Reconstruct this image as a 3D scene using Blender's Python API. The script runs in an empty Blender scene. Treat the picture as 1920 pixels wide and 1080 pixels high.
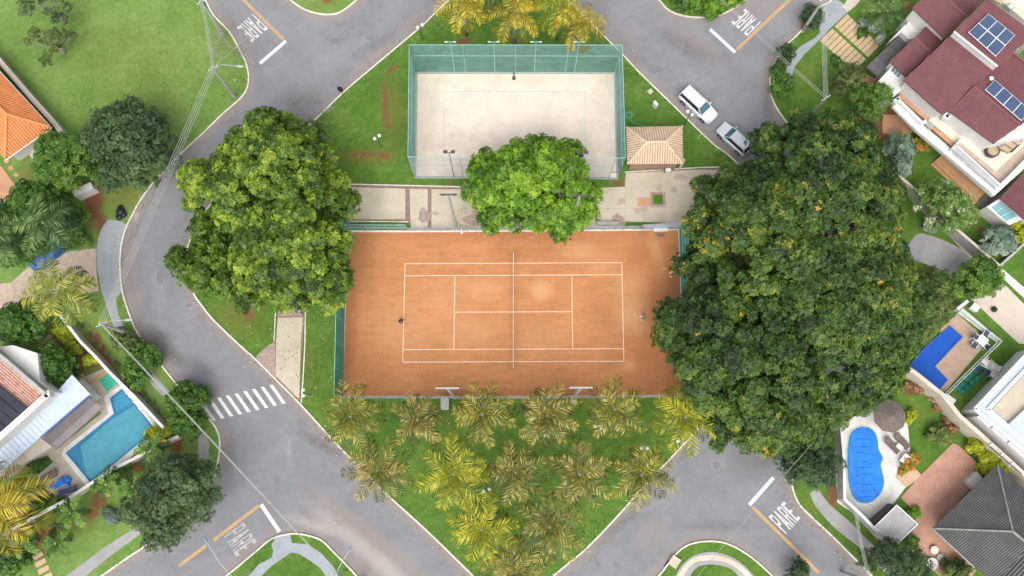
import bpy, bmesh, math, random
import numpy as np
from mathutils import Vector, Matrix, geometry
R = math.radians
C = bpy.data.collections.new("aerial_place"); bpy.context.scene.collection.children.link(C)
SC = bpy.context.scene
# ---------------------------------------------------------------- camera, sky, sun, exposure
H = 97.8; TILT = R(11.07); F = 1713.0
cam = bpy.data.cameras.new("camera"); camo = bpy.data.objects.new("camera", cam); C.objects.link(camo)
cam.sensor_width = 36; cam.lens = 36 * F / 1920; cam.clip_start = 1; cam.clip_end = 5000
camo.location = (0, 0, H); camo.rotation_euler = (TILT, 0, 0); SC.camera = camo
w = bpy.data.worlds.new("World"); SC.world = w; w.use_nodes = True
wn = w.node_tree; wn.nodes.clear()
sky = wn.nodes.new('ShaderNodeTexSky'); sky.sky_type = 'NISHITA'; sky.sun_disc = False
sky.sun_elevation = R(58); sky.sun_rotation = R(200); sky.air_density = 1.0; sky.dust_density = 4.0
hs = wn.nodes.new('ShaderNodeHueSaturation'); hs.inputs['Saturation'].default_value = 0.30
bg = wn.nodes.new('ShaderNodeBackground'); bg.inputs[1].default_value = 0.15
wo = wn.nodes.new('ShaderNodeOutputWorld')
wn.links.new(sky.outputs[0], hs.inputs['Color']); wn.links.new(hs.outputs[0], bg.inputs[0]); wn.links.new(bg.outputs[0], wo.inputs[0])
sl = bpy.data.lights.new("sun", 'SUN'); sl.energy = 1.3; sl.angle = R(50); sl.color = (1, .97, .93)
so = bpy.data.objects.new("sun", sl); C.objects.link(so); so.location = (0, 0, 150)
so.rotation_euler = (R(32), 0, R(20))
SC.view_settings.view_transform = 'Standard'; SC.view_settings.look = 'None'; SC.view_settings.gamma = 1
SC.view_settings.exposure = 0.70

# ---------------------------------------------------------------- helpers
ct, st = math.cos(TILT), math.sin(TILT)
def G(px, py, z=0.0):
    """point of the place at height z that lies in direction of photo pixel (px, py)"""
    x = (px - 960) / F; y = (540 - py) / F
    dy = y * ct + st; dz = y * st - ct
    t = (H - z) / -dz
    return Vector((x * t, dy * t, z))
def W(pts, z=0.0): return [G(p[0], p[1], p[2] if len(p) > 2 else z) for p in pts]
def t(c, r, pts): return [(c * 480 + p[0] / 4, r * 270 + p[1] / 4) + tuple(p[2:]) for p in pts]
def tag(o, label, cat, group=None):
    o['label'] = label; o['category'] = cat
    if group: o['group'] = group
    return o
def thing(name, label, cat, loc=(0, 0, 0), rz=0, group=None):
    o = bpy.data.objects.new(name, None); C.objects.link(o); o.location = loc; o.rotation_euler = (0, 0, rz)
    o.empty_display_size = .3
    return tag(o, label, cat, group)
def dup(o, parent=None):
    c = o.copy(); C.objects.link(c)
    if parent is not None: c.parent = parent
    for ch in list(o.children): dup(ch, c)
    return c
def rootloc(p):
    v = Vector((0, 0, 0))
    while p is not None: v = v + Vector(p.location); p = p.parent
    return v
class MB:
    def __init__(s): s.v = []; s.f = []; s.m = []; s.uv = None
    def add(s, vs, fs, m=0):
        n = len(s.v); s.v += [tuple(v) for v in vs]; s.f += [tuple(i + n for i in f) for f in fs]; s.m += [m] * len(fs)
    def prism(s, pts, z0=None, t=None, m=0):
        """pts: top polygon (Vectors); goes down to z0 or by thickness t"""
        pts = [Vector(p) for p in pts]
        a = sum((pts[i].x * pts[(i + 1) % len(pts)].y - pts[(i + 1) % len(pts)].x * pts[i].y) for i in range(len(pts)))
        if a < 0: pts = pts[::-1]
        n = len(pts)
        bot = [Vector((p.x, p.y, z0 if z0 is not None else p.z - t)) for p in pts]
        s.add(pts + bot, [tuple(range(n)), tuple(range(2 * n - 1, n - 1, -1))] + [(i, n + i, n + (i + 1) % n, (i + 1) % n) for i in range(n)], m)
    def box(s, c, d, rz=0, m=0, rx=0, ry=0):
        M = Matrix.Translation(Vector(c)) @ Matrix.Rotation(rz, 4, 'Z') @ Matrix.Rotation(ry, 4, 'Y') @ Matrix.Rotation(rx, 4, 'X')
        vs = [M @ Vector((x * d[0] / 2, y * d[1] / 2, z * d[2] / 2)) for x in (-1, 1) for y in (-1, 1) for z in (-1, 1)]
        s.add(vs, [(0, 1, 3, 2), (4, 6, 7, 5), (0, 4, 5, 1), (2, 3, 7, 6), (0, 2, 6, 4), (1, 5, 7, 3)], m)
    def tube(s, pts, r, n=6, m=0, cap=True):
        pts = [Vector(p) for p in pts]; rs = r if isinstance(r, (list, tuple)) else [r] * len(pts)
        rings = []
        for i, p in enumerate(pts):
            d = (pts[min(i + 1, len(pts) - 1)] - pts[max(i - 1, 0)]).normalized()
            a = d.cross(Vector((0, 0, 1)) if abs(d.z) < .9 else Vector((1, 0, 0))).normalized(); b = d.cross(a)
            rings.append([p + (a * math.cos(2 * math.pi * k / n) + b * math.sin(2 * math.pi * k / n)) * rs[i] for k in range(n)])
        vs = [v for q in rings for v in q]; fs = []
        for i in range(len(pts) - 1):
            for k in range(n):
                fs.append((i * n + k, i * n + (k + 1) % n, (i + 1) * n + (k + 1) % n, (i + 1) * n + k))
        if cap: fs += [tuple(range(n - 1, -1, -1)), tuple(range((len(pts) - 1) * n, len(pts) * n))]
        s.add(vs, fs, m)
    def lathe(s, c, prof, n=12, m=0):
        c = Vector(c); vs = []; fs = []
        for r, z in prof: vs += [c + Vector((r * math.cos(2 * math.pi * k / n), r * math.sin(2 * math.pi * k / n), z)) for k in range(n)]
        for i in range(len(prof) - 1):
            for k in range(n): fs.append((i * n + k, i * n + (k + 1) % n, (i + 1) * n + (k + 1) % n, (i + 1) * n + k))
        fs += [tuple(range(n - 1, -1, -1)), tuple(range((len(prof) - 1) * n, len(prof) * n))]
        s.add(vs, fs, m)
    def ball(s, c, r, n=10, sq=1, m=0):
        s.lathe(c, [(max(r * math.sin(a), .001), -r * math.cos(a) * sq) for a in [math.pi * i / 7 for i in range(8)]], n, m)
    def strip(s, line, wd, z0, z1=None, m=0, closed=False):
        """ribbon with mitred corners along a ground polyline; a solid from z0 up to z1, or a flat sheet at z0"""
        P = [Vector((p[0], p[1], 0)) for p in line]; n = len(P); L = []; Rr = []
        for i in range(n):
            if closed: a, b = P[i - 1], P[(i + 1) % n]
            else: a, b = P[max(i - 1, 0)], P[min(i + 1, n - 1)]
            d1 = (P[i] - a); d2 = (b - P[i])
            if d1.length < 1e-6: d1 = d2
            if d2.length < 1e-6: d2 = d1
            d1 = d1.normalized(); d2 = d2.normalized(); nn = Vector((-(d1 + d2).y, (d1 + d2).x, 0)).normalized()
            k = wd / 2 / max(.4, nn.dot(Vector((-d1.y, d1.x, 0))))
            L.append(P[i] + nn * k); Rr.append(P[i] - nn * k)
        e = n if closed else n - 1
        for i in range(e):
            j = (i + 1) % n
            if z1 is None: s.add([(q.x, q.y, z0) for q in (Rr[i], Rr[j], L[j], L[i])], [(0, 1, 2, 3)], m)
        if z1 is not None:
            vs = [];
            for i in range(n): vs += [(L[i].x, L[i].y, z1), (Rr[i].x, Rr[i].y, z1), (Rr[i].x, Rr[i].y, z0), (L[i].x, L[i].y, z0)]
            fs = []
            for i in range(e):
                j = (i + 1) % n
                for k in range(4): fs.append((i * 4 + k, i * 4 + (k + 1) % 4, j * 4 + (k + 1) % 4, j * 4 + k))
            if not closed: fs += [(3, 2, 1, 0), ((n - 1) * 4, (n - 1) * 4 + 1, (n - 1) * 4 + 2, (n - 1) * 4 + 3)]
            s.add(vs, fs, m)
    def ribs(s, pts, sp, r, m=0, lift=0.0, along=None, seg=3):
        """rounded tile rolls lying on a tilted convex polygon, running down its slope"""
        pts = [Vector(p) for p in pts]
        nrm = Vector((0, 0, 0))
        for i in range(len(pts)):
            a, b = pts[i], pts[(i + 1) % len(pts)]
            nrm += Vector(((a.y - b.y) * (a.z + b.z), (a.z - b.z) * (a.x + b.x), (a.x - b.x) * (a.y + b.y)))
        nrm.normalize()
        if nrm.z < 0: nrm = -nrm
        v = along if along is not None else Vector((0, 0, 1)) - nrm * nrm.z
        v = v - nrm * v.dot(nrm)
        if v.length < 1e-3: v = pts[1] - pts[0]
        v.normalize(); u = v.cross(nrm); o = pts[0]
        Q = [((p - o).dot(u), (p - o).dot(v)) for p in pts]
        x = min(q[0] for q in Q) + sp / 2; xm = max(q[0] for q in Q)
        while x < xm:
            hit = []
            for i in range(len(Q)):
                a, b = Q[i], Q[(i + 1) % len(Q)]
                if (a[0] - x) * (b[0] - x) < 0: hit.append(a[1] + (b[1] - a[1]) * (x - a[0]) / (b[0] - a[0]))
            if len(hit) >= 2 and max(hit) - min(hit) > .1:
                y0, y1 = min(hit), max(hit)
                prof = [(r * math.cos(math.pi * k / seg), r * .8 * math.sin(math.pi * k / seg)) for k in range(seg + 1)]
                vs = [o + u * (x + a) + v * y + nrm * (b + lift) for y in (y0, y1) for a, b in prof]
                n = seg + 1
                s.add(vs, [(k, k + 1, n + k + 1, n + k) for k in range(seg)] + [tuple(range(n - 1, -1, -1)), tuple(range(n, 2 * n))], m)
            x += sp
    def build(s, name, mats, parent=None, smooth=False, kind=None, origin=None):
        me = bpy.data.meshes.new(name)
        off = rootloc(parent) if parent is not None else (Vector(origin) if origin is not None else Vector((0, 0, 0)))
        me.from_pydata([(v[0] - off.x, v[1] - off.y, v[2] - off.z) for v in s.v], [], s.f)
        for mm in (mats if isinstance(mats, (list, tuple)) else [mats]): me.materials.append(mm)
        me.polygons.foreach_set('material_index', s.m)
        if smooth: me.polygons.foreach_set('use_smooth', [True] * len(s.f))
        me.update()
        o = bpy.data.objects.new(name, me); C.objects.link(o)
        if parent is not None: o.parent = parent
        elif origin is not None: o.location = off
        if kind: o['kind'] = kind
        return o
def smooth(pts, n=5, closed=False):
    P = [Vector((p[0], p[1], 0)) for p in pts]; out = []; N = len(P)
    for i in range(N if closed else N - 1):
        g = (lambda k: P[k % N]) if closed else (lambda k: P[max(0, min(N - 1, k))])
        a, b, c, d = g(i - 1), g(i), g(i + 1), g(i + 2)
        for k in range(n):
            s = k / n; q = .5 * ((2 * b) + (c - a) * s + (2 * a - 5 * b + 4 * c - d) * s * s + (-a + 3 * b - 3 * c + d) * s ** 3)
            out.append((q.x, q.y))
    if not closed: out.append((P[-1].x, P[-1].y))
    return out
def ell(cx, cy, rx, ry, n=18, j=.08, seed=1, rot=0):
    rg = random.Random(seed); o = []
    for k in range(n):
        a = 2 * math.pi * k / n; q = 1 + rg.uniform(-j, j); x, y = rx * q * math.cos(a), ry * q * math.sin(a)
        o.append((cx + x * math.cos(rot) - y * math.sin(rot), cy + x * math.sin(rot) + y * math.cos(rot)))
    return o

# ---------------------------------------------------------------- materials
MATS = {}
def nt(name):
    m = bpy.data.materials.new(name); m.use_nodes = True; MATS[name] = m
    return m, m.node_tree.nodes, m.node_tree.links, m.node_tree.nodes['Principled BSDF']
def c4(c): return (c[0], c[1], c[2], 1)
def noise(N, L, co, scale, detail=5, rough=.6, dist=0.0):
    n = N.new('ShaderNodeTexNoise'); n.inputs['Scale'].default_value = scale; n.inputs['Detail'].default_value = detail
    n.inputs['Roughness'].default_value = rough; n.inputs['Distortion'].default_value = dist; L.new(co, n.inputs['Vector']); return n.outputs['Fac']
def ramp(N, L, fac, stops):
    r = N.new('ShaderNodeValToRGB'); e = r.color_ramp.elements
    while len(e) < len(stops): e.new(.5)
    for k, (p, c) in enumerate(stops): e[k].position = p; e[k].color = c4(c) if len(c) == 3 else c
    L.new(fac, r.inputs[0]); return r.outputs[0]
def mixc(N, L, fac, a, b, mode='MIX'):
    m = N.new('ShaderNodeMix'); m.data_type = 'RGBA'; m.blend_type = mode
    for s, v in ((m.inputs[0], fac), (m.inputs[6], a), (m.inputs[7], b)):
        if hasattr(v, 'links') or hasattr(v, 'is_linked'): L.new(v, s)
        else: s.default_value = v if isinstance(v, (int, float)) else c4(v)
    return m.outputs[2]
def math_(N, L, op, a, b=None, clamp=False):
    m = N.new('ShaderNodeMath'); m.operation = op; m.use_clamp = clamp
    for s, v in zip(m.inputs, (a, b)):
        if v is None: continue
        if hasattr(v, 'is_linked'): L.new(v, s)
        else: s.default_value = v
    return m.outputs[0]
def bump(N, L, B, h, strength=.4, dist=.05):
    b = N.new('ShaderNodeBump'); b.inputs['Strength'].default_value = strength; b.inputs['Distance'].default_value = dist
    L.new(h, b.inputs['Height']); L.new(b.outputs[0], B.inputs['Normal'])
def mat(name, a, b=None, sc=1.0, fine=None, rough=.85, bmp=0, bsc=25, metal=0, spec=.3, lo=.35, hi=.65, sp=0.0, c=None):
    m, N, L, B = nt(name)
    co = N.new('ShaderNodeTexCoord').outputs['Object']
    b = b or tuple(x * .8 for x in a)
    st_ = [(lo, a), (hi, b)] if c is None else [(lo, a), ((lo + hi) / 2, c), (hi, b)]
    col = ramp(N, L, noise(N, L, co, sc, 6, .65, sp), st_)
    f = noise(N, L, co, fine or sc * 9, 4, .7)
    col = mixc(N, L, .55, col, ramp(N, L, f, [(.25, (.72, .72, .72)), (.75, (1.22, 1.22, 1.22))]), 'MULTIPLY')
    L.new(col, B.inputs['Base Color']); B.inputs['Roughness'].default_value = rough; B.inputs['Metallic'].default_value = metal
    B.inputs['Specular IOR Level'].default_value = spec
    if bmp: bump(N, L, B, noise(N, L, co, bsc, 3), bmp)
    return m
def attr(N, name):
    a = N.new('ShaderNodeAttribute'); a.attribute_name = name; return a.outputs['Fac']
def rag(N, L, a, co, sc, amt=.6, lo=.35, hi=.65):
    """ragged edge for a patch attribute"""
    n = noise(N, L, co, sc, 6, .7)
    s = math_(N, L, 'ADD', a, math_(N, L, 'MULTIPLY', math_(N, L, 'SUBTRACT', n, .5), amt))
    return ramp(N, L, math_(N, L, 'MULTIPLY', s, math_(N, L, 'GREATER_THAN', a, .01)), [(lo, (0, 0, 0)), (hi, (1, 1, 1))])
def lawn_mat(name, stops, soil=(.20, .09, .045), sc=.22, bright=None):
    m, N, L, B = nt(name); co = N.new('ShaderNodeTexCoord').outputs['Object']
    f1 = noise(N, L, co, sc, 6, .68); f2 = noise(N, L, co, 1.7, 6, .75, .3); f3 = noise(N, L, co, 9, 3, .7)
    f = math_(N, L, 'ADD', math_(N, L, 'MULTIPLY', f1, .5), math_(N, L, 'MULTIPLY', f2, .5))
    col = ramp(N, L, f, stops)
    col = mixc(N, L, .8, col, ramp(N, L, f3, [(.3, (.62, .64, .6)), (.5, (1, 1, 1)), (.72, (1.4, 1.34, 1.15))]), 'MULTIPLY')
    cl = ramp(N, L, noise(N, L, co, 1.05, 7, .8, .8), [(.34, (.66, .72, .7)), (.46, (1, 1, 1)), (.6, (1, 1, 1)), (.72, (1.3, 1.16, .9))])
    col = mixc(N, L, .75, col, cl, 'MULTIPLY')
    mw = N.new('ShaderNodeTexVoronoi'); mw.inputs['Scale'].default_value = 2.4; L.new(co, mw.inputs['Vector'])
    col = mixc(N, L, ramp(N, L, mw.outputs['Distance'], [(.05, (.5, .5, .5)), (.12, (0, 0, 0))]), col, (.20, .17, .07))
    dry = ramp(N, L, noise(N, L, co, .7, 5, .7, .5), [(.6, (0, 0, 0)), (.78, (.3, .3, .3))])
    col = mixc(N, L, dry, col, (.17, .17, .045))
    a1 = rag(N, L, attr(N, 'soil'), co, 2.2, .9, .3, .75)
    a2 = rag(N, L, attr(N, 'dry'), co, 1.5, .7, .2, .9)
    col = mixc(N, L, math_(N, L, 'MULTIPLY', a2, .7), col, (.17, .15, .04))
    soilc = mixc(N, L, noise(N, L, co, 3, 4), tuple(x * .7 for x in soil), tuple(x * 1.3 for x in soil))
    col = mixc(N, L, a1, col, soilc)
    L.new(col, B.inputs['Base Color']); B.inputs['Roughness'].default_value = .95; B.inputs['Specular IOR Level'].default_value = .15
    bump(N, L, B, noise(N, L, co, 7, 5, .8), .9, .12)
    return m
def ground_like(name, base, dustc, darkc, sc=.25, lightc=None, fine=14, cracks=True, sweep=None, mottle=.75):
    m, N, L, B = nt(name); co = N.new('ShaderNodeTexCoord').outputs['Object']
    col = ramp(N, L, noise(N, L, co, sc, 8, .62, .4), [(.3, tuple(x * .86 for x in base)), (.55, base), (.75, tuple(x * 1.12 for x in base))])
    col = mixc(N, L, mottle, col, ramp(N, L, noise(N, L, co, 1.6, 6, .8), [(.3, (.86, .86, .86)), (.7, (1.12, 1.12, 1.12))]), 'MULTIPLY')
    if sweep:
        mp = N.new('ShaderNodeMapping'); mp.inputs['Scale'].default_value = sweep; L.new(co, mp.inputs[0])
        col = mixc(N, L, .8, col, ramp(N, L, noise(N, L, mp.outputs[0], 1, 6, .75, .6), [(.3, (.84, .80, .78)), (.5, (1, 1, 1)), (.7, (1.12, 1.14, 1.16))]), 'MULTIPLY')
        sp_ = ramp(N, L, noise(N, L, co, 4.5, 3, .9), [(.24, (.55, .55, .55)), (.33, (0, 0, 0))])
        col = mixc(N, L, sp_, col, darkc)
    col = mixc(N, L, .5, col, ramp(N, L, noise(N, L, co, fine, 3, .8), [(.3, (.7, .7, .7)), (.7, (1.3, 1.3, 1.3))]), 'MULTIPLY')
    d = rag(N, L, attr(N, 'dust'), co, .9, .5, .15, .85)
    col = mixc(N, L, math_(N, L, 'MULTIPLY', d, .75), col, dustc)
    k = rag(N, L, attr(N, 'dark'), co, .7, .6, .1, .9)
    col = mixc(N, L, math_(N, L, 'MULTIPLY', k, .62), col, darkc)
    if lightc:
        k = rag(N, L, attr(N, 'light'), co, .8, .6, .1, .9)
        col = mixc(N, L, math_(N, L, 'MULTIPLY', k, .7), col, lightc)
    if cracks:
        v = N.new('ShaderNodeTexVoronoi'); v.feature = 'DISTANCE_TO_EDGE'; v.inputs['Scale'].default_value = .16
        wv = N.new('ShaderNodeVectorMath'); wv.operation = 'ADD'
        nn = N.new('ShaderNodeTexNoise'); nn.inputs['Scale'].default_value = .5; nn.inputs['Detail'].default_value = 6; L.new(co, nn.inputs['Vector'])
        sc_ = N.new('ShaderNodeVectorMath'); sc_.operation = 'SCALE'; sc_.inputs['Scale'].default_value = 3.5; L.new(nn.outputs['Color'], sc_.inputs[0])
        L.new(co, wv.inputs[0]); L.new(sc_.outputs[0], wv.inputs[1]); L.new(wv.outputs[0], v.inputs['Vector'])
        ck = ramp(N, L, v.outputs['Distance'], [(.0, (.5, .5, .5)), (.012, (0, 0, 0))])
        msk = ramp(N, L, noise(N, L, co, .13, 3), [(.5, (0, 0, 0)), (.6, (1, 1, 1))])
        col = mixc(N, L, math_(N, L, 'MULTIPLY', ck, msk), col, tuple(x * .45 for x in base))
    L.new(col, B.inputs['Base Color']); B.inputs['Roughness'].default_value = .9; B.inputs['Specular IOR Level'].default_value = .25
    bump(N, L, B, noise(N, L, co, 12, 3), .25, .03)
    return m
def leaf_mat(name, stops, rough=.5, tr=.14):
    m, N, L, B = nt(name)
    col = ramp(N, L, attr(N, 'rnd'), stops)
    L.new(col, B.inputs['Base Color']); B.inputs['Roughness'].default_value = rough; B.inputs['Specular IOR Level'].default_value = .35
    if tr:
        T = N.new('ShaderNodeBsdfTranslucent'); L.new(col, T.inputs[0]); X = N.new('ShaderNodeMixShader'); X.inputs[0].default_value = tr
        L.new(B.outputs[0], X.inputs[1]); L.new(T.outputs[0], X.inputs[2]); L.new(X.outputs[0], N['Material Output'].inputs[0])
    return m
def net_mat(name, col, alpha, sc=.6):
    m, N, L, B = nt(name); co = N.new('ShaderNodeTexCoord').outputs['Object']
    c = ramp(N, L, noise(N, L, co, sc, 5, .7), [(.35, tuple(x * .8 for x in col)), (.65, tuple(x * 1.15 for x in col))])
    L.new(c, B.inputs['Base Color']); B.inputs['Roughness'].default_value = .8
    T = N.new('ShaderNodeBsdfTransparent'); X = N.new('ShaderNodeMixShader')
    a = math_(N, L, 'MULTIPLY_ADD', noise(N, L, co, 1.1, 4), .25); N[-1].inputs[2].default_value = alpha - .125
    L.new(a, X.inputs[0]); L.new(T.outputs[0], X.inputs[1]); L.new(B.outputs[0], X.inputs[2]); L.new(X.outputs[0], N['Material Output'].inputs[0])
    return m
def water_mat(name, tint, amt=.55):
    m, N, L, B = nt(name); co = N.new('ShaderNodeTexCoord').outputs['Object']
    B.inputs['Base Color'].default_value = c4(tint); B.inputs['Roughness'].default_value = .06
    bump(N, L, B, noise(N, L, co, 4, 4, .6, .5), .12, .03)
    T = N.new('ShaderNodeBsdfTransparent'); T.inputs[0].default_value = c4(tuple(.55 + .45 * x for x in tint)); X = N.new('ShaderNodeMixShader'); X.inputs[0].default_value = 1 - amt
    L.new(T.outputs[0], X.inputs[1]); L.new(B.outputs[0], X.inputs[2]); L.new(X.outputs[0], N['Material Output'].inputs[0])
    return m
def tile_grid_mat(name, a, b, grout, sx, sy=None, rough=.7, rot=0, bw=.5, mortar=.02):
    m, N, L, B = nt(name); co = N.new('ShaderNodeTexCoord').outputs['Object']
    mp = N.new('ShaderNodeMapping'); mp.inputs['Rotation'].default_value = (0, 0, rot); L.new(co, mp.inputs[0])
    k = N.new('ShaderNodeTexBrick'); k.inputs['Color1'].default_value = c4(a); k.inputs['Color2'].default_value = c4(b); k.inputs['Mortar'].default_value = c4(grout)
    k.inputs['Scale'].default_value = 1; k.inputs['Brick Width'].default_value = sx; k.inputs['Row Height'].default_value = sy or sx; k.inputs['Mortar Size'].default_value = mortar
    k.offset = bw; L.new(mp.outputs[0], k.inputs['Vector'])
    col = mixc(N, L, .7, k.outputs[0], ramp(N, L, noise(N, L, co, .8, 6, .7), [(.3, (.75, .75, .75)), (.7, (1.2, 1.2, 1.2))]), 'MULTIPLY')
    L.new(col, B.inputs['Base Color']); B.inputs['Roughness'].default_value = rough
    return m

LAWN = lawn_mat('park_lawn', [(.34, (.052, .118, .017)), (.5, (.090, .180, .028)), (.64, (.150, .245, .050))])
FIELD = lawn_mat('field_lawn', [(.32, (.088, .168, .030)), (.5, (.150, .250, .058)), (.68, (.230, .325, .105))])
mat('asphalt_patch', (.20, .20, .21), (.15, .15, .16), 3, 9); mat('asphalt_ring', (.25, .25, .255), (.21, .21, .215), 3, 9)
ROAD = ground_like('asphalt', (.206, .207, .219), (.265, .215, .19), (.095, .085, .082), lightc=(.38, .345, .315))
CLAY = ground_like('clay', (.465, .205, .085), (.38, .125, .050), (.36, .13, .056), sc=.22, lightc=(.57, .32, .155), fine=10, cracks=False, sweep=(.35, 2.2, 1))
SAND = ground_like('sand', (.66, .565, .475), (.58, .48, .38), (.54, .45, .35), sc=.4, lightc=(.71, .63, .55), fine=7, cracks=False, mottle=.5)
CONC = mat('concrete', (.54, .48, .375), (.41, .355, .275), .35, 5, .9, .2, lo=.3, hi=.7)
CONC2 = mat('path_concrete', (.34, .335, .33), (.27, .265, .26), .5, 5, .9, .2)
GREYPAVE = mat('blue_grey_concrete', (.32, .345, .37), (.27, .29, .31), .6, 4, .85, .1)
PEB = mat('pebble_paving', (.40, .31, .26), (.26, .19, .165), 3, 12, .95, .5)
PEB2 = mat('washed_pebble', (.52, .42, .34), (.40, .31, .24), 1.5, 10, .95, .4)
BRICKSTRIP = mat('cobble_border', (.30, .20, .16), (.20, .13, .105), 3, 12, .95, .5)
KERB = mat('kerb_paint', (.68, .65, .58), (.42, .38, .32), 1.3, 6, .8, lo=.42, hi=.75)
WPAINT = mat('road_paint_white', (.62, .61, .61), (.50, .49, .48), 2.5, 9, .7, lo=.45, hi=.8)
YPAINT = mat('road_paint_yellow', (.66, .38, .09), (.50, .30, .12), 1.8, 9, .7)
SOIL = mat('red_soil', (.28, .115, .052), (.17, .075, .038), .8, 6, .95, .5)
SOILB = mat('brown_soil', (.20, .13, .085), (.12, .075, .05), 1.2, 5, .95, .5)
WALLW = mat('white_render', (.66, .65, .62), (.57, .555, .53), .5, 4, .8)
WALLC = mat('cream_render', (.60, .53, .44), (.47, .40, .32), .6, 4, .85)
WALLG = mat('grey_render', (.42, .41, .39), (.30, .285, .27), .8, 4, .85)
WHITE = mat('white_paint', (.75, .75, .75), (.69, .69, .70), 1, 5, .5)
LBLUE = mat('pale_blue_roof', (.50, .57, .66), (.43, .50, .60), .7, 5, .55)
METAL = mat('galvanised', (.42, .44, .45), (.32, .34, .35), 2, 9, .5, metal=.3)
DMETAL = mat('dark_metal', (.06, .065, .07), (.09, .09, .095), 2, 9, .5)
BLACK = mat('black_plastic', (.012, .012, .016), (.02, .02, .026), 3, 9, .35)
TEALPIPE = mat('teal_pipe', (.20, .42, .37), (.28, .48, .42), 2, 9, .5)
POLEC = mat('pole_concrete', (.42, .41, .39), (.30, .29, .275), 1.5, 8, .85)
MAROON = mat('maroon_tile', (.215, .088, .095), (.165, .068, .076), .8, 5, .75, c=(.19, .078, .085))
TERRA = mat('pale_terracotta', (.68, .53, .38), (.54, .39, .27), 1.2, 4, .8, lo=.3, hi=.7)
ORANGE = mat('orange_tile', (.72, .29, .11), (.60, .22, .08), .7, 5, .7)
OLDTILE = mat('weathered_red_tile', (.50, .22, .15), (.26, .11, .08), 1.6, 4, .85, c=(.62, .42, .35))
GREYTILE = mat('dark_grey_tile', (.10, .098, .095), (.155, .15, .145), .8, 4, .8)
RIDGEG = mat('ridge_tile_grey', (.30, .29, .27), (.2, .19, .18), 2, 6, .85)
WOODD = mat('deck_wood', (.50, .30, .15), (.42, .25, .125), .9, 6, .7)
WOODK = mat('dark_wood', (.10, .075, .068), (.15, .115, .10), 1.4, 6, .7)
TANDECK = tile_grid_mat('tan_deck_tile', (.42, .30, .22), (.37, .26, .19), (.30, .21, .15), .9, .15, rot=R(-42))
TERRACE = mat('terracotta_floor', (.52, .29, .17), (.43, .23, .13), .6, 6, .8)
WINGLASS = mat('window_glass', (.10, .19, .23), (.16, .27, .31), 1, 5, .12, spec=.8)
SOLAR = tile_grid_mat('solar_cells', (.03, .05, .105), (.04, .062, .13), (.11, .15, .23), .16, .16, .2, R(38), 0, .01)
BLUEM = mat('blue_paint', (.02, .075, .30), (.03, .10, .36), 1, 6, .5)
BRICKP = tile_grid_mat('brick_paver', (.50, .25, .175), (.40, .185, .125), (.42, .27, .2), .24, .12, .85, R(43))
POOLT = tile_grid_mat('pool_mosaic', (.01, .15, .36), (.02, .22, .44), (.04, .30, .5), .3, .3, .3, R(40), 0, .012)
POOLL = tile_grid_mat('pool_mosaic_pale', (.13, .37, .46), (.16, .42, .50), (.21, .46, .53), .3, .3, .3, R(40), 0, .012)
POOLB = tile_grid_mat('pool_mosaic_blue', (.02, .14, .58), (.03, .17, .64), (.06, .22, .68), .35, .35, .3, R(40), 0, .012)
WATER = water_mat('pool_water', (.16, .50, .60), .82)
WATERB = water_mat('deep_blue_pool_water', (.03, .17, .60), .7)
COVER = mat('pool_cover_blue', (.012, .15, .58), (.02, .21, .68), 1.2, 5, .35, .6, 1.6)
GREENM = mat('green_mat', (.04, .34, .22), (.05, .40, .27), 2, 8, .8)
STONEW = mat('white_stone', (.66, .64, .61), (.52, .50, .47), .9, 5, .8)
STONEG = mat('deck_stone', (.45, .40, .33), (.35, .31, .26), 1.2, 6, .85, .2)
PADS = mat('pink_stone_pad', (.56, .40, .26), (.46, .32, .20), .8, 6, .85)
BARK = mat('bark', (.17, .13, .10), (.09, .07, .055), 3, 10, .95, .6)
PALEBARK = mat('pale_bark', (.34, .31, .27), (.22, .20, .17), 3, 10, .9, .5)
TEALNET = net_mat('teal_screen_net', (.15, .31, .275), .68)
BLUENET = net_mat('pale_blue_screen_net', (.25, .43, .47), .74)
CLEARNET = net_mat('grey_mesh_net', (.42, .42, .45), .26)
WORN = net_mat('worn_road_paint', (.58, .57, .56), .95, 3)
FADED = net_mat('faded_road_paint', (.55, .53, .50), .62, 2.2)
GREENNET = net_mat('green_windscreen', (.04, .26, .21), .93)
# ---------------------------------------------------------------- ground sheets
def segdist(P, line):
    d = np.full(len(P), 1e9)
    for a, b in zip(line[:-1], line[1:]):
        a = np.array(a[:2]); b = np.array(b[:2]); ab = b - a; L2 = max(ab @ ab, 1e-9)
        s = np.clip(((P - a) @ ab) / L2, 0, 1); q = a + s[:, None] * ab
        d = np.minimum(d, np.hypot(*(P - q).T))
    return d
def blob(P, cx, cy, rx, ry, rot=0, s=1.0, z=0):
    c = G(cx, cy, z); k = 1 / 17.2; dx = P[:, 0] - c.x; dy = P[:, 1] - c.y
    a = R(rot); x = dx * math.cos(a) + dy * math.sin(a); y = -dx * math.sin(a) + dy * math.cos(a)
    q = (x / (rx * k)) ** 2 + (y / (ry * k)) ** 2
    return s * np.clip(1.35 - np.sqrt(q), 0, 1)
def inpoly(P, poly):
    x, y = P[:, 0], P[:, 1]; r = np.zeros(len(P), bool); n = len(poly)
    for i in range(n):
        x1, y1 = poly[i][:2]; x2, y2 = poly[(i + 1) % n][:2]
        c = ((y1 > y) != (y2 > y)); r ^= c & (x < (x2 - x1) * (y - y1) / (y2 - y1 + 1e-12) + x1)
    return r
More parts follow.
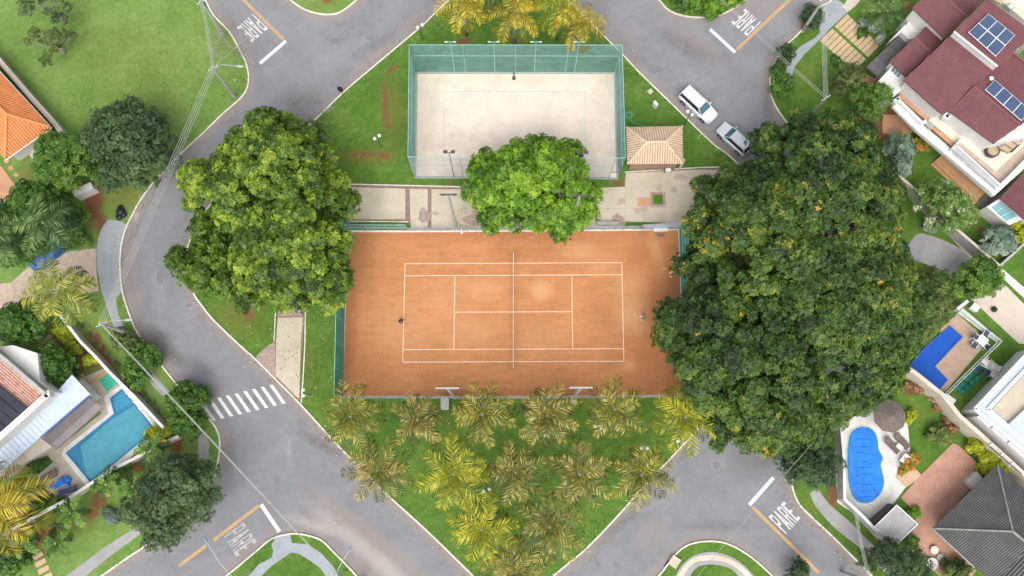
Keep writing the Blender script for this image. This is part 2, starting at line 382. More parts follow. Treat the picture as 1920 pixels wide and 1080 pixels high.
def sheet(name, px, z, m, step=None, attrs=None, raw=False):
    """flat ground piece; optional grid inside carries dirt, wear and tone attributes"""
    pts = [Vector(p) for p in px] if raw else W(px, z)
    P = [Vector((p[0], p[1])) for p in pts]; n = len(P)
    edges = [(i, (i + 1) % n) for i in range(n)]
    if step:
        A = np.array([(p.x, p.y) for p in P]); lo, hi = A.min(0), A.max(0)
        lo = np.maximum(lo, (-72, -32)); hi = np.minimum(hi, (72, 72))
        gx, gy = np.meshgrid(np.arange(lo[0], hi[0], step), np.arange(lo[1], hi[1], step)); g = np.stack([gx.ravel(), gy.ravel()], 1)
        g += np.random.RandomState(3).uniform(-.2, .2, g.shape) * step
        g = g[inpoly(g, [(p.x, p.y) for p in P])]
        g = g[segdist(g, [(p.x, p.y) for p in P] + [(P[0].x, P[0].y)]) > step * .45]
        P = P + [Vector(q) for q in g]
    r = geometry.delaunay_2d_cdt(P, edges, [list(range(n))], 1, 1e-4)
    me = bpy.data.meshes.new(name); me.from_pydata([(v.x, v.y, z) for v in r[0]], [], [tuple(f) for f in r[2]])
    me.materials.append(m); o = bpy.data.objects.new(name, me); C.objects.link(o); o['kind'] = 'structure'
    V = np.array([(v.x, v.y) for v in r[0]])
    for k, fn in (attrs or {}).items():
        a = me.attributes.new(k, 'FLOAT', 'POINT'); a.data.foreach_set('value', np.clip(fn(V), 0, 1).astype(np.float32))
    if len(me.polygons) and me.polygons[0].normal.z < 0: me.flip_normals()
    return o
def blobs(L):
    return lambda V: np.max([blob(V, *b) for b in L], 0)

parkL = [(870, -25), (812, 28), (793, 47), (700, 125), (645, 172), (590, 225), (520, 290), (440, 345), (385, 395), (356, 450), (348, 500), (362, 548),
         (380, 575), (402, 602), (450, 648), (480, 675), (560, 755), (610, 810), (643, 845), (720, 922), (800, 995), (885, 1078), (945, 1140), (975, 1140)]
parkR = [(1040, 1078), (1100, 1028), (1165, 960), (1200, 920), (1268, 848), (1370, 740), (1460, 655), (1540, 575), (1570, 510), (1560, 455), (1500, 400),
         (1420, 340), (1365, 290), (1335, 268), (1270, 205), (1200, 137), (1168, 103), (1120, 55), (1060, -5), (990, -90), (950, -90)]
park = smooth(parkL + parkR, 4, True)
westK = [(330, -60), (370, -20), (385, 0), (400, 28), (430, 60), (450, 95), (461, 118), (466, 142), (463, 165), (450, 185), (420, 211), (380, 250), (345, 282), (315, 312), (285, 345), (262, 377),
         (247, 405), (236, 428), (227, 460), (225, 500), (229, 545), (241, 585), (258, 625), (290, 668), (320, 707), (345, 737), (375, 770), (400, 795), (411, 820),
         (411, 850), (405, 880), (395, 915), (375, 950), (330, 985), (275, 1022), (230, 1052), (190, 1080), (120, 1125), (60, 1165)]
west = [(-500, -60)] + smooth(westK, 4) + [(60, 1400), (-500, 1400)]
eastK = [(1610, -80), (1575, -25), (1557, 2), (1527, 20), (1500, 60), (1477, 82), (1459, 105), (1447, 130), (1444, 158), (1450, 190), (1480, 235), (1540, 290), (1610, 345), (1665, 400), (1690, 460),
         (1694, 530), (1680, 610), (1645, 690), (1590, 765), (1530, 830), (1498, 870), (1487, 895), (1487, 918), (1500, 947), (1530, 977), (1560, 1005), (1600, 1045), (1640, 1085), (1700, 1145)]
east = smooth(eastK, 4) + [(1700, 1400), (2500, 1400), (2500, -400), (1700, -400)]
nl = smooth([(470, -80), (520, -22), (545, 0), (570, 17), (600, 26), (628, 26), (647, 17), (668, 0), (710, -40), (770, -110)], 4)
nr = smooth([(1130, -110), (1200, -40), (1236, 0), (1256, 20), (1290, 31), (1335, 31), (1368, 20), (1396, 0), (1430, -30), (1500, -100)], 4)
sl_ = smooth([(340, 1160), (400, 1100), (432, 1074), (480, 1034), (510, 1010), (545, 1001), (572, 1003), (602, 1013), (625, 1035), (650, 1060), (672, 1084), (740, 1160)], 4)
sr_ = smooth([(1150, 1190), (1212, 1100), (1237, 1078), (1256, 1053), (1277, 1030), (1302, 1018), (1338, 1015), (1370, 1022), (1410, 1046), (1450, 1082), (1520, 1150)], 4)
blocks = dict(park=park, west=west, east=east, nl=nl, nr=nr, sl=sl_, sr=sr_)
BW = {k: [tuple(p) for p in W(v, 0)] for k, v in blocks.items()}

sheet('ground', [(-1500, -1500), (1500, -1500), (1500, 1500), (-1500, 1500)], -.2, LAWN, raw=True)
def road_dust(V):
    d = np.minimum.reduce([segdist(V, BW[k] + ([BW[k][0]])) for k in BW])
    a = np.clip(.95 - d / 1.5, 0, 1)
    a = np.maximum(a, blobs([(700, 1010, 170, 16, -36, .9), (620, 985, 70, 16, -20, .9), (1195, 165, 90, 16, -45, .8), (1250, 215, 50, 12, -40, .8), (1420, 10, 120, 40, 0, .55), (690, 1050, 60, 30, -20, .9), (1110, 1010, 70, 18, 40, .7), (1220, 1000, 40, 30, 40, .5),
                             (640, 720, 40, 10, -40, .5), (1300, 80, 90, 20, -35, .6), (245, 480, 14, 60, 5, .7), (255, 560, 18, 30, 0, .6), (700, 105, 70, 9, 42, .8), (770, 40, 60, 9, 42, .7), (1170, 60, 16, 60, 30, .5)])(V))
    return a
def road_dark(V):
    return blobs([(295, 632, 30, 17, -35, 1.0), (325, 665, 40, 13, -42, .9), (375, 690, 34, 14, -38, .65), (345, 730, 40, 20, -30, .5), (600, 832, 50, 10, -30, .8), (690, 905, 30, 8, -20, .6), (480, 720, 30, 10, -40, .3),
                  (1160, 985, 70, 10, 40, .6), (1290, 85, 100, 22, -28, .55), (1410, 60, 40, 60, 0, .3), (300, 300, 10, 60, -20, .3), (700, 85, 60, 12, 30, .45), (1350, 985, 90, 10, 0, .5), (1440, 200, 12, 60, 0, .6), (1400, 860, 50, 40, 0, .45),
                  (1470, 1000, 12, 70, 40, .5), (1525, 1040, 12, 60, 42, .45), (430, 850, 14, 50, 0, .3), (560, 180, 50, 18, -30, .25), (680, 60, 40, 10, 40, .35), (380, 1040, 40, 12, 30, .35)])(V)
def road_light(V):
    return blobs([(700, 1045, 150, 16, -38, .95), (600, 990, 70, 9, -18, .8), (1420, 700, 10, 10), (640, 760, 70, 12, -40, .3), (1250, 930, 80, 30, 20, .25), (600, 120, 90, 30, 35, .2), (1290, 140, 110, 30, -40, .2), (300, 560, 14, 90, 12, .25), (253, 405, 7, 9, 0, 1), (540, 850, 8, 40, 10, .4), (640, 790, 60, 10, -35, .25)])(V)
sheet('road', [(-260, -260), (2200, -260), (2200, 1340), (-260, 1340)], -.12, ROAD, .55, dict(dust=road_dust, dark=road_dark, light=road_light))
soilP = blobs([(722, 190, 8, 60, 4, .8), (735, 130, 22, 10, 40, .75), (725, 225, 8, 22, 0, .9), (680, 290, 40, 7, 0, .8), (722, 293, 14, 9, 0, .95), (868, 77, 26, 8, 0, 1), (968, 77, 14, 8, 0, .9), (1075, 76, 16, 8, 0, .8), (465, 590, 14, 12, 0, .9),
               (405, 418, 12, 10, 0, 1), (1365, 228, 5, 5, 0, .3), (600, 690, 4, 60, 0, .35), (690, 745, 130, 4, 0, .8), (1215, 797, 9, 6, 0, .8), (1304, 300, 8, 6, 0, .3), (1480, 540, 30, 30, 0, .9), (520, 380, 20, 20, 0, .8), (900, 345, 60, 7, 0, .5), (850, 342, 20, 6, 0, .6), (1160, 345, 20, 14, 0, .7), (1378, 240, 5, 5, 0, .3)])
dryP = blobs([(735, 210, 30, 90, 8, .8), (690, 292, 75, 22, 0, .8), (580, 680, 12, 70, 0, .6), (740, 340, 130, 6, 0, .3), (1240, 232, 20, 8, 0, .5), (600, 725, 20, 20, 0, .4), (450, 590, 60, 50, 0, .7), (1363, 268, 8, 6, 0, .4)])
sheet('park_lawn', park, 0, LAWN, .55, dict(soil=soilP, dry=dryP))
wsoil = blobs([(178, 640, 8, 26, -30, 1), (190, 655, 60, 9, -58, 1), (255, 740, 60, 9, -52, 1), (290, 775, 30, 9, -45, 1), (170, 560, 20, 8, -40, .5), (330, 835, 16, 22, 0, 1), (190, 930, 30, 14, 40, 1), (175, 962, 26, 10, 30, 1), (230, 890, 34, 12, 42, 1), (260, 870, 16, 10, 30, 1), (90, 1000, 36, 14, 10, 1), (75, 1030, 14, 22, 0, .9), (280, 705, 34, 8, -45, .6),
               (175, 385, 22, 50, -10, 1), (190, 420, 14, 28, 0, 1), (100, 650, 16, 40, -30, .8), (150, 672, 20, 30, 0, .6), (180, 690, 14, 8, 0, .8), (60, 640, 30, 12, 0, .6), (105, 940, 14, 40, 0, .6), (40, 970, 40, 20, 0, .7), (300, 920, 60, 50, 0, .9), (70, 130, 10, 5, 0, .1), (20, 300, 12, 10, 0, .5), (60, 320, 20, 12, 0, .4)])
wdry = blobs([(250, 110, 150, 110, 0, .38), (160, 80, 60, 30, 0, .35), (165, 680, 60, 50, -40, 1), (240, 370, 50, 30, 0, .8), (150, 980, 60, 30, 20, .55), (210, 620, 40, 12, -50, .6), (300, 200, 90, 60, 0, .35), (60, 330, 40, 30, 0, .8), (320, 700, 30, 20, 0, .5)])
sheet('west_lawn', west, 0, FIELD, .7, dict(soil=wsoil, dry=wdry))
esoil = blobs([(1640, 240, 40, 30, -30, 1), (1670, 215, 30, 14, -40, .9), (1560, 930, 12, 30, 0, .9), (1555, 900, 8, 40, 0, .6), (1635, 350, 50, 8, -40, .6), (1705, 730, 18, 16, -40, .8), (1790, 430, 30, 8, -40, .8), (1700, 350, 14, 8, 0, .5), (1700, 12, 16, 14, 0, 1), (1600, 500, 90, 160, 0, .9), (1850, 440, 30, 10, -40, 1), (1640, 1010, 22, 8, -45, .6), (1500, 960, 10, 10, 0, .2)])
edry = blobs([(1515, 140, 30, 40, 0, .5), (1725, 775, 30, 40, 0, .4), (1840, 560, 20, 30, 0, .4), (1700, 310, 30, 20, 0, .5), (1520, 950, 14, 50, 40, .4)])
sheet('east_lawn', east, 0, LAWN, .7, dict(soil=esoil, dry=edry))
for nm, k, mm in (('north_lawn', 'nl', FIELD), ('shrub_bed', 'nr', LAWN), ('corner_lawn', 'sl', LAWN), ('verge_lawn', 'sr', LAWN)):
    sheet(nm, blocks[k], 0, mm, .9, dict(soil=blobs([(610, 2, 22, 8, 0, .9), (1310, -5, 60, 30, 0, .9)]), dry=blobs([(600, 10, 50, 20, 0, .5)])))
for k, closed in (('park', True), ('west', False), ('east', False), ('nl', False), ('nr', False), ('sl', False), ('sr', False)):
    src = park if closed else {'west': smooth(westK, 4), 'east': smooth(eastK, 4), 'nl': nl, 'nr': nr, 'sl': sl_, 'sr': sr_}[k]
    b = MB(); b.strip(W(src), .16, -.16, .035, closed=closed); b.build('kerb', KERB, kind='structure')

# ---------------------------------------------------------------- paving
def pave(name, px, m, z=.02, t=.1, par=None):
    b = MB(); b.prism(W(px, z), z0=z - t); return b.build(name, m, par, kind=None if par else 'structure')
pave('pavement', smooth([(203, 412), (226, 415), (237, 425), (231, 455), (226, 500), (230, 545)], 3) + [(217, 560), (222, 590), (237, 622), (213, 612), (200, 575), (190, 545), (182, 500), (181, 465), (186, 440), (194, 422)], GREYPAVE, .025)
pave('pavement_strip', [(213, 612), (237, 622), (262, 665), (300, 715), (345, 765), (378, 800), (392, 830), (392, 860), (372, 862), (372, 815), (335, 770), (290, 728), (255, 685)], CONC2, .021)
pave('gravel_driveway', [(180, 466), (181, 510), (185, 545), (120, 560), (45, 590), (-80, 620), (-80, 540), (20, 530), (52, 502), (100, 476), (140, 470)], PEB2, .022)
pave('pavement_path', [(258, 987), (264, 1000), (200, 1048), (155, 1085), (110, 1120), (95, 1100), (140, 1068), (200, 1023)], CONC2, .021)
pave('pavement_corner', t(3, 0, [(500, -10), (560, 20), (600, 90), (480, 200), (372, 312), (275, 405), (200, 500), (165, 620), (118, 612), (135, 520), (190, 405), (240, 350), (350, 285), (388, 245), (378, 100), (440, 30)]), GREYPAVE, .02)
pave('walkway', t(3, 0, [(555, 50), (600, 90), (655, 45), (740, -60), (640, -60)]), WALLC, .022)
pave('pavement_slab', smooth([(1700, 470), (1718, 440), (1740, 440), (1780, 455), (1812, 475), (1830, 500), (1810, 514), (1780, 512), (1745, 498), (1715, 487)], 3, True), CONC2, .021)
pave('pavement_east', smooth([(1533, 915), (1555, 945), (1590, 975), (1620, 1005), (1645, 1030), (1680, 1065), (1720, 1100)], 3) + smooth([(1700, 1115), (1655, 1070), (1622, 1035), (1590, 1010), (1560, 985), (1530, 950), (1518, 925)], 3), CONC2, .02)
pave('corner_path', [(530, 1004), (545, 1003), (547, 1018), (575, 1020), (600, 1035), (625, 1062), (638, 1085), (615, 1085), (600, 1065), (580, 1050), (560, 1038), (546, 1036), (530, 1047), (508, 1062), (485, 1085), (462, 1085), (485, 1058), (510, 1045), (512, 1033), (509, 1022), (515, 1010)], GREYPAVE, .03)
pave('curved_path', smooth([(1262, 1090), (1275, 1065), (1295, 1045), (1320, 1036), (1350, 1037), (1380, 1049), (1405, 1070), (1425, 1095)], 4) + smooth([(1395, 1095), (1375, 1070), (1350, 1060), (1320, 1059), (1300, 1070), (1288, 1095)], 4), CONC2, .02)
b = MB(); b.strip(W(smooth([(1270, 1092), (1285, 1065), (1303, 1050), (1325, 1046), (1350, 1047), (1378, 1058), (1402, 1078), (1415, 1098)], 4)), .5, .026); b.build('path_marking', WALLC, kind='structure')
# park paving
pave('brick_border', [(632, 345), (700, 347), (870, 351), (1170, 355), (1172, 323), (1390, 313), (1430, 322), (1420, 420), (1300, 425), (1293, 418), (1170, 416), (870, 428), (770, 430), (766, 414), (655, 413)], BRICKSTRIP, .012)
pave('plaza_paving', [(638, 350), (760, 354), (760, 411), (656, 411), (645, 380)], CONC, .024)
pave('plaza_paving', [(768, 354), (802, 355), (802, 427), (770, 427)], CONC, .025)
pave('plaza_paving', [(809, 355), (870, 355), (1125, 352), (1172, 350), (1174, 325), (1304, 318), (1400, 320), (1400, 418), (1293, 419), (1170, 415), (1150, 426), (809, 428)], CONC, .024)
b = MB()
for (a, c_) in (((872, 354), (872, 428)), ((1112, 352), (1112, 420)), ((1172, 352), (1310, 348)), ((1112, 392), (1300, 388)), ((1240, 330), (1240, 418)), ((940, 354), (940, 428)), ((1172, 325), (1172, 418))):
    b.strip(W([a, c_]), .04, .027)
b.build('paving_joint', CONC2, kind='structure')
for i, e in enumerate([(795, 405, 10, 14), (895, 410, 26, 14), (1195, 395, 7, 6), (1208, 392, 8, 5), (1264, 356, 6, 6), (1160, 415, 12, 14), (1275, 332, 12, 6), (1120, 410, 9, 12), (815, 400, 8, 4), (1236, 352, 6, 8), (1165, 378, 9, 6)]):
    pave('damp_stain', ell(*e, n=14, j=.25, seed=i), PEB if i in (0, 1, 5) else mat('damp_concrete', (.34, .285, .225), (.42, .35, .28), .9, 5) if i == 2 else MATS.get('damp_concrete', PEB), .0285 + i * .0001, .002)
pave('stone_patch', [(1195, 371), (1221, 370), (1221, 386), (1195, 387)], TERRACE, .03, .003)
b = MB(); fr = W([(1221.5, 363), (1245, 362), (1246, 385.5), (1222, 386)], 0); b.strip(fr, .28, 0, .05, closed=True); b.build('planter_kerb', PEB, kind='structure')
pave('grass_square', [(1223, 364.5), (1243.5, 364), (1244, 384), (1223.5, 384.5)], LAWN, .04)
pave('garden_path', [(521, 575), (516, 640), (516, 708), (562, 752), (564, 690), (571, 592), (570, 560), (522, 555)], BRICKSTRIP, .014)
pave('garden_path_slab', [(521, 596), (568, 595), (564, 640), (561, 748), (552, 740), (517, 704), (518, 640)], CONC, .026)
pave('garden_path_slab', [(522, 560), (570, 560), (569, 591), (521, 593)], PEB, .025)
pave('pebble_corner', [(515, 640), (500, 650), (484, 664), (479, 671), (518, 711)], PEB, .02)
b = MB(); b.strip(W([(573, 560), (572, 640), (569, 700), (565, 755)]), .12, 0, .06); b.strip(W([(517, 575), (514, 640)]), .1, 0, .05); b.build('path_edging', KERB, kind='structure')
b = MB(); b.strip(W([(630, 345), (700, 346.5), (870, 350.5), (935, 352)]), .12, 0, .07); b.strip(W([(655, 415), (766, 416)]), .12, 0, .05); b.strip(W([(1172, 323), (1250, 318), (1310, 314.5), (1400, 312)]), .12, 0, .07); b.build('plaza_edging', KERB, kind='structure')

# ---------------------------------------------------------------- road paint
ZM = -.112
def mark(name, pts, m, z=ZM):
    b = MB()
    for i, q in enumerate(pts): b.add(W(q, z + i * .0004), [tuple(range(len(q)))[::-1]])
    return b.build(name, m, kind='structure')
def line(name, px, wd, m, z=ZM):
    b = MB(); b.strip(W(px), wd, z); return b.build(name, m, kind='structure')
for a, c_ in (((535.5, 76), (487, 118)), ((1331.7, 54), (1379, 97.5)), ((489, 946), (523.5, 997)), ((1451, 895.5), (1405.5, 947))): line('stop_line', [a, c_], .40, WPAINT)
def dbl(px, off=1.6, wd=.11):
    for s in (-1, 1):
        a, c_ = Vector(px[0]), Vector(px[-1]); d = (c_ - a).normalized(); n = Vector((-d.y, d.x)) * off * s
        line('centre_line', [tuple(Vector(p) + n) for p in px], wd, YPAINT)
dbl([(420, -40), (457, 0), (531, 73)]); dbl([(1520, -38), (1460, 18), (1382, 92)]); dbl([(485, 948), (400, 1013)]); dbl([(386, 1023), (335, 1061)]); dbl([(1411, 950), (1536, 1074)])
def word(TL, BL, TR, BR, pm, name='stop_lettering'):
    def mp(u, v):
        a = Vector(TL).lerp(Vector(TR), u); c_ = Vector(BL).lerp(Vector(BR), u); return tuple(c_.lerp(a, v))
    G_ = {'P': [[(0, 0), (.25, 0), (.25, 1), (0, 1)], [(.25, .87), (.78, .87), (.9, 1), (.25, 1)], [(.25, .42), (.9, .42), (.78, .54), (.25, .54)], [(.76, .5), (1, .5), (1, .93), (.76, .9)]],
          'A': [[(0, 0), (.28, 0), (.62, 1), (.36, 1)], [(.72, 0), (1, 0), (.64, 1), (.4, 1)], [(.2, .22), (.8, .22), (.75, .36), (.24, .36)]],
          'R': [[(0, 0), (.25, 0), (.25, 1), (0, 1)], [(.25, .87), (.78, .87), (.9, 1), (.25, 1)], [(.25, .45), (.9, .45), (.78, .56), (.25, .56)], [(.76, .5), (1, .54), (1, .93), (.76, .9)], [(.5, .47), (.74, .47), (1, 0), (.76, 0)]],
          'E': [[(0, 0), (.34, 0), (.34, 1), (0, 1)], [(.34, .86), (1, .86), (1, 1), (.34, 1)], [(.34, 0), (1, 0), (1, .14), (.34, .14)], [(.34, .44), (.85, .44), (.85, .57), (.34, .57)]]}
    Q = []
    for i, ch in enumerate('PARE'):
        for q in G_[ch]: Q.append([mp((i + .06 + .82 * u) / 4, v) for u, v in q])
    mark(name, Q, pm)
z9 = lambda ox, oy, L: [(ox + x / 9, oy + y / 9) for x, y in L]
word(*z9(420, 0, [(750, 478), (483, 225), (462, 722), (212, 472)]), WORN)
word(*z9(1320, 0, [(730, 612), (965, 378), (445, 370), (690, 140)]), WORN)
word(*z9(400, 930, [(510, 440), (170, 690), (745, 785), (400, 1035)]), FADED)
word(*z9(1400, 890, [(360, 715), (665, 1010), (640, 440), (915, 725)]), WORN)
for i in range(9):
    x, y = 1495 + 65.5 * i, 855 - 16 * i
    mark('crosswalk_bar', [t(0, 2, [(x, y), (x + 27, y - 3), (x + 125, y + 137), (x + 98, y + 142)])], WPAINT)
b = MB(); c_ = G(1343, 872, ZM); b.lathe((c_.x, c_.y, -.118), [(.62, 0), (.62, .006)], 20); o = b.build('manhole_ring', MATS['asphalt_ring'], kind='structure')
b = MB(); b.lathe((c_.x, c_.y, -.112), [(.36, 0), (.36, .008)], 20); b.build('manhole_cover', MATS['asphalt_patch'], kind='structure')
# ---------------------------------------------------------------- clay court
court = [(655, 434), (770, 434.5), (1000, 433), (1272, 431), (1277, 560), (1282, 700), (1283, 742), (960, 745), (641, 745), (646, 600), (652, 480)]
dk = blobs([(960, 440, 330, 12, 0, .8), (960, 740, 330, 10, 0, .8), (655, 600, 18, 150, 0, .75), (1265, 600, 30, 160, 0, 1), (1200, 480, 60, 30, 30, .7), (1225, 560, 30, 60, -10, .8), (1215, 680, 50, 60, 0, .75), (1180, 620, 25, 60, -8, .45), (700, 500, 50, 40, 0, .3), (960, 480, 60, 30, 0, .35), (690, 690, 40, 40, 0, .35), (1130, 445, 60, 20, 0, .6), (1100, 640, 60, 30, 20, .25), (1130, 580, 40, 30, 0, .3), (1015, 470, 50, 24, 10, .4)])  # darker tone along the court edges and in patches
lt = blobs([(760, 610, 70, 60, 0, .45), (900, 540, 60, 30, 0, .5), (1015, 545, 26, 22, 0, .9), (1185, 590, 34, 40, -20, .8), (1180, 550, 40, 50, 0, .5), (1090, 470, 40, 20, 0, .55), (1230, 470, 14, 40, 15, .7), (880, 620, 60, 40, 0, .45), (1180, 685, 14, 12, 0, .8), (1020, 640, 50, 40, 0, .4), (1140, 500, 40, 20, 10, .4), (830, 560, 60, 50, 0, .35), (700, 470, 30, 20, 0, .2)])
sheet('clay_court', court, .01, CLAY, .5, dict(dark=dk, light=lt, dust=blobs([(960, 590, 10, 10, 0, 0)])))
CP = dict(NW=G(759.6, 494.6), NE=G(1165.8, 492.5), SW=G(755, 679), SE=G(1169.8, 677.3))
def cpt(u, v):  # u along length 0..1, v across 0 (north) .. 1
    a = CP['NW'].lerp(CP['NE'], u); c_ = CP['SW'].lerp(CP['SE'], u); q = a.lerp(c_, v); return (q.x, q.y)
LW = mat('line_tape', (.80, .62, .46), (.66, .42, .26), 2, 8, .7)
sv = 1.37 / 10.97; su = 5.485 / 23.77
b = MB()
for k, (p, q) in enumerate([((0, 0), (1, 0)), ((0, 1), (1, 1)), ((0, sv), (1, sv)), ((0, 1 - sv), (1, 1 - sv)), ((0, 0), (0, 1)), ((1, 0), (1, 1)), ((su, sv), (su, 1 - sv)), ((1 - su, sv), (1 - su, 1 - sv)), ((su, .5), (1 - su, .5))]):
    b.strip([cpt(*p), cpt(*q)], .085, .016 + k * .0005)
b.build('court_line', LW, kind='structure')
b = MB(); b.strip(W([(653, 434), (770, 434.3), (1000, 433), (1273, 430.5), (1278, 560), (1284, 743)]), .16, 0, .09); b.strip(W([(650, 500), (641.5, 746)]), .14, 0, .09); b.build('court_kerb', KERB, kind='structure')
# tennis net
n0, n1 = Vector((*cpt(.5, -.09), 0)), Vector((*cpt(.5, 1.08), 0))
net = thing('tennis_net', 'tennis net with white top band strung across the clay court', 'net', (n0 + n1) / 2)
for p in (n0, n1):
    b = MB(); b.lathe((p.x, p.y, 0), [(.06, 0), (.06, 1.1), (.03, 1.12)], 8); b.build('net_post', METAL, net)
def sag(k): return n0.lerp(n1, k / 20) + Vector((0, 0, 1.07 - .16 * math.sin(math.pi * k / 20)))
b = MB(); d = (n1 - n0).normalized(); nx = Vector((-d.y, d.x, 0)) * .01
for k in range(20):
    a, c_ = sag(k), sag(k + 1); a0 = Vector((a.x, a.y, .05)); c0 = Vector((c_.x, c_.y, .05)); b.add([a0, c0, c_, a], [(0, 1, 2, 3)])
b.build('netting', net_mat('dark_net', (.05, .05, .06), .5), net)
b = MB(); b.tube([sag(k) for k in range(21)], .03, 4); b.build('top_band', WHITE, net)
# ---------------------------------------------------------------- fences
def fence(name, label, line_px, h, np_, pipe, panels, rails, z0=0, pr=.045, skip=()):
    """line_px base line; panels: list of (i, material) per segment"""
    P = W(line_px); root = thing(name, label, 'fence', P[0])
    for i in range(len(P) - 1):
        a, c_ = P[i], P[i + 1]; n = np_[i]
        if i in skip: continue
        for k in range(n + (1 if i == len(P) - 2 else 0)):
            q = a.lerp(c_, k / n); b = MB(); b.tube([q, q + Vector((0, 0, h))], pr, 6); b.build('fence_post', pipe, root)
        b = MB()
        for rz in rails: b.tube([a + Vector((0, 0, rz)), c_ + Vector((0, 0, rz))], pr * .9, 5)
        b.build('rail', pipe, root)
        pm = panels[i]
        if pm:
            d = (c_ - a); nv = Vector((-d.y, d.x, 0)).normalized() * .03
            b = MB(); m_ = max(2, int(d.length / 1.2)); hh = [z0, h * .35, h * .7, h - .02]
            rg = random.Random(i); vs = []
            for k in range(m_ + 1):
                for z in hh:
                    off = 0 if k in (0, m_) else rg.uniform(-.05, .05); vs.append(a.lerp(c_, k / m_) + nv * (1 + off * 8) + Vector((0, 0, z)))
            b.add(vs, [(k * 4 + j, (k + 1) * 4 + j, (k + 1) * 4 + j + 1, k * 4 + j + 1) for k in range(m_) for j in range(3)])
            b.build('net_panel', pm, root)
    return root
SH = 7.0
bp = [(780, 136), (1153, 136.5), (1158.5, 335), (1141, 335.5), (778, 333)]
sf = fence('court_fence', 'tall teal net fence around the sand court', bp + [bp[0]], SH, [4, 5, 1, 4, 5], TEALPIPE, [TEALNET, BLUENET, None, CLEARNET, BLUENET], (SH, SH * .62, .12), skip=(2,))
b = MB(); a_, c_ = G(1158.5, 335), G(1141, 335.5)
b.tube([a_ + Vector((0, 0, SH)), c_ + Vector((0, 0, SH))], .04, 5); b.build('top_rail', TEALPIPE, sf); b = MB(); b.tube([a_ + Vector((0, 0, 2.3)), c_ + Vector((0, 0, 2.3))], .04, 5); b.build('gate_lintel', DMETAL, sf)
gt = thing('mesh_gate', 'open white framed gate at the corner of the sand court fence', 'gate', c_)
b = MB(); e_ = G(1134, 329)
for z in (.1, 1.1, 2.1): b.tube([c_ + Vector((0, 0, z)), e_ + Vector((0, 0, z))], .03, 5)
for q in (c_, e_): b.tube([q + Vector((0, 0, .1)), q + Vector((0, 0, 2.1))], .03, 5)
b.build('gate_frame', WHITE, gt)
sandp = [(781, 137.5), (1152, 137.5), (1157, 333), (1060, 334), (779, 331.5)]
sheet('sand_court', sandp, .03, SAND, .5, dict(dust=blobs([(800, 250, 30, 90, 0, .5), (1130, 200, 20, 60, 0, .35), (970, 150, 180, 10, 0, .6), (960, 320, 180, 14, 0, .35)]), dark=blobs([(960, 240, 3, 60, 0, .5), (900, 200, 40, 20, 0, .18), (1100, 250, 30, 20, 0, .2)]), light=blobs([(960, 215, 120, 50, 0, .6), (860, 300, 60, 20, 0, .5)])))
b = MB(); b.strip(W([(781, 137), (1153, 137), (1157.5, 335), (778.5, 333)]), .22, 0, .12, closed=True); b.build('sand_kerb', CONC2, kind='structure')
tp = thing('court_tape', 'thin pale blue tape marking a rectangle on the sand', 'tape', G(966, 230, .03)); b = MB()
b.strip(W([(834, 172), (1097, 172), (1098, 300), (831, 300)]), .05, .036, .05, closed=True); b.build('tape_line', mat('pale_blue_tape', (.40, .50, .55)), tp)
tp = thing('volleyball_post', 'short dark post at the north side of the sand court', 'post', G(963.5, 147)); b = MB(); q = G(963.5, 147); b.tube([q, q + Vector((0, 0, 1.6))], .07, 8); b.build('post_shaft', DMETAL, tp); b = MB(); b.box(q + Vector((0, 0, .05)), (.4, .4, .1)); b.build('post_base', DMETAL, tp)
# floodlights of the sand court
def flood(px, h, label, m, m2, sp=.9, s=1, grp='floodlight poles of the sand court'):
    q = G(*px); o = thing('floodlight_pole', label, 'light pole', q, group=grp)
    b = MB(); b.tube([q, q + Vector((0, 0, h))], [.06, .045], 6); b.build('pole', m, o)
    b = MB(); b.tube([q + Vector((-sp, 0, h)), q + Vector((sp, 0, h))], .04, 5); b.build('crossbar', m, o)
    for k in (-1, 1):
        b = MB(); b.box(q + Vector((k * sp * .8, -.05 * s, h + .1)), (.42, .34, .14) if s < 0 else (.34, .14, .1), rx=R(25) * s); b.build('lamp_head', m2, o)
for px, l in (((852.5, 135.5), 'westernmost'), ((928, 135.5), 'second from the west'), ((1002, 135.5), 'third from the west'), ((1077, 135.5), 'easternmost')):
    flood(px, 7.6, f'teal pole with crossbar on the north net fence, {l}', TEALPIPE, TEALPIPE, .55)
flood((851.5, 332.5), 8.2, 'thin dark pole with two lamps on the south net fence, west one', DMETAL, DMETAL, .48, -1)
flood((1082, 333.5), 8.2, 'thin dark pole with two lamps beside the leafy tree, south net fence', DMETAL, DMETAL, .48, -1)
# clay court fences
TH = 5.0
fence('windscreen_fence', 'green windscreen fence along the west end of the clay court', [(650, 425), (643, 745)], TH, [7], TEALPIPE, [GREENNET], (TH, TH * .66, TH * .33, .1))
fence('windscreen_fence', 'green windscreen fence at the east end beneath the huge tree', [(1273, 430), (1278, 560), (1285, 745)], TH, [3, 4], TEALPIPE, [GREENNET, GREENNET], (TH, TH * .66, TH * .33, .1))
fence('mesh_fence', 'low grey mesh fence along the south side of the clay court', [(643, 746), (960, 747), (1285, 744)], 2.6, [9, 9], METAL, [CLEARNET, CLEARNET], (2.6, 1.3, .08))
fence('mesh_fence', 'low grey mesh fence between the paving and the clay court', [(653, 432), (764, 432.5)], 2.4, [3], TEALPIPE, [CLEARNET], (2.4, 1.2, .08))
fence('mesh_fence', 'low grey rail fence on the north side below the leafy tree', [(766, 432), (1000, 430.5), (1240, 428), (1272, 428)], 1.0, [6, 7, 1], METAL, [CLEARNET, CLEARNET, None], (1.0, .5, .08))
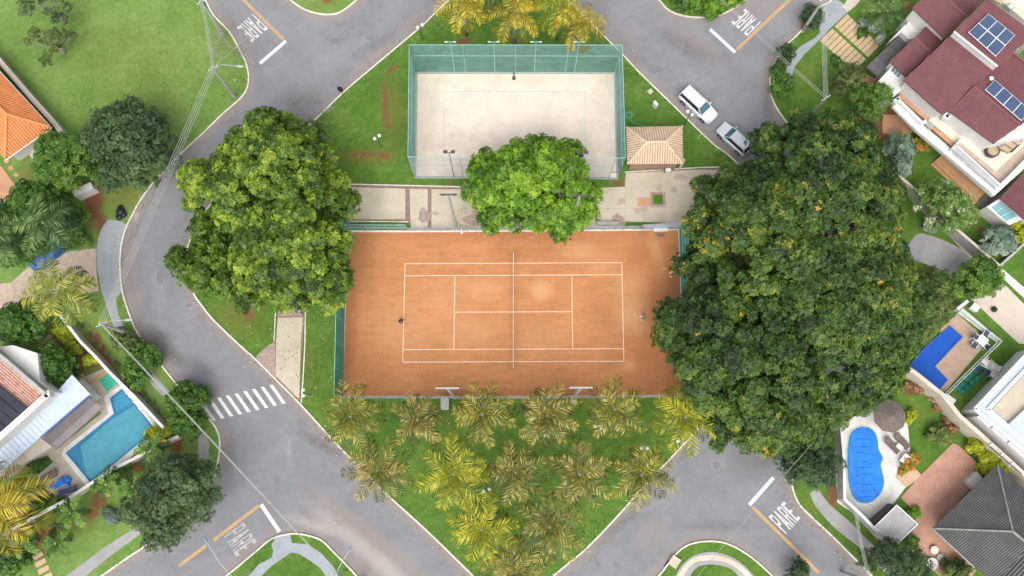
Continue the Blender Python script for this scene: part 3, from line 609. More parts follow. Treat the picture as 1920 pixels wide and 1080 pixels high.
b = MB(); q = thing('leaning_gate', 'open mesh gate of teal pipe beside the clay court fence', 'gate', G(656, 420)); pts = W([(657, 431), (656, 414)], 0)
for z in (.2, 1.2, 2.2): b.tube([pts[0] + Vector((0, 0, z)), pts[1] + Vector((0, 0, z))], .03, 5)
b.build('gate_frame', TEALPIPE, q)
# tall court lights
def tlight(base, lean_px, h, label, wide=2.0, plate=True):
    q = G(*base); o = thing('court_light', label, 'light pole', q, group='tall light poles beside the clay court')
    b = MB(); b.tube([q, q + Vector((0, 0, h))], [.17, .11], 8); b.build('pole', POLEC, o)
    b = MB(); b.box(q + Vector((0, 0, h + .05)), (wide * 2.3, .12, .12)); b.build('crossbar', METAL, o)
    for k in (-1, -.45, .45, 1):
        b = MB(); b.box(q + Vector((k * wide, -.15, h - .1)), (.38, .3, .16), rx=R(20)); b.build('lamp_head', DMETAL, o)
    return o
for top, l in (((839, 728), 'south side, nearer the crosswalk'), ((1089.5, 727), 'south side, nearer the huge tree'), ((841, 365), 'on the paving by the brick border'), ((1087, 367), 'rising through the leafy tree')):
    q = G(top[0], top[1], 11.8); v = q - Vector((0, 0, 11.8))
    o = thing('court_light', f'tall concrete light pole with long crossbar, {l}', 'light pole', v, group='tall light poles beside the clay court')
    b = MB(); b.tube([v, v + Vector((0, 0, 11.8))], [.20, .12], 8); b.build('pole', POLEC, o)
    b = MB(); b.box(v + Vector((0, 0, 11.85)), (2.2 if top[1] > 500 else 1.7, .14, .14)); b.build('crossbar', METAL if top[1] > 500 else DMETAL, o)
    for k in (-1, -.45, .45, 1) if top[1] > 500 else (-.6, .6):
        b = MB(); b.box(v + Vector((k * .9, 0, 11.7)), (.3, .14, .16)); b.build('lamp_head', METAL if top[1] > 500 else DMETAL, o)
# ---------------------------------------------------------------- vegetation
def leafmesh(name, Cn, Nn, L, wd, k, tilt, rnd, m, parent, seed=1, droop=.15, jit=.25):
    """many small leaf faces: k leaves round every cluster centre"""
    rg = np.random.RandomState(seed); n = len(Cn)
    Cn = np.asarray(Cn, float); Nn = np.asarray(Nn, float); Nn /= np.linalg.norm(Nn, axis=1)[:, None]
    ref = rg.normal(size=(n, 3)); t1 = np.cross(Nn, ref); t1 /= np.linalg.norm(t1, axis=1)[:, None]; t2 = np.cross(Nn, t1)
    a = (np.arange(k)[None, :] * 2 * np.pi / k) + rg.uniform(-.4, .4, (n, k))
    tl = tilt + rg.uniform(-jit, jit, (n, k)); Ls = np.broadcast_to(np.asarray(L, float).reshape(-1, 1), (n, k)) * rg.uniform(.75, 1.2, (n, k))
    ws = Ls * wd
    dr = (np.cos(a)[..., None] * t1[:, None] + np.sin(a)[..., None] * t2[:, None]); sd = -np.sin(a)[..., None] * t1[:, None] + np.cos(a)[..., None] * t2[:, None]
    up = Nn[:, None, :]; d = dr * np.cos(tl)[..., None] + up * np.sin(tl)[..., None]
    c0 = Cn[:, None, :]
    mid = c0 + d * (Ls * .5)[..., None] + up * (Ls * .08)[..., None]
    tip = c0 + d * Ls[..., None] - up * (Ls * droop)[..., None]
    V = np.stack([np.broadcast_to(c0, mid.shape), mid + sd * ws[..., None] / 2, tip, mid - sd * ws[..., None] / 2], 2).reshape(-1, 3)
    rn = np.clip(np.repeat(rnd, k) + rg.uniform(-.06, .06, n * k), 0, 1)
    return quadmesh(name, V, rn, m, parent)
def quadmesh(name, V, rn, m, parent, extra=None):
    V = V - np.array(rootloc(parent)); nf = len(V) // 4
    me = bpy.data.meshes.new(name); me.vertices.add(len(V)); me.vertices.foreach_set('co', V.astype(np.float32).ravel())
    me.loops.add(nf * 4); me.loops.foreach_set('vertex_index', np.arange(nf * 4, dtype=np.int32))
    me.polygons.add(nf); me.polygons.foreach_set('loop_start', np.arange(0, nf * 4, 4, dtype=np.int32))
    me.update(calc_edges=True); at = me.attributes.new('rnd', 'FLOAT', 'FACE'); at.data.foreach_set('value', rn.astype(np.float32))
    me.materials.append(m); o = bpy.data.objects.new(name, me); C.objects.link(o); o.parent = parent
    return o
def tree(name, label, cat, outline, ztop, z0, lm, sp=1.3, cr=.8, L=.32, wd=.5, k=5, dens=26, tilt=.35, seed=1, hue=.5, var=.5, trunk=.3, bark=None, group=None, peak=None, flow=None, flat=.65, edge=3.5, sparse=0, under=True, limbs=10):
    """crown of leaf clumps spread through the volume above an outline given at the crown's mid height"""
    rg = np.random.RandomState(seed); zm = z0 + (ztop - z0) * .35
    poly_ = [(p.x, p.y) for p in W(outline, zm)]; A = np.array(poly_); lo, hi = A.min(0), A.max(0)
    gx, gy = np.meshgrid(np.arange(lo[0], hi[0] + sp, sp), np.arange(lo[1], hi[1] + sp, sp * .87)); gx[1::2] += sp / 2
    g = np.stack([gx.ravel(), gy.ravel()], 1) + rg.uniform(-.35, .35, (gx.size, 2)) * sp
    g = g[inpoly(g, poly_)]; d = segdist(g, poly_ + [poly_[0]]); keep = d > cr * .2
    if sparse: keep &= rg.rand(len(g)) > sparse
    g = g[keep]; d = d[keep]
    dm = max(d.max(), .01); q = np.clip(d / min(edge + dm * .35, dm), 0, 1)
    low = noise2(g, 6.5, seed) ; mid_ = noise2(g, 3.0, seed + 7)
    z = z0 + (ztop - z0) * np.clip(flat * .25 + (1 - flat * .25) * np.sqrt(np.clip(1 - (1 - q) ** 2, 0, 1)) - .22 * low - .12 * mid_, .02, 1)
    r = cr * rg.choice([.6, .8, 1.0, 1.25, 1.5], len(g)) * rg.uniform(.9, 1.1, len(g)); cen = np.column_stack([g, z]); inner = q
    if under:  # lower clumps fill the rim and the inside of the crown
        m2 = rg.rand(len(g)) < .7; c2 = cen[m2].copy(); c2[:, 2] = z0 + (c2[:, 2] - z0) * rg.uniform(.15, .6, m2.sum()); c2[:, :2] += rg.uniform(-.5, .5, (m2.sum(), 2)) * sp
        cen = np.vstack([cen, c2]); r = np.concatenate([r, r[m2] * 1.05]); q = np.concatenate([q, q[m2]])
    base = cen[:, :2].mean(0); root = thing(name, label, cat, (base[0], base[1], 0), group=group)
    hueC = np.clip(hue + var * (rg.rand(len(cen)) - .5) * .55 + .22 * (noise2(cen[:, :2], 5, seed + 3) - .5), 0.02, .93)
    if flow is not None:
        fm = flow(cen[:, :2]) * (rg.rand(len(cen)) < .5)
    stretch = rg.uniform(.7, 1.35, (len(cen), 3)); nn = np.maximum((dens * (r / cr) ** 2).astype(int), 4); idx = np.repeat(np.arange(len(cen)), nn); N_ = len(idx)
    v = rg.normal(size=(N_, 3)); v /= np.linalg.norm(v, axis=1)[:, None]; v[:, 2] = np.where(v[:, 2] < -.25, -v[:, 2], v[:, 2])
    rad = r[idx] * (rg.uniform(.25, 1.12, N_) ** .6); pc = cen[idx] + v * rad[:, None] * np.array([1, 1, .8]) * stretch[idx]
    nr = v + np.array([0, 0, .55]); rn = np.clip(hueC[idx] + rg.uniform(-.24, .24, N_) * min(1, var * 1.5) + .5 * var * (noise2(pc[:, :2] + pc[:, 2:] * .7, .9, seed + 9) - .5), 0, .94)
    if flow is not None: rn = np.where((rg.rand(N_) < fm[idx] * .07), .98, rn)
    leafmesh('crown', pc, nr, L * rg.uniform(.8, 1.2, N_), wd, k, tilt, rn, lm, root, seed)
    b = MB(); bs = Vector((base[0], base[1], 0)); th = z0 + (ztop - z0) * .25
    fk = bs + Vector((rg.uniform(-.3, .3), rg.uniform(-.3, .3), max(th * .6, .2)))
    b.tube([bs - Vector((0, 0, .05)), bs + Vector((0, 0, th * .12)), fk], [trunk * 1.35, trunk, trunk * .85], 9)
    for i in rg.choice(len(cen), min(limbs, len(cen)), replace=False):
        e = Vector(cen[i]); m1 = fk.lerp(e, .5) + Vector((0, 0, -.08 * (e - fk).length)); b.tube([fk - Vector((0, 0, .1)), m1, e], [trunk * .6, trunk * .32, trunk * .1], 6)
    b.build('trunk', bark or BARK, root, smooth=True)
    return root
def noise2(P, s, seed):
    rg = np.random.RandomState(seed * 13 + 5); T = rg.rand(64, 64); x = P[:, 0] / s + 31.3; y = P[:, 1] / s + 27.7
    i = np.floor(x).astype(int); j = np.floor(y).astype(int); fx = x - i; fy = y - j; fx = fx * fx * (3 - 2 * fx); fy = fy * fy * (3 - 2 * fy)
    g = lambda a, b_: T[a % 64, b_ % 64]
    return (g(i, j) * (1 - fx) + g(i + 1, j) * fx) * (1 - fy) + (g(i, j + 1) * (1 - fx) + g(i + 1, j + 1) * fx) * fy
LF_BRIGHT = leaf_mat('bright_leaf', [(0, (.018, .040, .006)), (.3, (.050, .105, .010)), (.55, (.115, .20, .016)), (.8, (.22, .32, .024)), (.95, (.36, .42, .05))], .42)
LF_LIME = leaf_mat('lime_leaf', [(0, (.03, .075, .006)), (.35, (.085, .19, .010)), (.7, (.19, .35, .016)), (.95, (.34, .47, .035))], .42)
LF_DARK = leaf_mat('dark_leaf', [(0, (.010, .022, .006)), (.35, (.030, .070, .010)), (.62, (.062, .125, .015)), (.85, (.13, .185, .020)), (.94, (.21, .21, .03)), (.96, (.48, .27, .02))], .5)
LF_BLUE = leaf_mat('blue_green_leaf', [(0, (.018, .040, .016)), (.5, (.055, .105, .036)), (.95, (.145, .21, .08))], .55)
LF_MID = leaf_mat('mid_green_leaf', [(0, (.02, .06, .008)), (.5, (.06, .15, .016)), (.95, (.17, .28, .035))], .5)
LF_OLIVE = leaf_mat('olive_leaf', [(0, (.03, .05, .012)), (.5, (.08, .12, .025)), (.95, (.20, .24, .06))], .6)
LF_YELLOW = leaf_mat('yellow_leaf', [(0, (.14, .20, .01)), (.5, (.38, .42, .015)), (.95, (.60, .55, .03))], .5)
LF_SILVER = leaf_mat('silver_leaf', [(0, (.08, .14, .09)), (.5, (.20, .28, .20)), (.95, (.45, .52, .42))], .6)
LF_WHITEFL = leaf_mat('white_flowered_leaf', [(0, (.03, .08, .012)), (.5, (.09, .18, .03)), (.8, (.16, .26, .05)), (.93, (.2, .3, .07)), (.95, (.72, .68, .62))], .5)
LF_RED = leaf_mat('red_orange_flower_leaf', [(0, (.03, .09, .01)), (.6, (.10, .20, .02)), (.8, (.18, .22, .02)), (.95, (.62, .20, .02))], .5)
LF_BROWN = leaf_mat('rust_leaf', [(0, (.16, .07, .035)), (.5, (.30, .14, .07)), (.95, (.45, .26, .12))], .6)
# huge dark tree
giant = [(1478, 192), (1530, 205), (1570, 196), (1610, 205), (1625, 235), (1650, 250), (1655, 300), (1690, 330), (1700, 370), (1694, 410), (1712, 440), (1694, 480), (1732, 505), (1745, 545), (1758, 580), (1740, 620), (1708, 650), (1698, 690),
         (1678, 722), (1648, 748), (1628, 765), (1595, 786), (1570, 800), (1530, 812), (1490, 835), (1430, 850), (1385, 828), (1345, 835), (1325, 800), (1300, 770), (1275, 745), (1266, 712), (1250, 690), (1256, 655), (1250, 625), (1262, 594), (1278, 560), (1300, 532),
         (1294, 500), (1302, 470), (1290, 430), (1286, 395), (1290, 360), (1310, 330), (1350, 322), (1374, 302), (1410, 288), (1432, 255), (1448, 222)]
def flw(P):
    return np.clip(noise2(P, 5, 91) * 1.6 - .55, 0, 1) * (.25 + .75 * (P[:, 1] > G(1500, 600, 9).y))
tree('huge_shade_tree', 'huge dark shade tree with orange flowers over the east road', 'tree', giant, 15.5, 5, LF_DARK, sp=1.5, cr=.98, L=.36, wd=.5, k=5, dens=95, seed=4, hue=.46, var=.75, trunk=.7, flow=flw, edge=7, limbs=26)
left = [(492, 203), (540, 205), (555, 235), (590, 245), (612, 280), (612, 310), (640, 345), (652, 390), (648, 430), (662, 450), (655, 480), (665, 520), (650, 545), (625, 570), (605, 585), (575, 572), (535, 575), (500, 568), (465, 575), (440, 560), (445, 520), (430, 480), (440, 440), (410, 425), (385, 400), (350, 385), (335, 350), (345, 305), (385, 300), (410, 290), (425, 262), (455, 240), (460, 215)]
tree('shade_tree', 'big bright green tree between the curved road and clay court', 'tree', left, 13, 4.5, LF_BRIGHT, sp=1.3, cr=.84, L=.36, wd=.45, k=6, dens=55, seed=6, hue=.47, var=.85, trunk=.5, edge=5, limbs=18)
tree('young_tree', 'smaller darker tree tucked beneath the big bright green one', 'tree', [(345, 420), (375, 405), (400, 425), (395, 450), (430, 440), (445, 470), (440, 520), (435, 550), (400, 558), (360, 540), (330, 520), (320, 490), (335, 465), (360, 460)], 7, 3, LF_BRIGHT, sp=1.1, cr=.7, L=.46, wd=.36, k=8, dens=16, seed=8, hue=.36, var=.4, trunk=.22, edge=2, sparse=.12)
midp = [(960, 262), (1000, 250), (1040, 255), (1070, 275), (1088, 300), (1100, 330), (1122, 355), (1115, 385), (1110, 410), (1080, 430), (1045, 440), (1015, 432), (965, 438), (955, 420), (925, 420), (895, 405), (875, 378), (870, 350), (880, 315), (905, 290), (935, 285)]
tree('leafy_tree', 'round lime green tree between the sand court and clay court', 'tree', midp, 10, 4, LF_LIME, sp=1.2, cr=.76, L=.36, wd=.45, k=6, dens=50, seed=9, hue=.46, var=.7, trunk=.35, edge=3, under=True)
# west trees
tree('field_tree', 'dense bluish green tree on the corner of the field', 'tree', ell(243, 268, 83, 80, 20, .07, 3), 9, 2.5, LF_BLUE, sp=1.0, cr=.75, L=.24, wd=.5, k=5, dens=46, seed=11, hue=.48, var=.6, trunk=.35, edge=3)
tree('garden_tree', 'mid green garden tree behind the orange roofed house', 'tree', [(75, 270), (105, 255), (150, 255), (185, 270), (195, 310), (185, 335), (150, 345), (125, 370), (85, 350), (75, 310)], 7, 2, LF_MID, sp=1.0, cr=.7, L=.34, wd=.35, k=5, dens=38, seed=12, hue=.5, var=.5, trunk=.25, edge=2)
tree('garden_tree', 'dark leafy tree overhanging the blue tarpaulin', 'tree', [(35, 350), (80, 345), (115, 355), (145, 380), (148, 405), (125, 430), (95, 440), (95, 462), (60, 480), (20, 480), (0, 470), (-20, 420), (10, 395)], 6.5, 2, LF_MID, sp=1.0, cr=.7, L=.35, wd=.5, k=5, dens=34, seed=13, hue=.36, var=.5, trunk=.25, edge=2)
tree('garden_tree', 'round glossy green tree above the coconut palm trunk', 'tree', ell(38, 605, 44, 38, 16, .07, 5), 5, 1.6, LF_MID, sp=.8, cr=.55, L=.30, wd=.5, k=5, dens=32, seed=14, hue=.36, var=.45, trunk=.2, edge=1.8)
tree('garden_tree', 'small round tree beside the white wall of the pool house', 'tree', ell(104, 686, 37, 36, 16, .1, 6), 4.5, 1.4, LF_MID, sp=.75, cr=.55, L=.26, wd=.45, k=5, dens=34, seed=15, hue=.44, var=.6, trunk=.15, edge=1.6)
tree('street_tree', 'big dark green tree at the bend of the lower street', 'tree', [(330, 850), (365, 855), (395, 870), (412, 900), (408, 940), (400, 975), (372, 985), (345, 1005), (310, 1030), (280, 1015), (265, 985), (235, 965), (222, 945), (240, 925), (270, 905), (290, 880), (300, 860)], 9, 2.5, LF_BLUE, sp=1.05, cr=.75, L=.23, wd=.45, k=5, dens=48, seed=16, hue=.52, var=.6, trunk=.35, edge=3.5)
tree('gnarled_tree', 'gnarled sparse tree in the open field, upper clump', 'tree', [(45, -10), (70, -15), (120, -10), (135, 15), (150, 22), (145, 35), (125, 40), (130, 55), (110, 50), (85, 32), (55, 35), (42, 20)], 6, 2, LF_BLUE, sp=1.1, cr=.6, L=.25, wd=.5, k=5, dens=26, seed=17, hue=.4, var=.7, trunk=.25, bark=PALEBARK, sparse=.2, under=False, edge=2)
tree('gnarled_tree', 'gnarled sparse tree in the open field, lower leaning clump', 'tree', [(55, 62), (75, 58), (110, 62), (135, 62), (165, 75), (160, 85), (130, 85), (132, 105), (95, 105), (85, 115), (72, 105), (75, 92), (50, 85)], 4.5, 1.5, LF_OLIVE, sp=1.0, cr=.5, L=.24, wd=.5, k=5, dens=24, seed=18, hue=.4, var=.7, trunk=.22, bark=PALEBARK, sparse=.25, under=False, edge=2)
# east trees
tree('pale_tree', 'pale grey green tree at the edge of the huge crown by the blue pool', 'tree', [(1730, 500), (1758, 545), (1780, 580), (1770, 600), (1742, 612), (1728, 645), (1705, 665), (1695, 640), (1710, 580), (1720, 530)], 9, 3, LF_OLIVE, sp=1.0, cr=.75, L=.28, wd=.4, k=5, dens=34, seed=19, hue=.5, var=.6, trunk=.25, edge=2)
tree('garden_tree', 'bright round tree in front of the maroon roofed house', 'tree', ell(1632, 190, 34, 30, 16, .1, 8), 6, 2, LF_MID, sp=.85, cr=.6, L=.3, wd=.35, k=5, dens=36, seed=20, hue=.62, var=.4, trunk=.2, edge=1.6)
tree('garden_tree', 'fine leaved olive tree beside the striped driveway', 'tree', ell(1585, 158, 32, 30, 16, .12, 9), 5.5, 1.6, LF_OLIVE, sp=.85, cr=.6, L=.24, wd=.4, k=5, dens=32, seed=21, hue=.6, var=.6, trunk=.2, edge=1.6)
tree('flowering_tree', 'tree with white blossom and pale new leaves below the wooden deck', 'tree', [(1718, 365), (1740, 345), (1775, 345), (1800, 365), (1822, 390), (1815, 420), (1790, 435), (1765, 445), (1745, 425), (1722, 400)], 6, 2, LF_WHITEFL, sp=.9, cr=.6, L=.28, wd=.4, k=5, dens=36, seed=22, hue=.62, var=.8, trunk=.2, edge=1.8)
tree('citrus_tree', 'rounded green tree with yellow tips at the path bend', 'tree', [(1800, 490), (1830, 480), (1850, 485), (1870, 510), (1872, 540), (1850, 560), (1820, 562), (1795, 545), (1788, 520)], 5.5, 1.8, LF_MID, sp=.85, cr=.55, L=.28, wd=.45, k=5, dens=30, seed=23, hue=.62, var=.9, trunk=.2, edge=1.6)
tree('silver_shrub', 'silvery leaved shrub at the corner of the garden wall', 'shrub', ell(1866, 455, 34, 28, 14, .1, 10), 3, .6, LF_SILVER, sp=.8, cr=.5, L=.3, wd=.4, k=5, dens=30, seed=24, hue=.4, var=.9, trunk=.1, edge=1.2)
tree('street_tree', 'dark blue green street tree beside the kidney shaped pool', 'tree', [(1470, 835), (1490, 818), (1530, 820), (1560, 840), (1570, 870), (1565, 900), (1540, 915), (1500, 915), (1475, 900), (1462, 870)], 7, 2, LF_BLUE, sp=.95, cr=.65, L=.27, wd=.35, k=5, dens=42, seed=25, hue=.46, var=.5, trunk=.25, edge=2)
tree('street_tree', 'dark blue green tree beside the small slatted shed', 'tree', [(1632, 1035), (1650, 1015), (1685, 1012), (1715, 1030), (1735, 1060), (1740, 1100), (1640, 1110), (1630, 1070)], 7, 2, LF_BLUE, sp=.95, cr=.65, L=.28, wd=.35, k=5, dens=42, seed=26, hue=.42, var=.5, trunk=.25, edge=2)
tree('garden_tree', 'dense tree with silver and green leaves under the power cable', 'tree', [(1665, 262), (1690, 255), (1705, 275), (1705, 310), (1680, 322), (1660, 300)], 5, 1.4, LF_SILVER, sp=.8, cr=.55, L=.26, wd=.4, k=5, dens=30, seed=27, hue=.25, var=.8, trunk=.15, edge=1.4)
shr = [  # name, label, outline, ztop, z0, material, spacing, clump, leaf, hue, cat
 ('bush', 'dark round bush on the pavement beside the power pole', ell(1521, 38, 22, 20, 12, .12, 31), 2.4, .4, LF_BLUE, .7, .5, .22, .45),
 ('bush', 'dark bush on the verge at the bend of the kerb', ell(1473, 105, 17, 19, 12, .12, 32), 2.2, .4, LF_BLUE, .7, .5, .22, .4),
 ('bush', 'bright bush on the verge above the huge tree', ell(1466, 168, 19, 22, 12, .12, 33), 2.2, .4, LF_MID, .7, .5, .22, .6),
 ('bush', 'low dark bush between two others along the kerb', ell(1460, 136, 12, 16, 12, .12, 34), 1.6, .3, LF_MID, .6, .42, .2, .35),
 ('bush', 'olive bush beside the street pole on the west verge', ell(236, 640, 26, 24, 12, .15, 35), 2.4, .4, LF_OLIVE, .75, .5, .24, .4),
 ('bush', 'green bush overhanging the west kerb', ell(275, 668, 30, 22, 12, .15, 36, .8), 2.2, .4, LF_MID, .75, .5, .24, .42),
 ('bush', 'bright green bush midway along the pool garden wall', ell(255, 702, 26, 22, 12, .12, 37, .9), 2.8, .5, LF_MID, .75, .5, .24, .62),
 ('bush', 'dark leafy bush nearest the crosswalk', ell(348, 752, 34, 32, 14, .12, 38), 3.6, .6, LF_MID, .8, .55, .28, .36),
 ('bush', 'dark leafy bush below the crosswalk end', ell(352, 795, 42, 22, 14, .12, 39), 3.2, .5, LF_MID, .8, .55, .28, .42),
 ('bush', 'yellow leaved bush at the corner of the pool', ell(298, 812, 17, 10, 12, .2, 40), 1.6, .2, LF_YELLOW, .5, .35, .3, .6),
 ('bush', 'dark bush in the lower corner by the stepping path', ell(14, 1038, 44, 36, 14, .12, 41), 4, .6, LF_MID, .85, .6, .26, .42),
 ('bush', 'low green bush on the verge by the blue tarpaulin', ell(148, 448, 26, 14, 12, .15, 42), 1.2, .1, LF_MID, .6, .4, .2, .5),
 ('bush', 'round pale cactus like bush by the sun loungers', ell(73, 926, 8, 8, 10, .05, 43), 1.0, .2, LF_SILVER, .3, .25, .12, .5),
 ('bush', 'dark bush among the fronds by the loungers', ell(80, 942, 16, 12, 10, .15, 44), 1.2, .1, LF_MID, .5, .4, .2, .45),
 ('bush', 'green shrub beside the lounger deck', ell(72, 872, 18, 12, 10, .15, 45, -.6), 1.3, .1, LF_MID, .5, .4, .2, .5),
 ('bush', 'grey violet leaved agave like shrub on the lower lawn', ell(206, 968, 14, 11, 10, .15, 46), .9, .1, LF_SILVER, .4, .32, .28, .06),
 ('bush', 'dark green bush hiding the lower park entrance wall', ell(222, 388 + 2000, 4, 4, 8), 1, .1, LF_MID, .6, .4, .2, .5),
 ('flowering_bush', 'bush with orange flowers under the white terrace', ell(1727, 268, 22, 15, 12, .15, 47, .3), 1.4, .2, LF_RED, .6, .4, .22, .75),
 ('bush', 'yellow flowering bush at the corner of the white terrace', ell(1692, 264, 12, 10, 12, .2, 48), 2, .4, LF_YELLOW, .5, .35, .24, .6),
 ('bush', 'yellow leaved bush by the glass roofed lean-to', ell(1914, 428, 16, 24, 12, .15, 49), 2, .4, LF_YELLOW, .6, .42, .24, .35),
 ('bush', 'loose shrub with cream flowers below the round parasol', ell(1758, 815, 26, 16, 12, .2, 50, .5), 1.6, .2, LF_OLIVE, .6, .42, .26, .7),
 ('bush', 'orange flowered border bush beside the white pool deck', ell(1705, 868, 9, 22, 12, .2, 51, .5), .9, .1, LF_RED, .45, .34, .22, .85),
 ('bush', 'yellow flowered bush next to the round parasol', ell(1708, 786, 8, 13, 12, .2, 52), 1.1, .1, LF_YELLOW, .45, .34, .22, .5),
 ('bush', 'small green bush beside the slatted shed', ell(1708, 1017, 12, 12, 12, .1, 53), 1, .1, LF_MID, .45, .34, .2, .7),
 ('bush', 'low bush between brick terrace and white pool deck', ell(1710, 963, 8, 7, 10, .1, 54), .9, .1, LF_LIME, .45, .3, .2, .5),
 ('bush', 'green shrub below the stone table set', ell(1800, 1072, 36, 16, 12, .15, 55), 2, .3, LF_OLIVE, .7, .45, .24, .5),
 ('bush', 'slender sapling growing in the lower street edge', ell(1495, 1070, 13, 24, 10, .15, 56), 3, .8, LF_BLUE, .6, .42, .22, .4),
 ('bush', 'leafy bush by the driveway pads', ell(1617, 45, 8, 6, 10, .1, 57), .9, .1, LF_SILVER, .4, .3, .15, .6),
 ('bush', 'small dark bush under the driveway edge', ell(1616, 40 + 22, 10, 7, 10, .1, 58), .9, .1, LF_MID, .4, .3, .2, .3),
 ('bush', 'silvery ground shrub near the garden palm', ell(1634, 52, 9, 7, 10, .1, 59), .9, .1, LF_SILVER, .4, .3, .15, .6),
 ('bush', 'silvery shrub at the end of the driveway pads', ell(1652, 72, 10, 8, 10, .1, 60), .9, .1, LF_SILVER, .4, .3, .15, .65),
 ('bush', 'bright clipped bush at the wall by the driveway', ell(1666, 70, 9, 9, 10, .1, 61), 1.2, .1, LF_LIME, .4, .3, .2, .3),
 ('bush', 'small shrub with white statue beside the driveway', ell(1566, 117, 9, 8, 10, .1, 62), .9, .1, LF_MID, .4, .3, .2, .3),
 ('hedge', 'dark hedge along the white house wall by the palm', [(1680, 68), (1700, 45), (1712, 28), (1718, 32), (1700, 60), (1686, 78)], 2.2, .2, LF_MID, .6, .4, .24, .4),
 ('bush', 'spiky pale bush at the end of the garden wall', ell(1742, 424, 11, 8, 10, .2, 63), .9, .1, LF_SILVER, .4, .3, .3, .4),
 ('hedge', 'golden yellow hedge between the two garden walls', t(3, 3, [(1470, 70), (1500, 35), (1560, 50), (1640, 120), (1700, 170), (1750, 230), (1850, 330), (1800, 330), (1720, 280), (1640, 290), (1580, 210), (1560, 140), (1480, 110)]), 2.0, .2, LF_YELLOW, .62, .42, .28, .45),
 ('hedge', 'narrow lime yellow hedge along the inside of the pool garden wall', [(104, 602), (118, 606), (140, 640), (165, 665), (188, 678), (186, 684), (168, 680), (150, 664), (125, 645), (108, 620)], 1.4, .1, LF_YELLOW, .5, .36, .26, .35),
 ('hedge', 'green climbing hedge along the lower garden wall', [(170, 915), (215, 885), (250, 862), (258, 868), (225, 890), (180, 922)], 1.6, .1, LF_MID, .5, .34, .22, .45),
 ('hedge', 'ivy over the low end of the garden wall', [(40, 975), (80, 955), (115, 935), (120, 942), (85, 966), (50, 985)], 1.4, .1, LF_MID, .5, .34, .2, .3),
 ('shrubbery', 'dense mixed shrubbery filling the northern street corner bed', [(1262, 12), (1275, -10), (1400, -14), (1385, 2), (1365, 12), (1335, 26), (1310, 24), (1285, 22)], 2.2, .2, LF_LIME, .8, .55, .3, .35),
 ('bush', 'pale bush beside the concrete wall of the lower field', ell(97, 308, 12, 12, 10, .1, 65), 1.2, .1, LF_OLIVE, .5, .35, .2, .6)]
for i, (nm, lb, ol, zt, z0, lm, sp, cr, L, hue) in enumerate(shr):
    if max(p[1] for p in ol) > 1500: continue
    tree(nm, lb, 'hedge' if nm == 'hedge' else 'bush', ol, zt, z0, lm, sp=sp, cr=cr, L=L, wd=.5, k=5, dens=26, seed=40 + i, hue=hue, var=.6, trunk=.05, edge=1.0, limbs=5)
# rust coloured shrubs along the east wall
for i, (x, y) in enumerate([(1718, 728), (1750, 748), (1763, 765), (1790, 774), (1773, 790), (1785, 806), (1702, 718)]):
    tree('small_shrub', f'small rust leaved shrub along the long cream wall, {["", "second", "third", "fourth", "fifth", "sixth", "seventh"][i] or "first"} in the row', 'bush', ell(x, y, 9, 8, 9, .2, i), 1.0, .1, LF_BROWN, sp=.45, cr=.3, L=.2, k=5, dens=16, seed=90 + i, hue=.5, var=.6, trunk=.03, edge=.6, limbs=3, group='rust shrubs along the cream wall')
# bare trees
def bare(label, px, h, spread, seed, m=PALEBARK):
    rg = random.Random(seed); q = G(*px); root = thing('bare_tree', label, 'tree', q, group='bare twiggy trees'); b = MB(); b.tube([q, q + Vector((0, 0, h * .4))], [.12, .08], 7); b.build('trunk', m, root); b = MB()
    def grow(p, d, L, r, lv):
        e = p + d * L; b.tube([p, p.lerp(e, .5) + Vector((rg.uniform(-.1, .1), rg.uniform(-.1, .1), 0)) * L, e], [r, r * .8, r * .55], 4, cap=False)
        if lv == 0: return
        for _ in range(4 if lv > 1 else 5):
            n = (d + Vector((rg.uniform(-1, 1), rg.uniform(-1, 1), rg.uniform(-.4, .5))) * .85).normalized(); grow(e if rg.random() < .6 else p.lerp(e, .6), n, L * rg.uniform(.55, .8), r * .6, lv - 1)
    for k in range(6):
        a = k * math.pi / 3 + rg.uniform(-.4, .4); grow(q + Vector((0, 0, h * .4)), Vector((math.cos(a) * spread, math.sin(a) * spread, .8)).normalized(), h * .34, .045, 3)
    b.build('crown', m, root)
bare('bare twiggy tree on the kerb beside the painted lettering', (448, 104), 4.5, 1.1, 3)
bare('bare twiggy tree on the kerb above the big bright tree', (588, 232), 4.5, 1.0, 5)
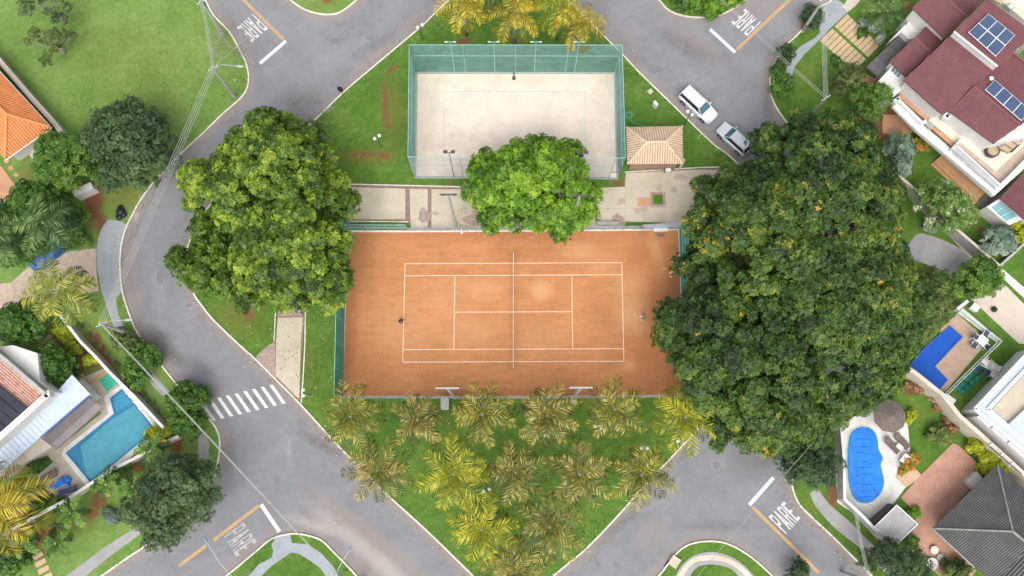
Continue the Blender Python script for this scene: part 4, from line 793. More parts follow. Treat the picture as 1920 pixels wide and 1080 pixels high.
# ---------------------------------------------------------------- palms
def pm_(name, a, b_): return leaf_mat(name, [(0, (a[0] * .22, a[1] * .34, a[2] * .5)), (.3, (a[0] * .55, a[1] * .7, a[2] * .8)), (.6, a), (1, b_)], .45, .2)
PALMC = {'yellow': pm_('palm_yellow', (.25, .26, .012), (.56, .49, .035)), 'olive': pm_('palm_olive', (.145, .145, .016), (.44, .36, .06)), 'brown': pm_('palm_brown', (.145, .13, .02), (.43, .345, .09)),
         'green': pm_('palm_green', (.07, .17, .02), (.22, .36, .05)), 'coco': pm_('palm_coconut', (.19, .24, .03), (.52, .48, .08)), 'dark': pm_('palm_dark', (.055, .12, .03), (.22, .32, .09)), 'gold': pm_('palm_gold', (.34, .25, .015), (.62, .48, .05))}
def palm(name, label, px, h, Rr, col, seed, nf=15, nl=26, plum=.5, LL=.75, wd=.085, sagk=.55, trunk=.17, group=None, lean=(0, 0), flare=1.0, fwd=0):
    """px: photo position of the crown's heart"""
    rg = np.random.RandomState(seed); top = G(px[0], px[1], h); base = Vector((top.x - lean[0], top.y - lean[1], 0)); root = thing(name, label, 'palm tree', base, group=group)
    V = []; rn = []; T = np.array(top)
    for f in range(nf):
        az = f * 2.39996 + rg.uniform(-.25, .25); el = [1.15, .75, .45, .2, -.02][int(f * 5 / nf)] + rg.uniform(-.12, .12); L = Rr * rg.uniform(.85, 1.15) * (1.0 if f > nf * .2 else .75)
        ns = 14; P = [T.copy()]; e = el; gm = rg.rand(); hd = np.array([math.cos(az), math.sin(az), 0]); tw = rg.uniform(-.35, .35); sdv = np.array([-hd[1], hd[0], 0])
        for s in range(ns):
            e -= sagk * (1.6 + .6 * el) * (.35 + s / ns) / ns * 1.5; dv = hd * math.cos(e) + np.array([0, 0, math.sin(e)]) + sdv * tw * s / ns * .5; P.append(P[-1] + dv / np.linalg.norm(dv) * L / ns)
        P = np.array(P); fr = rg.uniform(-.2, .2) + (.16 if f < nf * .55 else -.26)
        for s in range(ns):
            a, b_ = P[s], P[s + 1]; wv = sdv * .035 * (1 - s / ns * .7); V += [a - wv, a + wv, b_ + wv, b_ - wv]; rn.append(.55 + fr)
        for s in np.linspace(.14, .99, nl) + rg.uniform(-.02, .02, nl):
            k = min(int(s * ns), ns - 1); p = P[k] + (P[k + 1] - P[k]) * (s * ns - k); ax = (P[k + 1] - P[k]); ax /= np.linalg.norm(ax)
            sd = np.cross(ax, [0, 0, 1]); sd /= np.linalg.norm(sd) + 1e-9; up = np.cross(sd, ax); ll = LL * (math.sin(math.pi * (.12 + .82 * s)) ** .6) * Rr / 3.6 * flare
            for sg in (-1, 1):
                for rep in range(2 if plum > .3 and nl > 17 else 1):
                    lift = rg.uniform(-.25, 1.0) * plum if plum > .3 else .12; fw = rg.uniform(.35, .8) + fwd
                    d = sd * sg + up * lift + ax * fw; d /= np.linalg.norm(d); q = p + d * ll * rg.uniform(.7, 1.12); q[2] -= ll * (.28 if plum > .3 else .45) * rg.uniform(.5, 1.4)
                    wv = np.cross(d, up); wv /= np.linalg.norm(wv) + 1e-9; wv = wv * wd / 2; m_ = (p + q) / 2 + up * ll * .10
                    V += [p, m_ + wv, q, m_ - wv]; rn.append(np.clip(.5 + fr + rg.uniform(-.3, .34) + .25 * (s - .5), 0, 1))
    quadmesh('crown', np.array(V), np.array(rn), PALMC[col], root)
    b = MB(); b.tube([base, base.lerp(top, .4) + Vector((lean[0], lean[1], 0)) * -.1, top - Vector((0, 0, .5)), top + Vector((0, 0, .25))], [trunk * 1.25, trunk, trunk * .9, trunk * .5], 9); b.build('trunk', PALEBARK, root, smooth=True)
    if plum > .3:
        b = MB(); b.ball(top + Vector((0, 0, .05)), .2, 8); b.build('crown_heart', PALEBARK, root)
    return root
grp = 'feathery palms on the triangular lawn'
PL = [((657, 781), 'olive', 60, 'olive palm at the west end of the row nearest the clay court'), ((783, 787), 'brown', 50, 'brownish palm second from the west in the row nearest the clay court'), ((904, 777), 'olive', 60, 'golden green palm by the grey concrete box'), ((1026, 779), 'brown', 58, 'tan palm just west of the tall light pole by the clay court fence'),
      ((1152, 768), 'olive', 58, 'yellowish palm east of the tall light pole by the clay court fence'), ((1285, 782), 'yellow', 68, 'bright yellow green palm touching the huge dark tree'), ((708, 882), 'brown', 60, 'orange brown palm leaning over the road kerb'), ((850, 889), 'yellow', 68, 'bright yellow palm in the middle row of the triangle'),
      ((967, 886), 'brown', 56, 'reddish brown palm in the centre of the triangle'), ((1086, 889), 'brown', 58, 'tan palm with a lawn gap south of it'), ((1203, 890), 'olive', 58, 'olive palm overhanging the southeast kerb'), ((903, 993), 'yellow', 64, 'large yellow palm in the lower row of the triangle'), ((1031, 988), 'brown', 60, 'tan palm in the lower row of the triangle'), ((968, 1072), 'brown', 62, 'brown palm at the lower tip of the triangle')]
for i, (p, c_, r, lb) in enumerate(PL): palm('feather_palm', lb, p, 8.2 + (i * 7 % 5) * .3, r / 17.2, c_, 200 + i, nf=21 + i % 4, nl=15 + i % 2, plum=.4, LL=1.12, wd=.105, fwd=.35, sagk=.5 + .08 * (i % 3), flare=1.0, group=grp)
for i, (p, c_, r, lb) in enumerate([((868, 2), 'gold', 62, 'palm with visible trunk at the west of the northern lawn tip'), ((965, 22), 'gold', 58, 'palm in the middle of the northern lawn tip'), ((1050, 10), 'yellow', 58, 'palm behind the others on the northern lawn tip'), ((1088, 40), 'gold', 56, 'palm east on the northern lawn tip by the road'), ((915, -35), 'yellow', 60, 'palm farthest up the northern lawn tip')]):
    palm('drooping_palm', lb, p, 7.8, r / 16.0, c_, 230 + i, nf=15, nl=24, plum=.2, LL=.95, wd=.09, sagk=.8, group='golden palms north of the sand court')
gp = 'small green palms along the lower garden wall'
for i, (p, r, lb) in enumerate([((283, 845), 36, 'small palm at the corner of the pool'), ((200, 908), 30, 'small palm on red soil below the pool corner'), ((250, 912), 32, 'small palm beside the big dark street tree'), ((133, 962), 34, 'small palm below the sun loungers'), ((42, 1018), 32, 'small palm beside the stepping path'), ((105, 1018), 32, 'small palm east of the stepping path')]):
    palm('small_palm', lb, p, 3.2, r / 16.5, 'green', 250 + i, nf=10, nl=18, plum=.45, LL=.9, wd=.10, trunk=.12, group=gp)
palm('coconut_palm', 'large yellow green coconut palm over the gravel driveway', (108, 548), 7.5, 68 / 16.0, 'coco', 260, nf=18, nl=34, plum=.15, LL=1.15, wd=.10, sagk=.75, trunk=.2)
palm('coconut_palm', 'golden coconut palm cut by the photo edge beside the garden wall', (-8, 950), 7.5, 84 / 16.0, 'gold', 261, nf=18, nl=34, plum=.15, LL=1.15, wd=.11, sagk=.7, trunk=.2)
palm('coconut_palm', 'dark green coconut palm above the blue tarpaulin', (82, 418), 7, 62 / 16.0, 'dark', 262, nf=14, nl=34, plum=.15, LL=1.15, wd=.10, sagk=.75, trunk=.2)
palm('coconut_palm', 'dark coconut palm at the photo edge beside the blue tarpaulin', (-12, 448), 7, 58 / 16.0, 'dark', 263, nf=14, nl=30, plum=.15, LL=1.1, wd=.10, sagk=.75, trunk=.2)
palm('garden_palm', 'spreading dark green palm beside the maroon roofed house', (1663, 22), 4, 46 / 16.5, 'dark', 264, nf=18, nl=26, plum=.15, LL=.7, wd=.07, trunk=.2)
palm('garden_palm', 'small fan of fronds hanging over the garden wall', (106, 985), 1.6, 22 / 16.5, 'dark', 265, nf=10, nl=14, plum=.15, LL=.8, wd=.07, trunk=.08)
palm('garden_palm', 'small yellowish palm by the corner of the swimming pool', (300, 825), 2.6, 20 / 16.5, 'yellow', 266, nf=8, nl=14, plum=.4, LL=.8, wd=.08, trunk=.08)
# agaves in the red soil strip
for i, (x, y) in enumerate([(148, 603), (154, 612), (168, 627), (179, 640), (192, 650), (203, 662), (216, 678), (222, 684), (272, 740), (280, 752), (290, 756), (297, 770)]):
    q = G(x, y); o = thing('agave', f'small green agave in the red soil strip, number {i + 1} from the north' if False else ['agave nearest the coconut palm', 'agave next to the first one by the palm', 'agave opposite the upper yellow hedge', 'agave opposite the street pole base', 'agave opposite the lower yellow hedge', 'agave above the bright bush', 'agave touching the bright bush', 'agave half under the bright bush', 'agave beside the pool wall end', 'agave below the pale soil gap', 'agave near the dark crosswalk bush', 'last agave toward the pool corner'][i] + ' in the red soil strip', 'plant', q, group='agaves in the red soil strip')
    leafmesh('rosette', [q + Vector((0, 0, .05)), q + Vector((0, 0, .12))], [(0, 0, 1), (0, 0, 1)], .36, .3, 9, .5, np.array([.5, .8]), LF_BLUE, o, i)
# ---------------------------------------------------------------- buildings
def part(name, pts, m, par, z=None, z0=None, th=None):
    b = MB(); P = W(pts, z if z is not None else 0); b.prism(P, z0=z0, t=th if z0 is None else None); return b.build(name, m, par)
def planar(P):
    A = np.array([(p.x, p.y, 1) for p in P]); k = np.linalg.lstsq(A, np.array([p.z for p in P]), rcond=None)[0]
    return [Vector((p.x, p.y, p.x * k[0] + p.y * k[1] + k[2])) for p in P]
def roof(name, pts, m, par, sp=.26, r=.07, th=.12, ribs=True, along=None):
    P = planar(W(pts)); b = MB(); b.prism(P, t=th, m=1)
    if ribs: b.ribs(P, sp, r, along=along)
    k = m.name + '_channel'
    if k not in MATS:
        c_ = CH.get(m.name, (.1, .1, .1)); mat(k, c_, tuple(x * .7 for x in c_), 1.5, 6)
    return b.build(name, [m, MATS[k]], par)
def ridge(pts, m, par, r=.12, name='ridge'):
    b = MB(); b.tube([p + Vector((0, 0, r * .4)) for p in W(pts)], r, 6); return b.build(name, m, par)
def inset(pts, k):
    c_ = (sum(p[0] for p in pts) / len(pts), sum(p[1] for p in pts) / len(pts)); return [(c_[0] + (p[0] - c_[0]) * k, c_[1] + (p[1] - c_[1]) * k) + tuple(p[2:]) for p in pts]
def wallrun(name, label, px, h, m, wd=.2, cap=None, cat='wall'):
    """garden wall; px = photo line of its top"""
    P = W(px, h); o = thing(name, label, cat, (P[0].x, P[0].y, 0)); b = MB(); b.strip(P, wd, 0, h - .06); b.build('wall_body', m, o)
    b = MB(); b.strip(P, wd + .08, h - .06, h); b.build('coping', cap or m, o); return o
def bil(A, B_, C_, D, u, v):
    a = Vector(A).lerp(Vector(B_), u); c_ = Vector(D).lerp(Vector(C_), u); return tuple(a.lerp(c_, v))
def cells(A, B_, C_, D, nu, nv, gap=.06):
    o = []
    for i in range(nu):
        for j in range(nv):
            o.append([bil(A, B_, C_, D, (i + a) / nu, (j + c_) / nv) for a, c_ in ((gap, gap), (1 - gap, gap), (1 - gap, 1 - gap), (gap, 1 - gap))])
    return o
def solar(par_or_none, corners, nu, nv, label, lift=.22):
    """corners with z"""
    P = W(corners); o = thing('solar_panel_array', label, 'solar panels', tuple(sum(P, Vector()) / 4))
    A, B_, C_, D = [p + Vector((0, 0, lift)) for p in P]
    b = MB(); b.prism([A, B_, C_, D], t=.05); b.build('panel_frame', WHITE, o)
    for i in range(nu):
        for j in range(nv):
            g = .035; q = [bil(A, B_, C_, D, (i + a) / nu, (j + c_) / nv) for a, c_ in ((g, g), (1 - g, g), (1 - g, 1 - g), (g, 1 - g))]
            b = MB(); b.prism([Vector(k) + Vector((0, 0, .03)) for k in q], t=.04); b.build('solar_panel', SOLAR, o)
    return o
CH = {'maroon_tile': (.14, .058, .063), 'pale_terracotta': (.38, .26, .17), 'orange_tile': (.55, .17, .055), 'weathered_red_tile': (.33, .17, .125), 'dark_grey_tile': (.06, .06, .06), 'mid_grey_tile': (.06, .06, .06)}
T3 = lambda L: t(3, 0, L)
# maroon roofed house
hs_ = thing('maroon_roof_house', 'large house with maroon tiled roofs, white walls and terraces', 'house', G(1840, 200))
roof('roof', T3([(1015, 600, 5.9), (1395, 240, 8.0), (1720, 500, 8.0), (1545, 650, 7.0), (1360, 835, 5.9), (1300, 850, 5.9)]), MAROON, hs_, .24)
roof('roof', T3([(1395, 235, 9.0), (1640, -10, 9.9), (2000, 250, 9.9), (1725, 497, 9.0)]), MAROON, hs_, .24)
part('upper_wall', T3([(1400, 238), (1630, 0), (1990, 250), (1722, 494)]), WALLW, hs_, 8.85, 5)
b = MB(); b.tube(W(T3([(1395, 236), (1722, 498)]), 9.02), .1, 5); b.build('white_fascia', WHITE, hs_)
roof('roof', T3([(1360, 835, 6.0), (1545, 650, 7.3), (1890, 940, 7.3), (1690, 1080, 6.0)]), MAROON, hs_, .24)
roof('roof', T3([(1545, 650, 7.3), (1722, 497, 7.1), (1835, 395, 7.6), (2100, 580, 7.6), (2100, 800, 7.3), (1890, 940, 7.3)]), MAROON, hs_, .24, along=W(T3([(1835, 395)]), 0)[0] - W(T3([(1545, 650)]), 0)[0])
ridge(T3([(1545, 650, 7.32), (1890, 940, 7.32)]), MAROON, hs_); ridge(T3([(1835, 395, 7.6), (2000, 520, 7.6)]), MAROON, hs_)
roof('roof', T3([(1080, 65, 6.0), (1160, -25, 6.9), (1355, 0, 7.4), (1490, 125, 7.4), (1325, 290, 6.0)]), MAROON, hs_, .24, along=W(T3([(1490, 125)]), 0)[0] - W(T3([(1325, 290)]), 0)[0])
roof('roof', T3([(1355, 0, 7.4), (1250, -90, 7.4), (1480, -140, 6.4), (1600, 15, 6.4), (1490, 125, 7.4)]), MAROON, hs_, .24, along=W(T3([(1490, 125)]), 0)[0] - W(T3([(1325, 290)]), 0)[0])
ridge(T3([(1250, -90, 7.42), (1490, 125, 7.42)]), MAROON, hs_)
roof('roof', T3([(910, 460, 4.6), (1100, 285, 5.5), (1225, 395, 5.5), (1030, 575, 4.6)]), MAROON, hs_, .24)
roof('roof', T3([(1100, 285, 5.5), (1195, 185, 4.9), (1325, 290, 4.9), (1225, 395, 5.5)]), MAROON, hs_, .24)
ridge(T3([(1100, 285, 5.52), (1225, 395, 5.52)]), MAROON, hs_)
part('wall', T3([(1040, 605), (1400, 255), (1720, 520), (1545, 665), (1365, 815), (1300, 830)]), WALLW, hs_, 5.7, 0)
part('wall', T3([(1095, 70), (1165, -15), (1480, -120), (1590, 15), (1480, 130), (1322, 280)]), WALLW, hs_, 5.75, 0)
part('wall', T3([(925, 462), (1195, 200), (1310, 290), (1032, 562)]), WALLW, hs_, 4.4, 0)
part('wall', T3([(1375, 835), (1545, 660), (1880, 935), (2100, 800), (2100, 1000), (1690, 1070)]), WALLW, hs_, 5.8, 0)
part('flat_roof', T3([(905, 315), (1105, 105), (1198, 186), (1095, 288), (1050, 290), (1000, 240)]), WALLW, hs_, 3.6, 0)
part('flat_roof', T3([(815, 620), (935, 492), (1035, 578), (1018, 602), (1045, 640), (915, 745)]), WALLW, hs_, 3.9, 0)
wf = part('window_frame', T3([(945, 497), (1003, 552), (975, 588), (917, 532)]), WHITE, hs_, 3.96, 3.86)
for q in cells(*[p for p in T3([(945, 497), (1003, 552), (975, 588), (917, 532)])], 3, 1, .1): part('window_pane', q, WINGLASS, hs_, 3.99, 3.9)
part('terrace_floor', T3([(975, 725), (1050, 640), (1283, 840), (1190, 905)]), TERRACE, hs_, 3.2, 2.2)
zz = lambda L: [(1680 + p[0] / 4.154, 160 + p[1] / 4.154) + tuple(p[2:]) for p in L]
part('terrace_floor', zz([(250, 270), (340, 215), (440, 230), (760, 490), (865, 530), (910, 520), (1100, 330), (1150, 420), (820, 755), (465, 450)]), mat('cream_terrace', (.64, .59, .50), (.57, .52, .43), .5, 4), hs_, 3.3, 2.4)
part('planting_strip', zz([(275, 335), (300, 325), (465, 445), (440, 478)]), TERRACE, hs_, 3.36, 3.2)
part('planting_strip', zz([(480, 452), (510, 450), (800, 690), (830, 745), (815, 752)]), PEB2, hs_, 3.36, 3.2)
part('planting_strip', zz([(780, 678), (1100, 380), (1140, 440), (825, 748)]), PEB2, hs_, 3.37, 3.2)
part('floor_panel', zz([(225, 300), (250, 275), (300, 320), (270, 345)]), CONC2, hs_, 3.38, 3.2)
b = MB(); b.strip(W(zz([(0, 130), (185, 320), (470, 560), (765, 812), (1140, 470)]), 3.0), 1.0, 2.3, 2.9); b.build('balcony_slab', WALLW, hs_)
part('lower_wall', zz([(110, 60), (300, 190), (560, 420), (830, 640), (1140, 400), (800, 200), (400, -50)]), WALLG, hs_, 2.3, 0)
b = MB(); b.strip(W(zz([(-15, 120), (30, 95)]), 3.9), .25, 3.0, 3.9); b.strip(W(zz([(5, 95), (205, 290), (240, 275)]), 3.9), .3, 3.1, 3.9); b.strip(W(zz([(-6, 150), (180, 330), (440, 545), (768, 818)]), 3.25), .8, 2.9, 3.25); b.build('parapet', WHITE, hs_)
for p, q in (((465, 460), (815, 775)), ((815, 775), (1140, 450)), ((520, 405), (440, 495))):
    b = MB(); b.strip(W(zz([p, q]), 4.2), .16, 3.2, 4.2); b.build('parapet', WHITE, hs_)
for k in range(3):
    b = MB(); a_, c_ = W(zz([(440 - k * 3, 500 + k * 12), (775, 800 + k * 8)]), 3.7 - k * .15); b.tube([a_, c_], .035, 5); b.build('balcony_rail', METAL, hs_)
for k in range(9):
    q = bil((445, 500, 0), (445, 500, 0), (780, 805, 0), (780, 805, 0), 0, k / 8); b = MB(); p = G(1680 + q[0] / 4.154, 160 + q[1] / 4.154, 3.7); b.tube([p - Vector((0, 0, .6)), p], .03, 5); b.build('balcony_post', METAL, hs_)
fb = W(zz([(810, 495), (997, 320), (1060, 370), (870, 530)]), 4.9)
for k in range(6):
    b = MB(); a_ = fb[0].lerp(fb[1], k / 5); c_ = fb[3].lerp(fb[2], k / 5); b.tube([a_, c_], .05, 4); b.build('pergola_beam', WOODK, hs_)
b = MB(); b.prism([p - Vector((0, 0, .08)) for p in fb], t=.03); b.build('pergola_cover', mat('bamboo_cover', (.46, .36, .24), (.36, .27, .17), 3, 10), hs_)
part('rear_terrace', t(3, 0, [(1740, 0), (2060, 260), (2060, -60), (1700, -60)]), mat('cream_terrace_rear', (.62, .58, .50), (.54, .5, .42), .5, 4), hs_, 5.6, 0)
roof('roof', T3([(1660, -20, 6.2), (1745, 28, 5.7), (1790, -10, 5.7), (1720, -60, 6.2)]), TERRA, hs_, .26)
o = thing('skylight_hatch', 'small square vent standing on the cream rear terrace', 'vent', G(1892, 15, 5.6)); b = MB(); p = G(1892, 15, 5.6); b.box(p + Vector((0, 0, .2)), (.7, .6, .4), R(35)); b.build('vent_box', CONC2, o); b = MB(); b.box(p + Vector((0, 0, .43)), (.5, .42, .06), R(35)); b.build('vent_lid', WHITE, o)
solar(None, T3([(1495, 250, 9.25), (1645, 110, 9.75), (1845, 270, 9.75), (1700, 430, 9.25)]), 2, 3, 'six blue solar panels on the raised maroon roof')
solar(None, T3([(1620, 678, 7.35), (1695, 605, 7.5), (1960, 835, 7.5), (1892, 912, 7.35)]), 1, 4, 'row of blue solar panels on the lower maroon roof')
for i, (px, z, lb) in enumerate([((1440 + 1655 / 4, 605 / 4), 7.3, 'white dish by the row of solar panels'), ((1440 + 1840 / 4, 375 / 4), 7.9, 'small white dish between the two solar arrays')]):
    p = G(px[0], px[1], z); o = thing('satellite_dish', lb, 'satellite dish', p, group='satellite dishes on the maroon roof'); b = MB(); b.tube([p, p + Vector((0, 0, .5))], .03, 5); b.build('dish_mast', METAL, o)
    b = MB(); b.lathe(p + Vector((0, 0, .5)), [(.03, 0), (.15, .04), (.24, .10), (.22, .11), (.12, .06), (.01, .03)], 12); b.build('dish', WHITE, o)
ac = G(*zz([(400, 237)])[0], 4.9); o = thing('air_conditioner', 'white rooftop air conditioning box with two dark fans', 'air conditioner', ac); b = MB(); b.box(ac + Vector((0, 0, .0)), (1.0, .7, .5), R(45)); b.build('casing', WHITE, o)
for k in (-.2, .2): b = MB(); b.lathe(ac + Vector((k * .7, k * .7, .25)), [(.17, 0), (.17, .03)], 12); b.build('fan_grille', BLACK, o)
p = G(*zz([(728, 525)])[0], 3.35); o = thing('round_planter', 'dark round tub with tan top on the cream terrace', 'planter', p); b = MB(); b.lathe(p, [(.55, 0), (.72, .3), (.74, .75), (.6, .8)], 18); b.build('tub', mat('charcoal_pot', (.06, .05, .06), (.09, .08, .09)), o)
b = MB(); b.lathe(p + Vector((0, 0, .79)), [(.58, 0), (.56, .05)], 18); b.build('tub_cover', mat('tan_cover', (.42, .33, .20), (.34, .26, .15)), o)
# pergola of dark boards
pg = thing('dark_board_canopy', 'dark grey slatted canopy at the end of the striped driveway', 'canopy', G(1655, 118))
cc = T3([(735, 500), (995, 250), (1062, 292), (832, 590)])
for q in cells(cc[0], cc[1], cc[2], cc[3], 6, 1, .02): part('canopy_panel', q, mat('dark_canopy', (.085, .08, .085), (.13, .12, .125), .8, 4) if 'dark_canopy' not in MATS else MATS['dark_canopy'], pg, 2.8, 2.7)
for q in cc: b = MB(); p = G(q[0], q[1], 2.7); b.tube([p, Vector((p.x, p.y, 0))], .08, 6); b.build('canopy_post', DMETAL, pg)
# striped driveway pads
for q in cells(*T3([(602, 95), (850, 335), (640, 540), (378, 312)]), 9, 2, .045):
    b = MB(); b.prism(W(inset(q, .93), .045), z0=-.02); b.build('driveway_pad', PADS, kind='structure')
pave('terrace_paving', T3([(700, 540), (830, 600), (815, 640), (720, 640), (690, 600)]), TERRACE, .04)
pave('patio', T3([(860, 860), (1000, 860), (1110, 960), (1050, 1020), (860, 1000)]), TERRACE, .04)
o = thing('garden_statue', 'small white statue beside the striped driveway', 'statue', G(1568, 121)); b = MB(); p = G(1568, 121); b.lathe(p, [(.22, 0), (.2, .15), (.1, .3), (.16, .55), (.1, .8), (.11, .9), (.03, 1.02)], 10); b.build('figure', WHITE, o)
# wooden deck
dk_ = thing('wooden_deck', 'light wooden deck with steps below the white terrace', 'deck', G(1790, 320))
for k, (z, q) in enumerate([(.14, [(270, 615), (300, 590), (640, 900), (605, 930)]), (.3, [(292, 597), (322, 572), (660, 868), (632, 905)]), (.46, [(318, 576), (350, 545), (735, 800), (655, 875)])]):
    b = MB(); P = W(zz(q), z); b.prism(P, z0=0)
    n = 5 if k < 2 else 16
    for j in range(n): a_ = P[0].lerp(P[1], (j + .5) / n); c_ = P[3].lerp(P[2], (j + .5) / n); b.tube([a_ + Vector((0, 0, .0)), c_ + Vector((0, 0, .0))], .055, 4)
    b.build('deck_step' if k < 2 else 'deck_platform', WOODD, dk_)
pave('side_paving', zz([(630, 925), (735, 805), (800, 800), (820, 850), (700, 945), (850, 1090), (790, 1080)]), mat('brown_slab', (.17, .145, .135), (.22, .19, .175)), .03)
h2 = thing('garden_lean_to', 'low maroon roofed building with pale glass roof panels', 'shed', G(1900, 390))
roof('roof', zz([(805, 880, 2.9), (1010, 660, 2.9), (1250, 860, 3.7), (1040, 1080, 3.7)]), MAROON, h2, .24, along=W(zz([(1010, 660)]))[0] - W(zz([(805, 880)]))[0])
part('wall', zz([(820, 882), (1010, 680), (1220, 860), (1030, 1060)]), WALLW, h2, 2.75, 0)
part('glass_roof_frame', zz([(705, 945), (810, 880), (1005, 1035), (880, 1090)]), WALLW, h2, 2.2, 0)
for q in cells(*zz([(740, 950), (820, 898), (955, 1012), (855, 1065)]), 1, 3, .05): part('glass_panel', q, mat('teal_glass', (.16, .33, .36), (.2, .4, .42), .8, 5, .15) if 'teal_glass' not in MATS else MATS['teal_glass'], h2, 2.24, 2.1)
# garden walls on the east side
wallrun('garden_wall', 'grey garden wall between the lawn and the huge dark tree', t(3, 1, [(790, 60), (870, 140), (1110, 345), (1290, 520), (1420, 640), (1740, 915)]), 2.2, WALLG, .22, WALLC)
wallrun('garden_wall', 'narrow grey wall between two lawns at the photo edge', t(3, 1, [(1740, 915), (1930, 740)]), 1.2, WALLG, .18)
pave('cream_wall_footing', t(3, 1, [(1360, 690), (1420, 650), (1730, 925), (1640, 945), (1500, 840)]), WALLC, .05)
wallrun('garden_wall', 'tall cream wall along the blue pool terrace down to the tiled roof', [(1702, 690), (1715, 698), (1768, 740), (1800, 780), (1842, 817), (1925, 893), (1990, 950)], 3.0, WALLC, .35, WALLC)
pave('cream_patio', t(3, 2, [(1510, 70), (1620, 75), (1700, -60), (1780, -20), (2000, 200), (2000, 430), (1880, 415)]), mat('beige_patio', (.56, .48, .40), (.50, .42, .35), .5, 5), .03)
pave('white_path', t(3, 1, [(1700, 940), (1745, 925), (1960, 1110), (1960, 1190), (1850, 1090)]), WALLW, .06)
p = G(1862, 581, .03); o = thing('garden_light', 'small dark round object on the beige patio', 'planter', p); b = MB(); b.lathe(p, [(.25, 0), (.32, .25), (.3, .4), (.22, .42)], 12); b.build('bowl', BLACK, o); b = MB(); b.ball(p + Vector((0, 0, .42)), .2, 8); b.build('shrub_ball', LF_MID, o)
# blue pool with tan deck
def pool(name, label, px, m, wm, depth=1.3, rim=.06, water=-.12):
    P = W(px, rim); c_ = sum(P, Vector()) / len(P); o = thing(name, label, 'swimming pool', (c_.x, c_.y, 0)); n = len(P); b = MB()
    a = sum(P[i].x * P[(i + 1) % n].y - P[(i + 1) % n].x * P[i].y for i in range(n))
    if a < 0: P = P[::-1]
    top = [Vector((p.x, p.y, rim)) for p in P]; bt = [Vector((p.x, p.y, rim - .25)) for p in P]
    b.add([Vector((p.x, p.y, rim + .01)) for p in P], [tuple(range(n))]); b.build('basin', m, o)
    b = MB(); b.add([Vector((p.x, p.y, rim + .07)) for p in P], [tuple(range(n))]); b.build('water', wm, o)
    return o
pave('pool_deck', t(3, 2, [(1060, 690), (1230, 560), (1300, 300), (1420, 190), (1650, 400), (1310, 800), (1270, 775)]), TANDECK, .10, .3)
bp_ = t(3, 2, [(1190, 430), (1360, 292), (1447, 370), (1240, 590), (1337, 690), (1270, 767), (1060, 580)])
bpool = pool('swimming_pool', 'deep blue angular pool half under the huge tree', bp_, POOLB, WATERB, rim=.12)
b = MB(); b.strip(W(bp_), .16, .1, .24, closed=True); b.build('pool_edge', BLUEM, bpool)
gr = thing('glass_railing', 'white framed glass railing around the tan pool deck', 'railing', G(1868, 641))
gl = t(3, 2, [(1425, 185), (1720, 408), (1315, 805)])
for i in range(2):
    a_, c_ = W([gl[i], gl[i + 1]], .1); b = MB(); b.strip([a_, c_], .05, 1.02, 1.1)
    b.build('top_rail', WHITE, gr); b = MB(); b.strip([a_, c_], .1, .1, .16); b.build('bottom_rail', WHITE, gr)
    n = 6; d = c_ - a_
    for k in range(n): x0, x1 = a_ + d * (k + .04) / n, a_ + d * (k + .96) / n; b = MB(); b.add([(x0.x, x0.y, .16), (x1.x, x1.y, .16), (x1.x, x1.y, 1.02), (x0.x, x0.y, 1.02)], [(0, 1, 2, 3)]); b.build('glass_pane', net_mat('railing_glass', (.45, .65, .60), .45) if 'railing_glass' not in MATS else MATS['railing_glass'], gr)
    for k in range(n + 1): x0 = a_ + d * k / n; b = MB(); b.tube([x0, Vector((x0.x, x0.y, 1.1))], .035, 5); b.build('railing_post', WHITE, gr)
pave('deck_edge', t(3, 2, [(1425, 185), (1460, 150), (1730, 375), (1720, 408)]), WALLW, .05)
wallrun('low_wall', 'low white wall end beside the tan pool deck', t(3, 2, [(1320, 812), (1395, 865)]), 1.0, WHITE, .8)
wallrun('low_wall', 'pale grey wall stub above the glass railing', t(3, 2, [(1415, 165), (1500, 95)]), 1.6, WHITE, .25)
o = thing('white_box', 'white square box on the grass above the glass railing', 'box', G(1824, 578)); b = MB(); p = G(1824, 578); b.box(p + Vector((0, 0, .3)), (.75, .65, .6), R(-40)); b.build('box_body', WHITE, o); b = MB(); b.box(p + Vector((0, 0, .63)), (.82, .72, .06), R(-40)); b.build('box_lid', WALLW, o)
NAVY = mat('navy_fabric', (.05, .07, .13), (.08, .10, .17), 3, 9)
def seat_(name, label, cat, px, rz, fr, fb_, z=0.0, s=1.0, group=None):
    p = G(px[0], px[1], z); o = thing(name, label, cat, p, rz, group)
    def bb(nm, m, *bx):
        b = MB()
        for x in bx: b.box(Vector(x[0]) * s, tuple(k * s for k in x[1]), rx=x[2] if len(x) > 2 else 0)
        ob = b.build(nm, m); ob.parent = o; return ob
    bb('seat', fb_, ((0, 0, .43), (.5, .5, .06))); bb('backrest', fb_, ((0, .28, .68), (.5, .05, .5), -.25))
    for x in (-.27, .27): bb('armrest', fr, ((x, 0, .62), (.05, .5, .04)))
    for x in (-.24, .24):
        for y in (-.22, .22): bb('leg', fr, ((x, y, .2), (.045, .045, .42)))
    return o
tb = G(1836, 640, .1); o = thing('outdoor_table', 'square white table on the tan deck between four chairs', 'table', tb, R(-42))
b = MB(); b.box((0, 0, .72), (1.0, 1.0, .05)); x = b.build('tabletop', WHITE); x.parent = o
for a_ in (-.42, .42):
    for c_ in (-.42, .42): b = MB(); b.box((a_, c_, .35), (.06, .06, .7)); x = b.build('leg', WHITE); x.parent = o
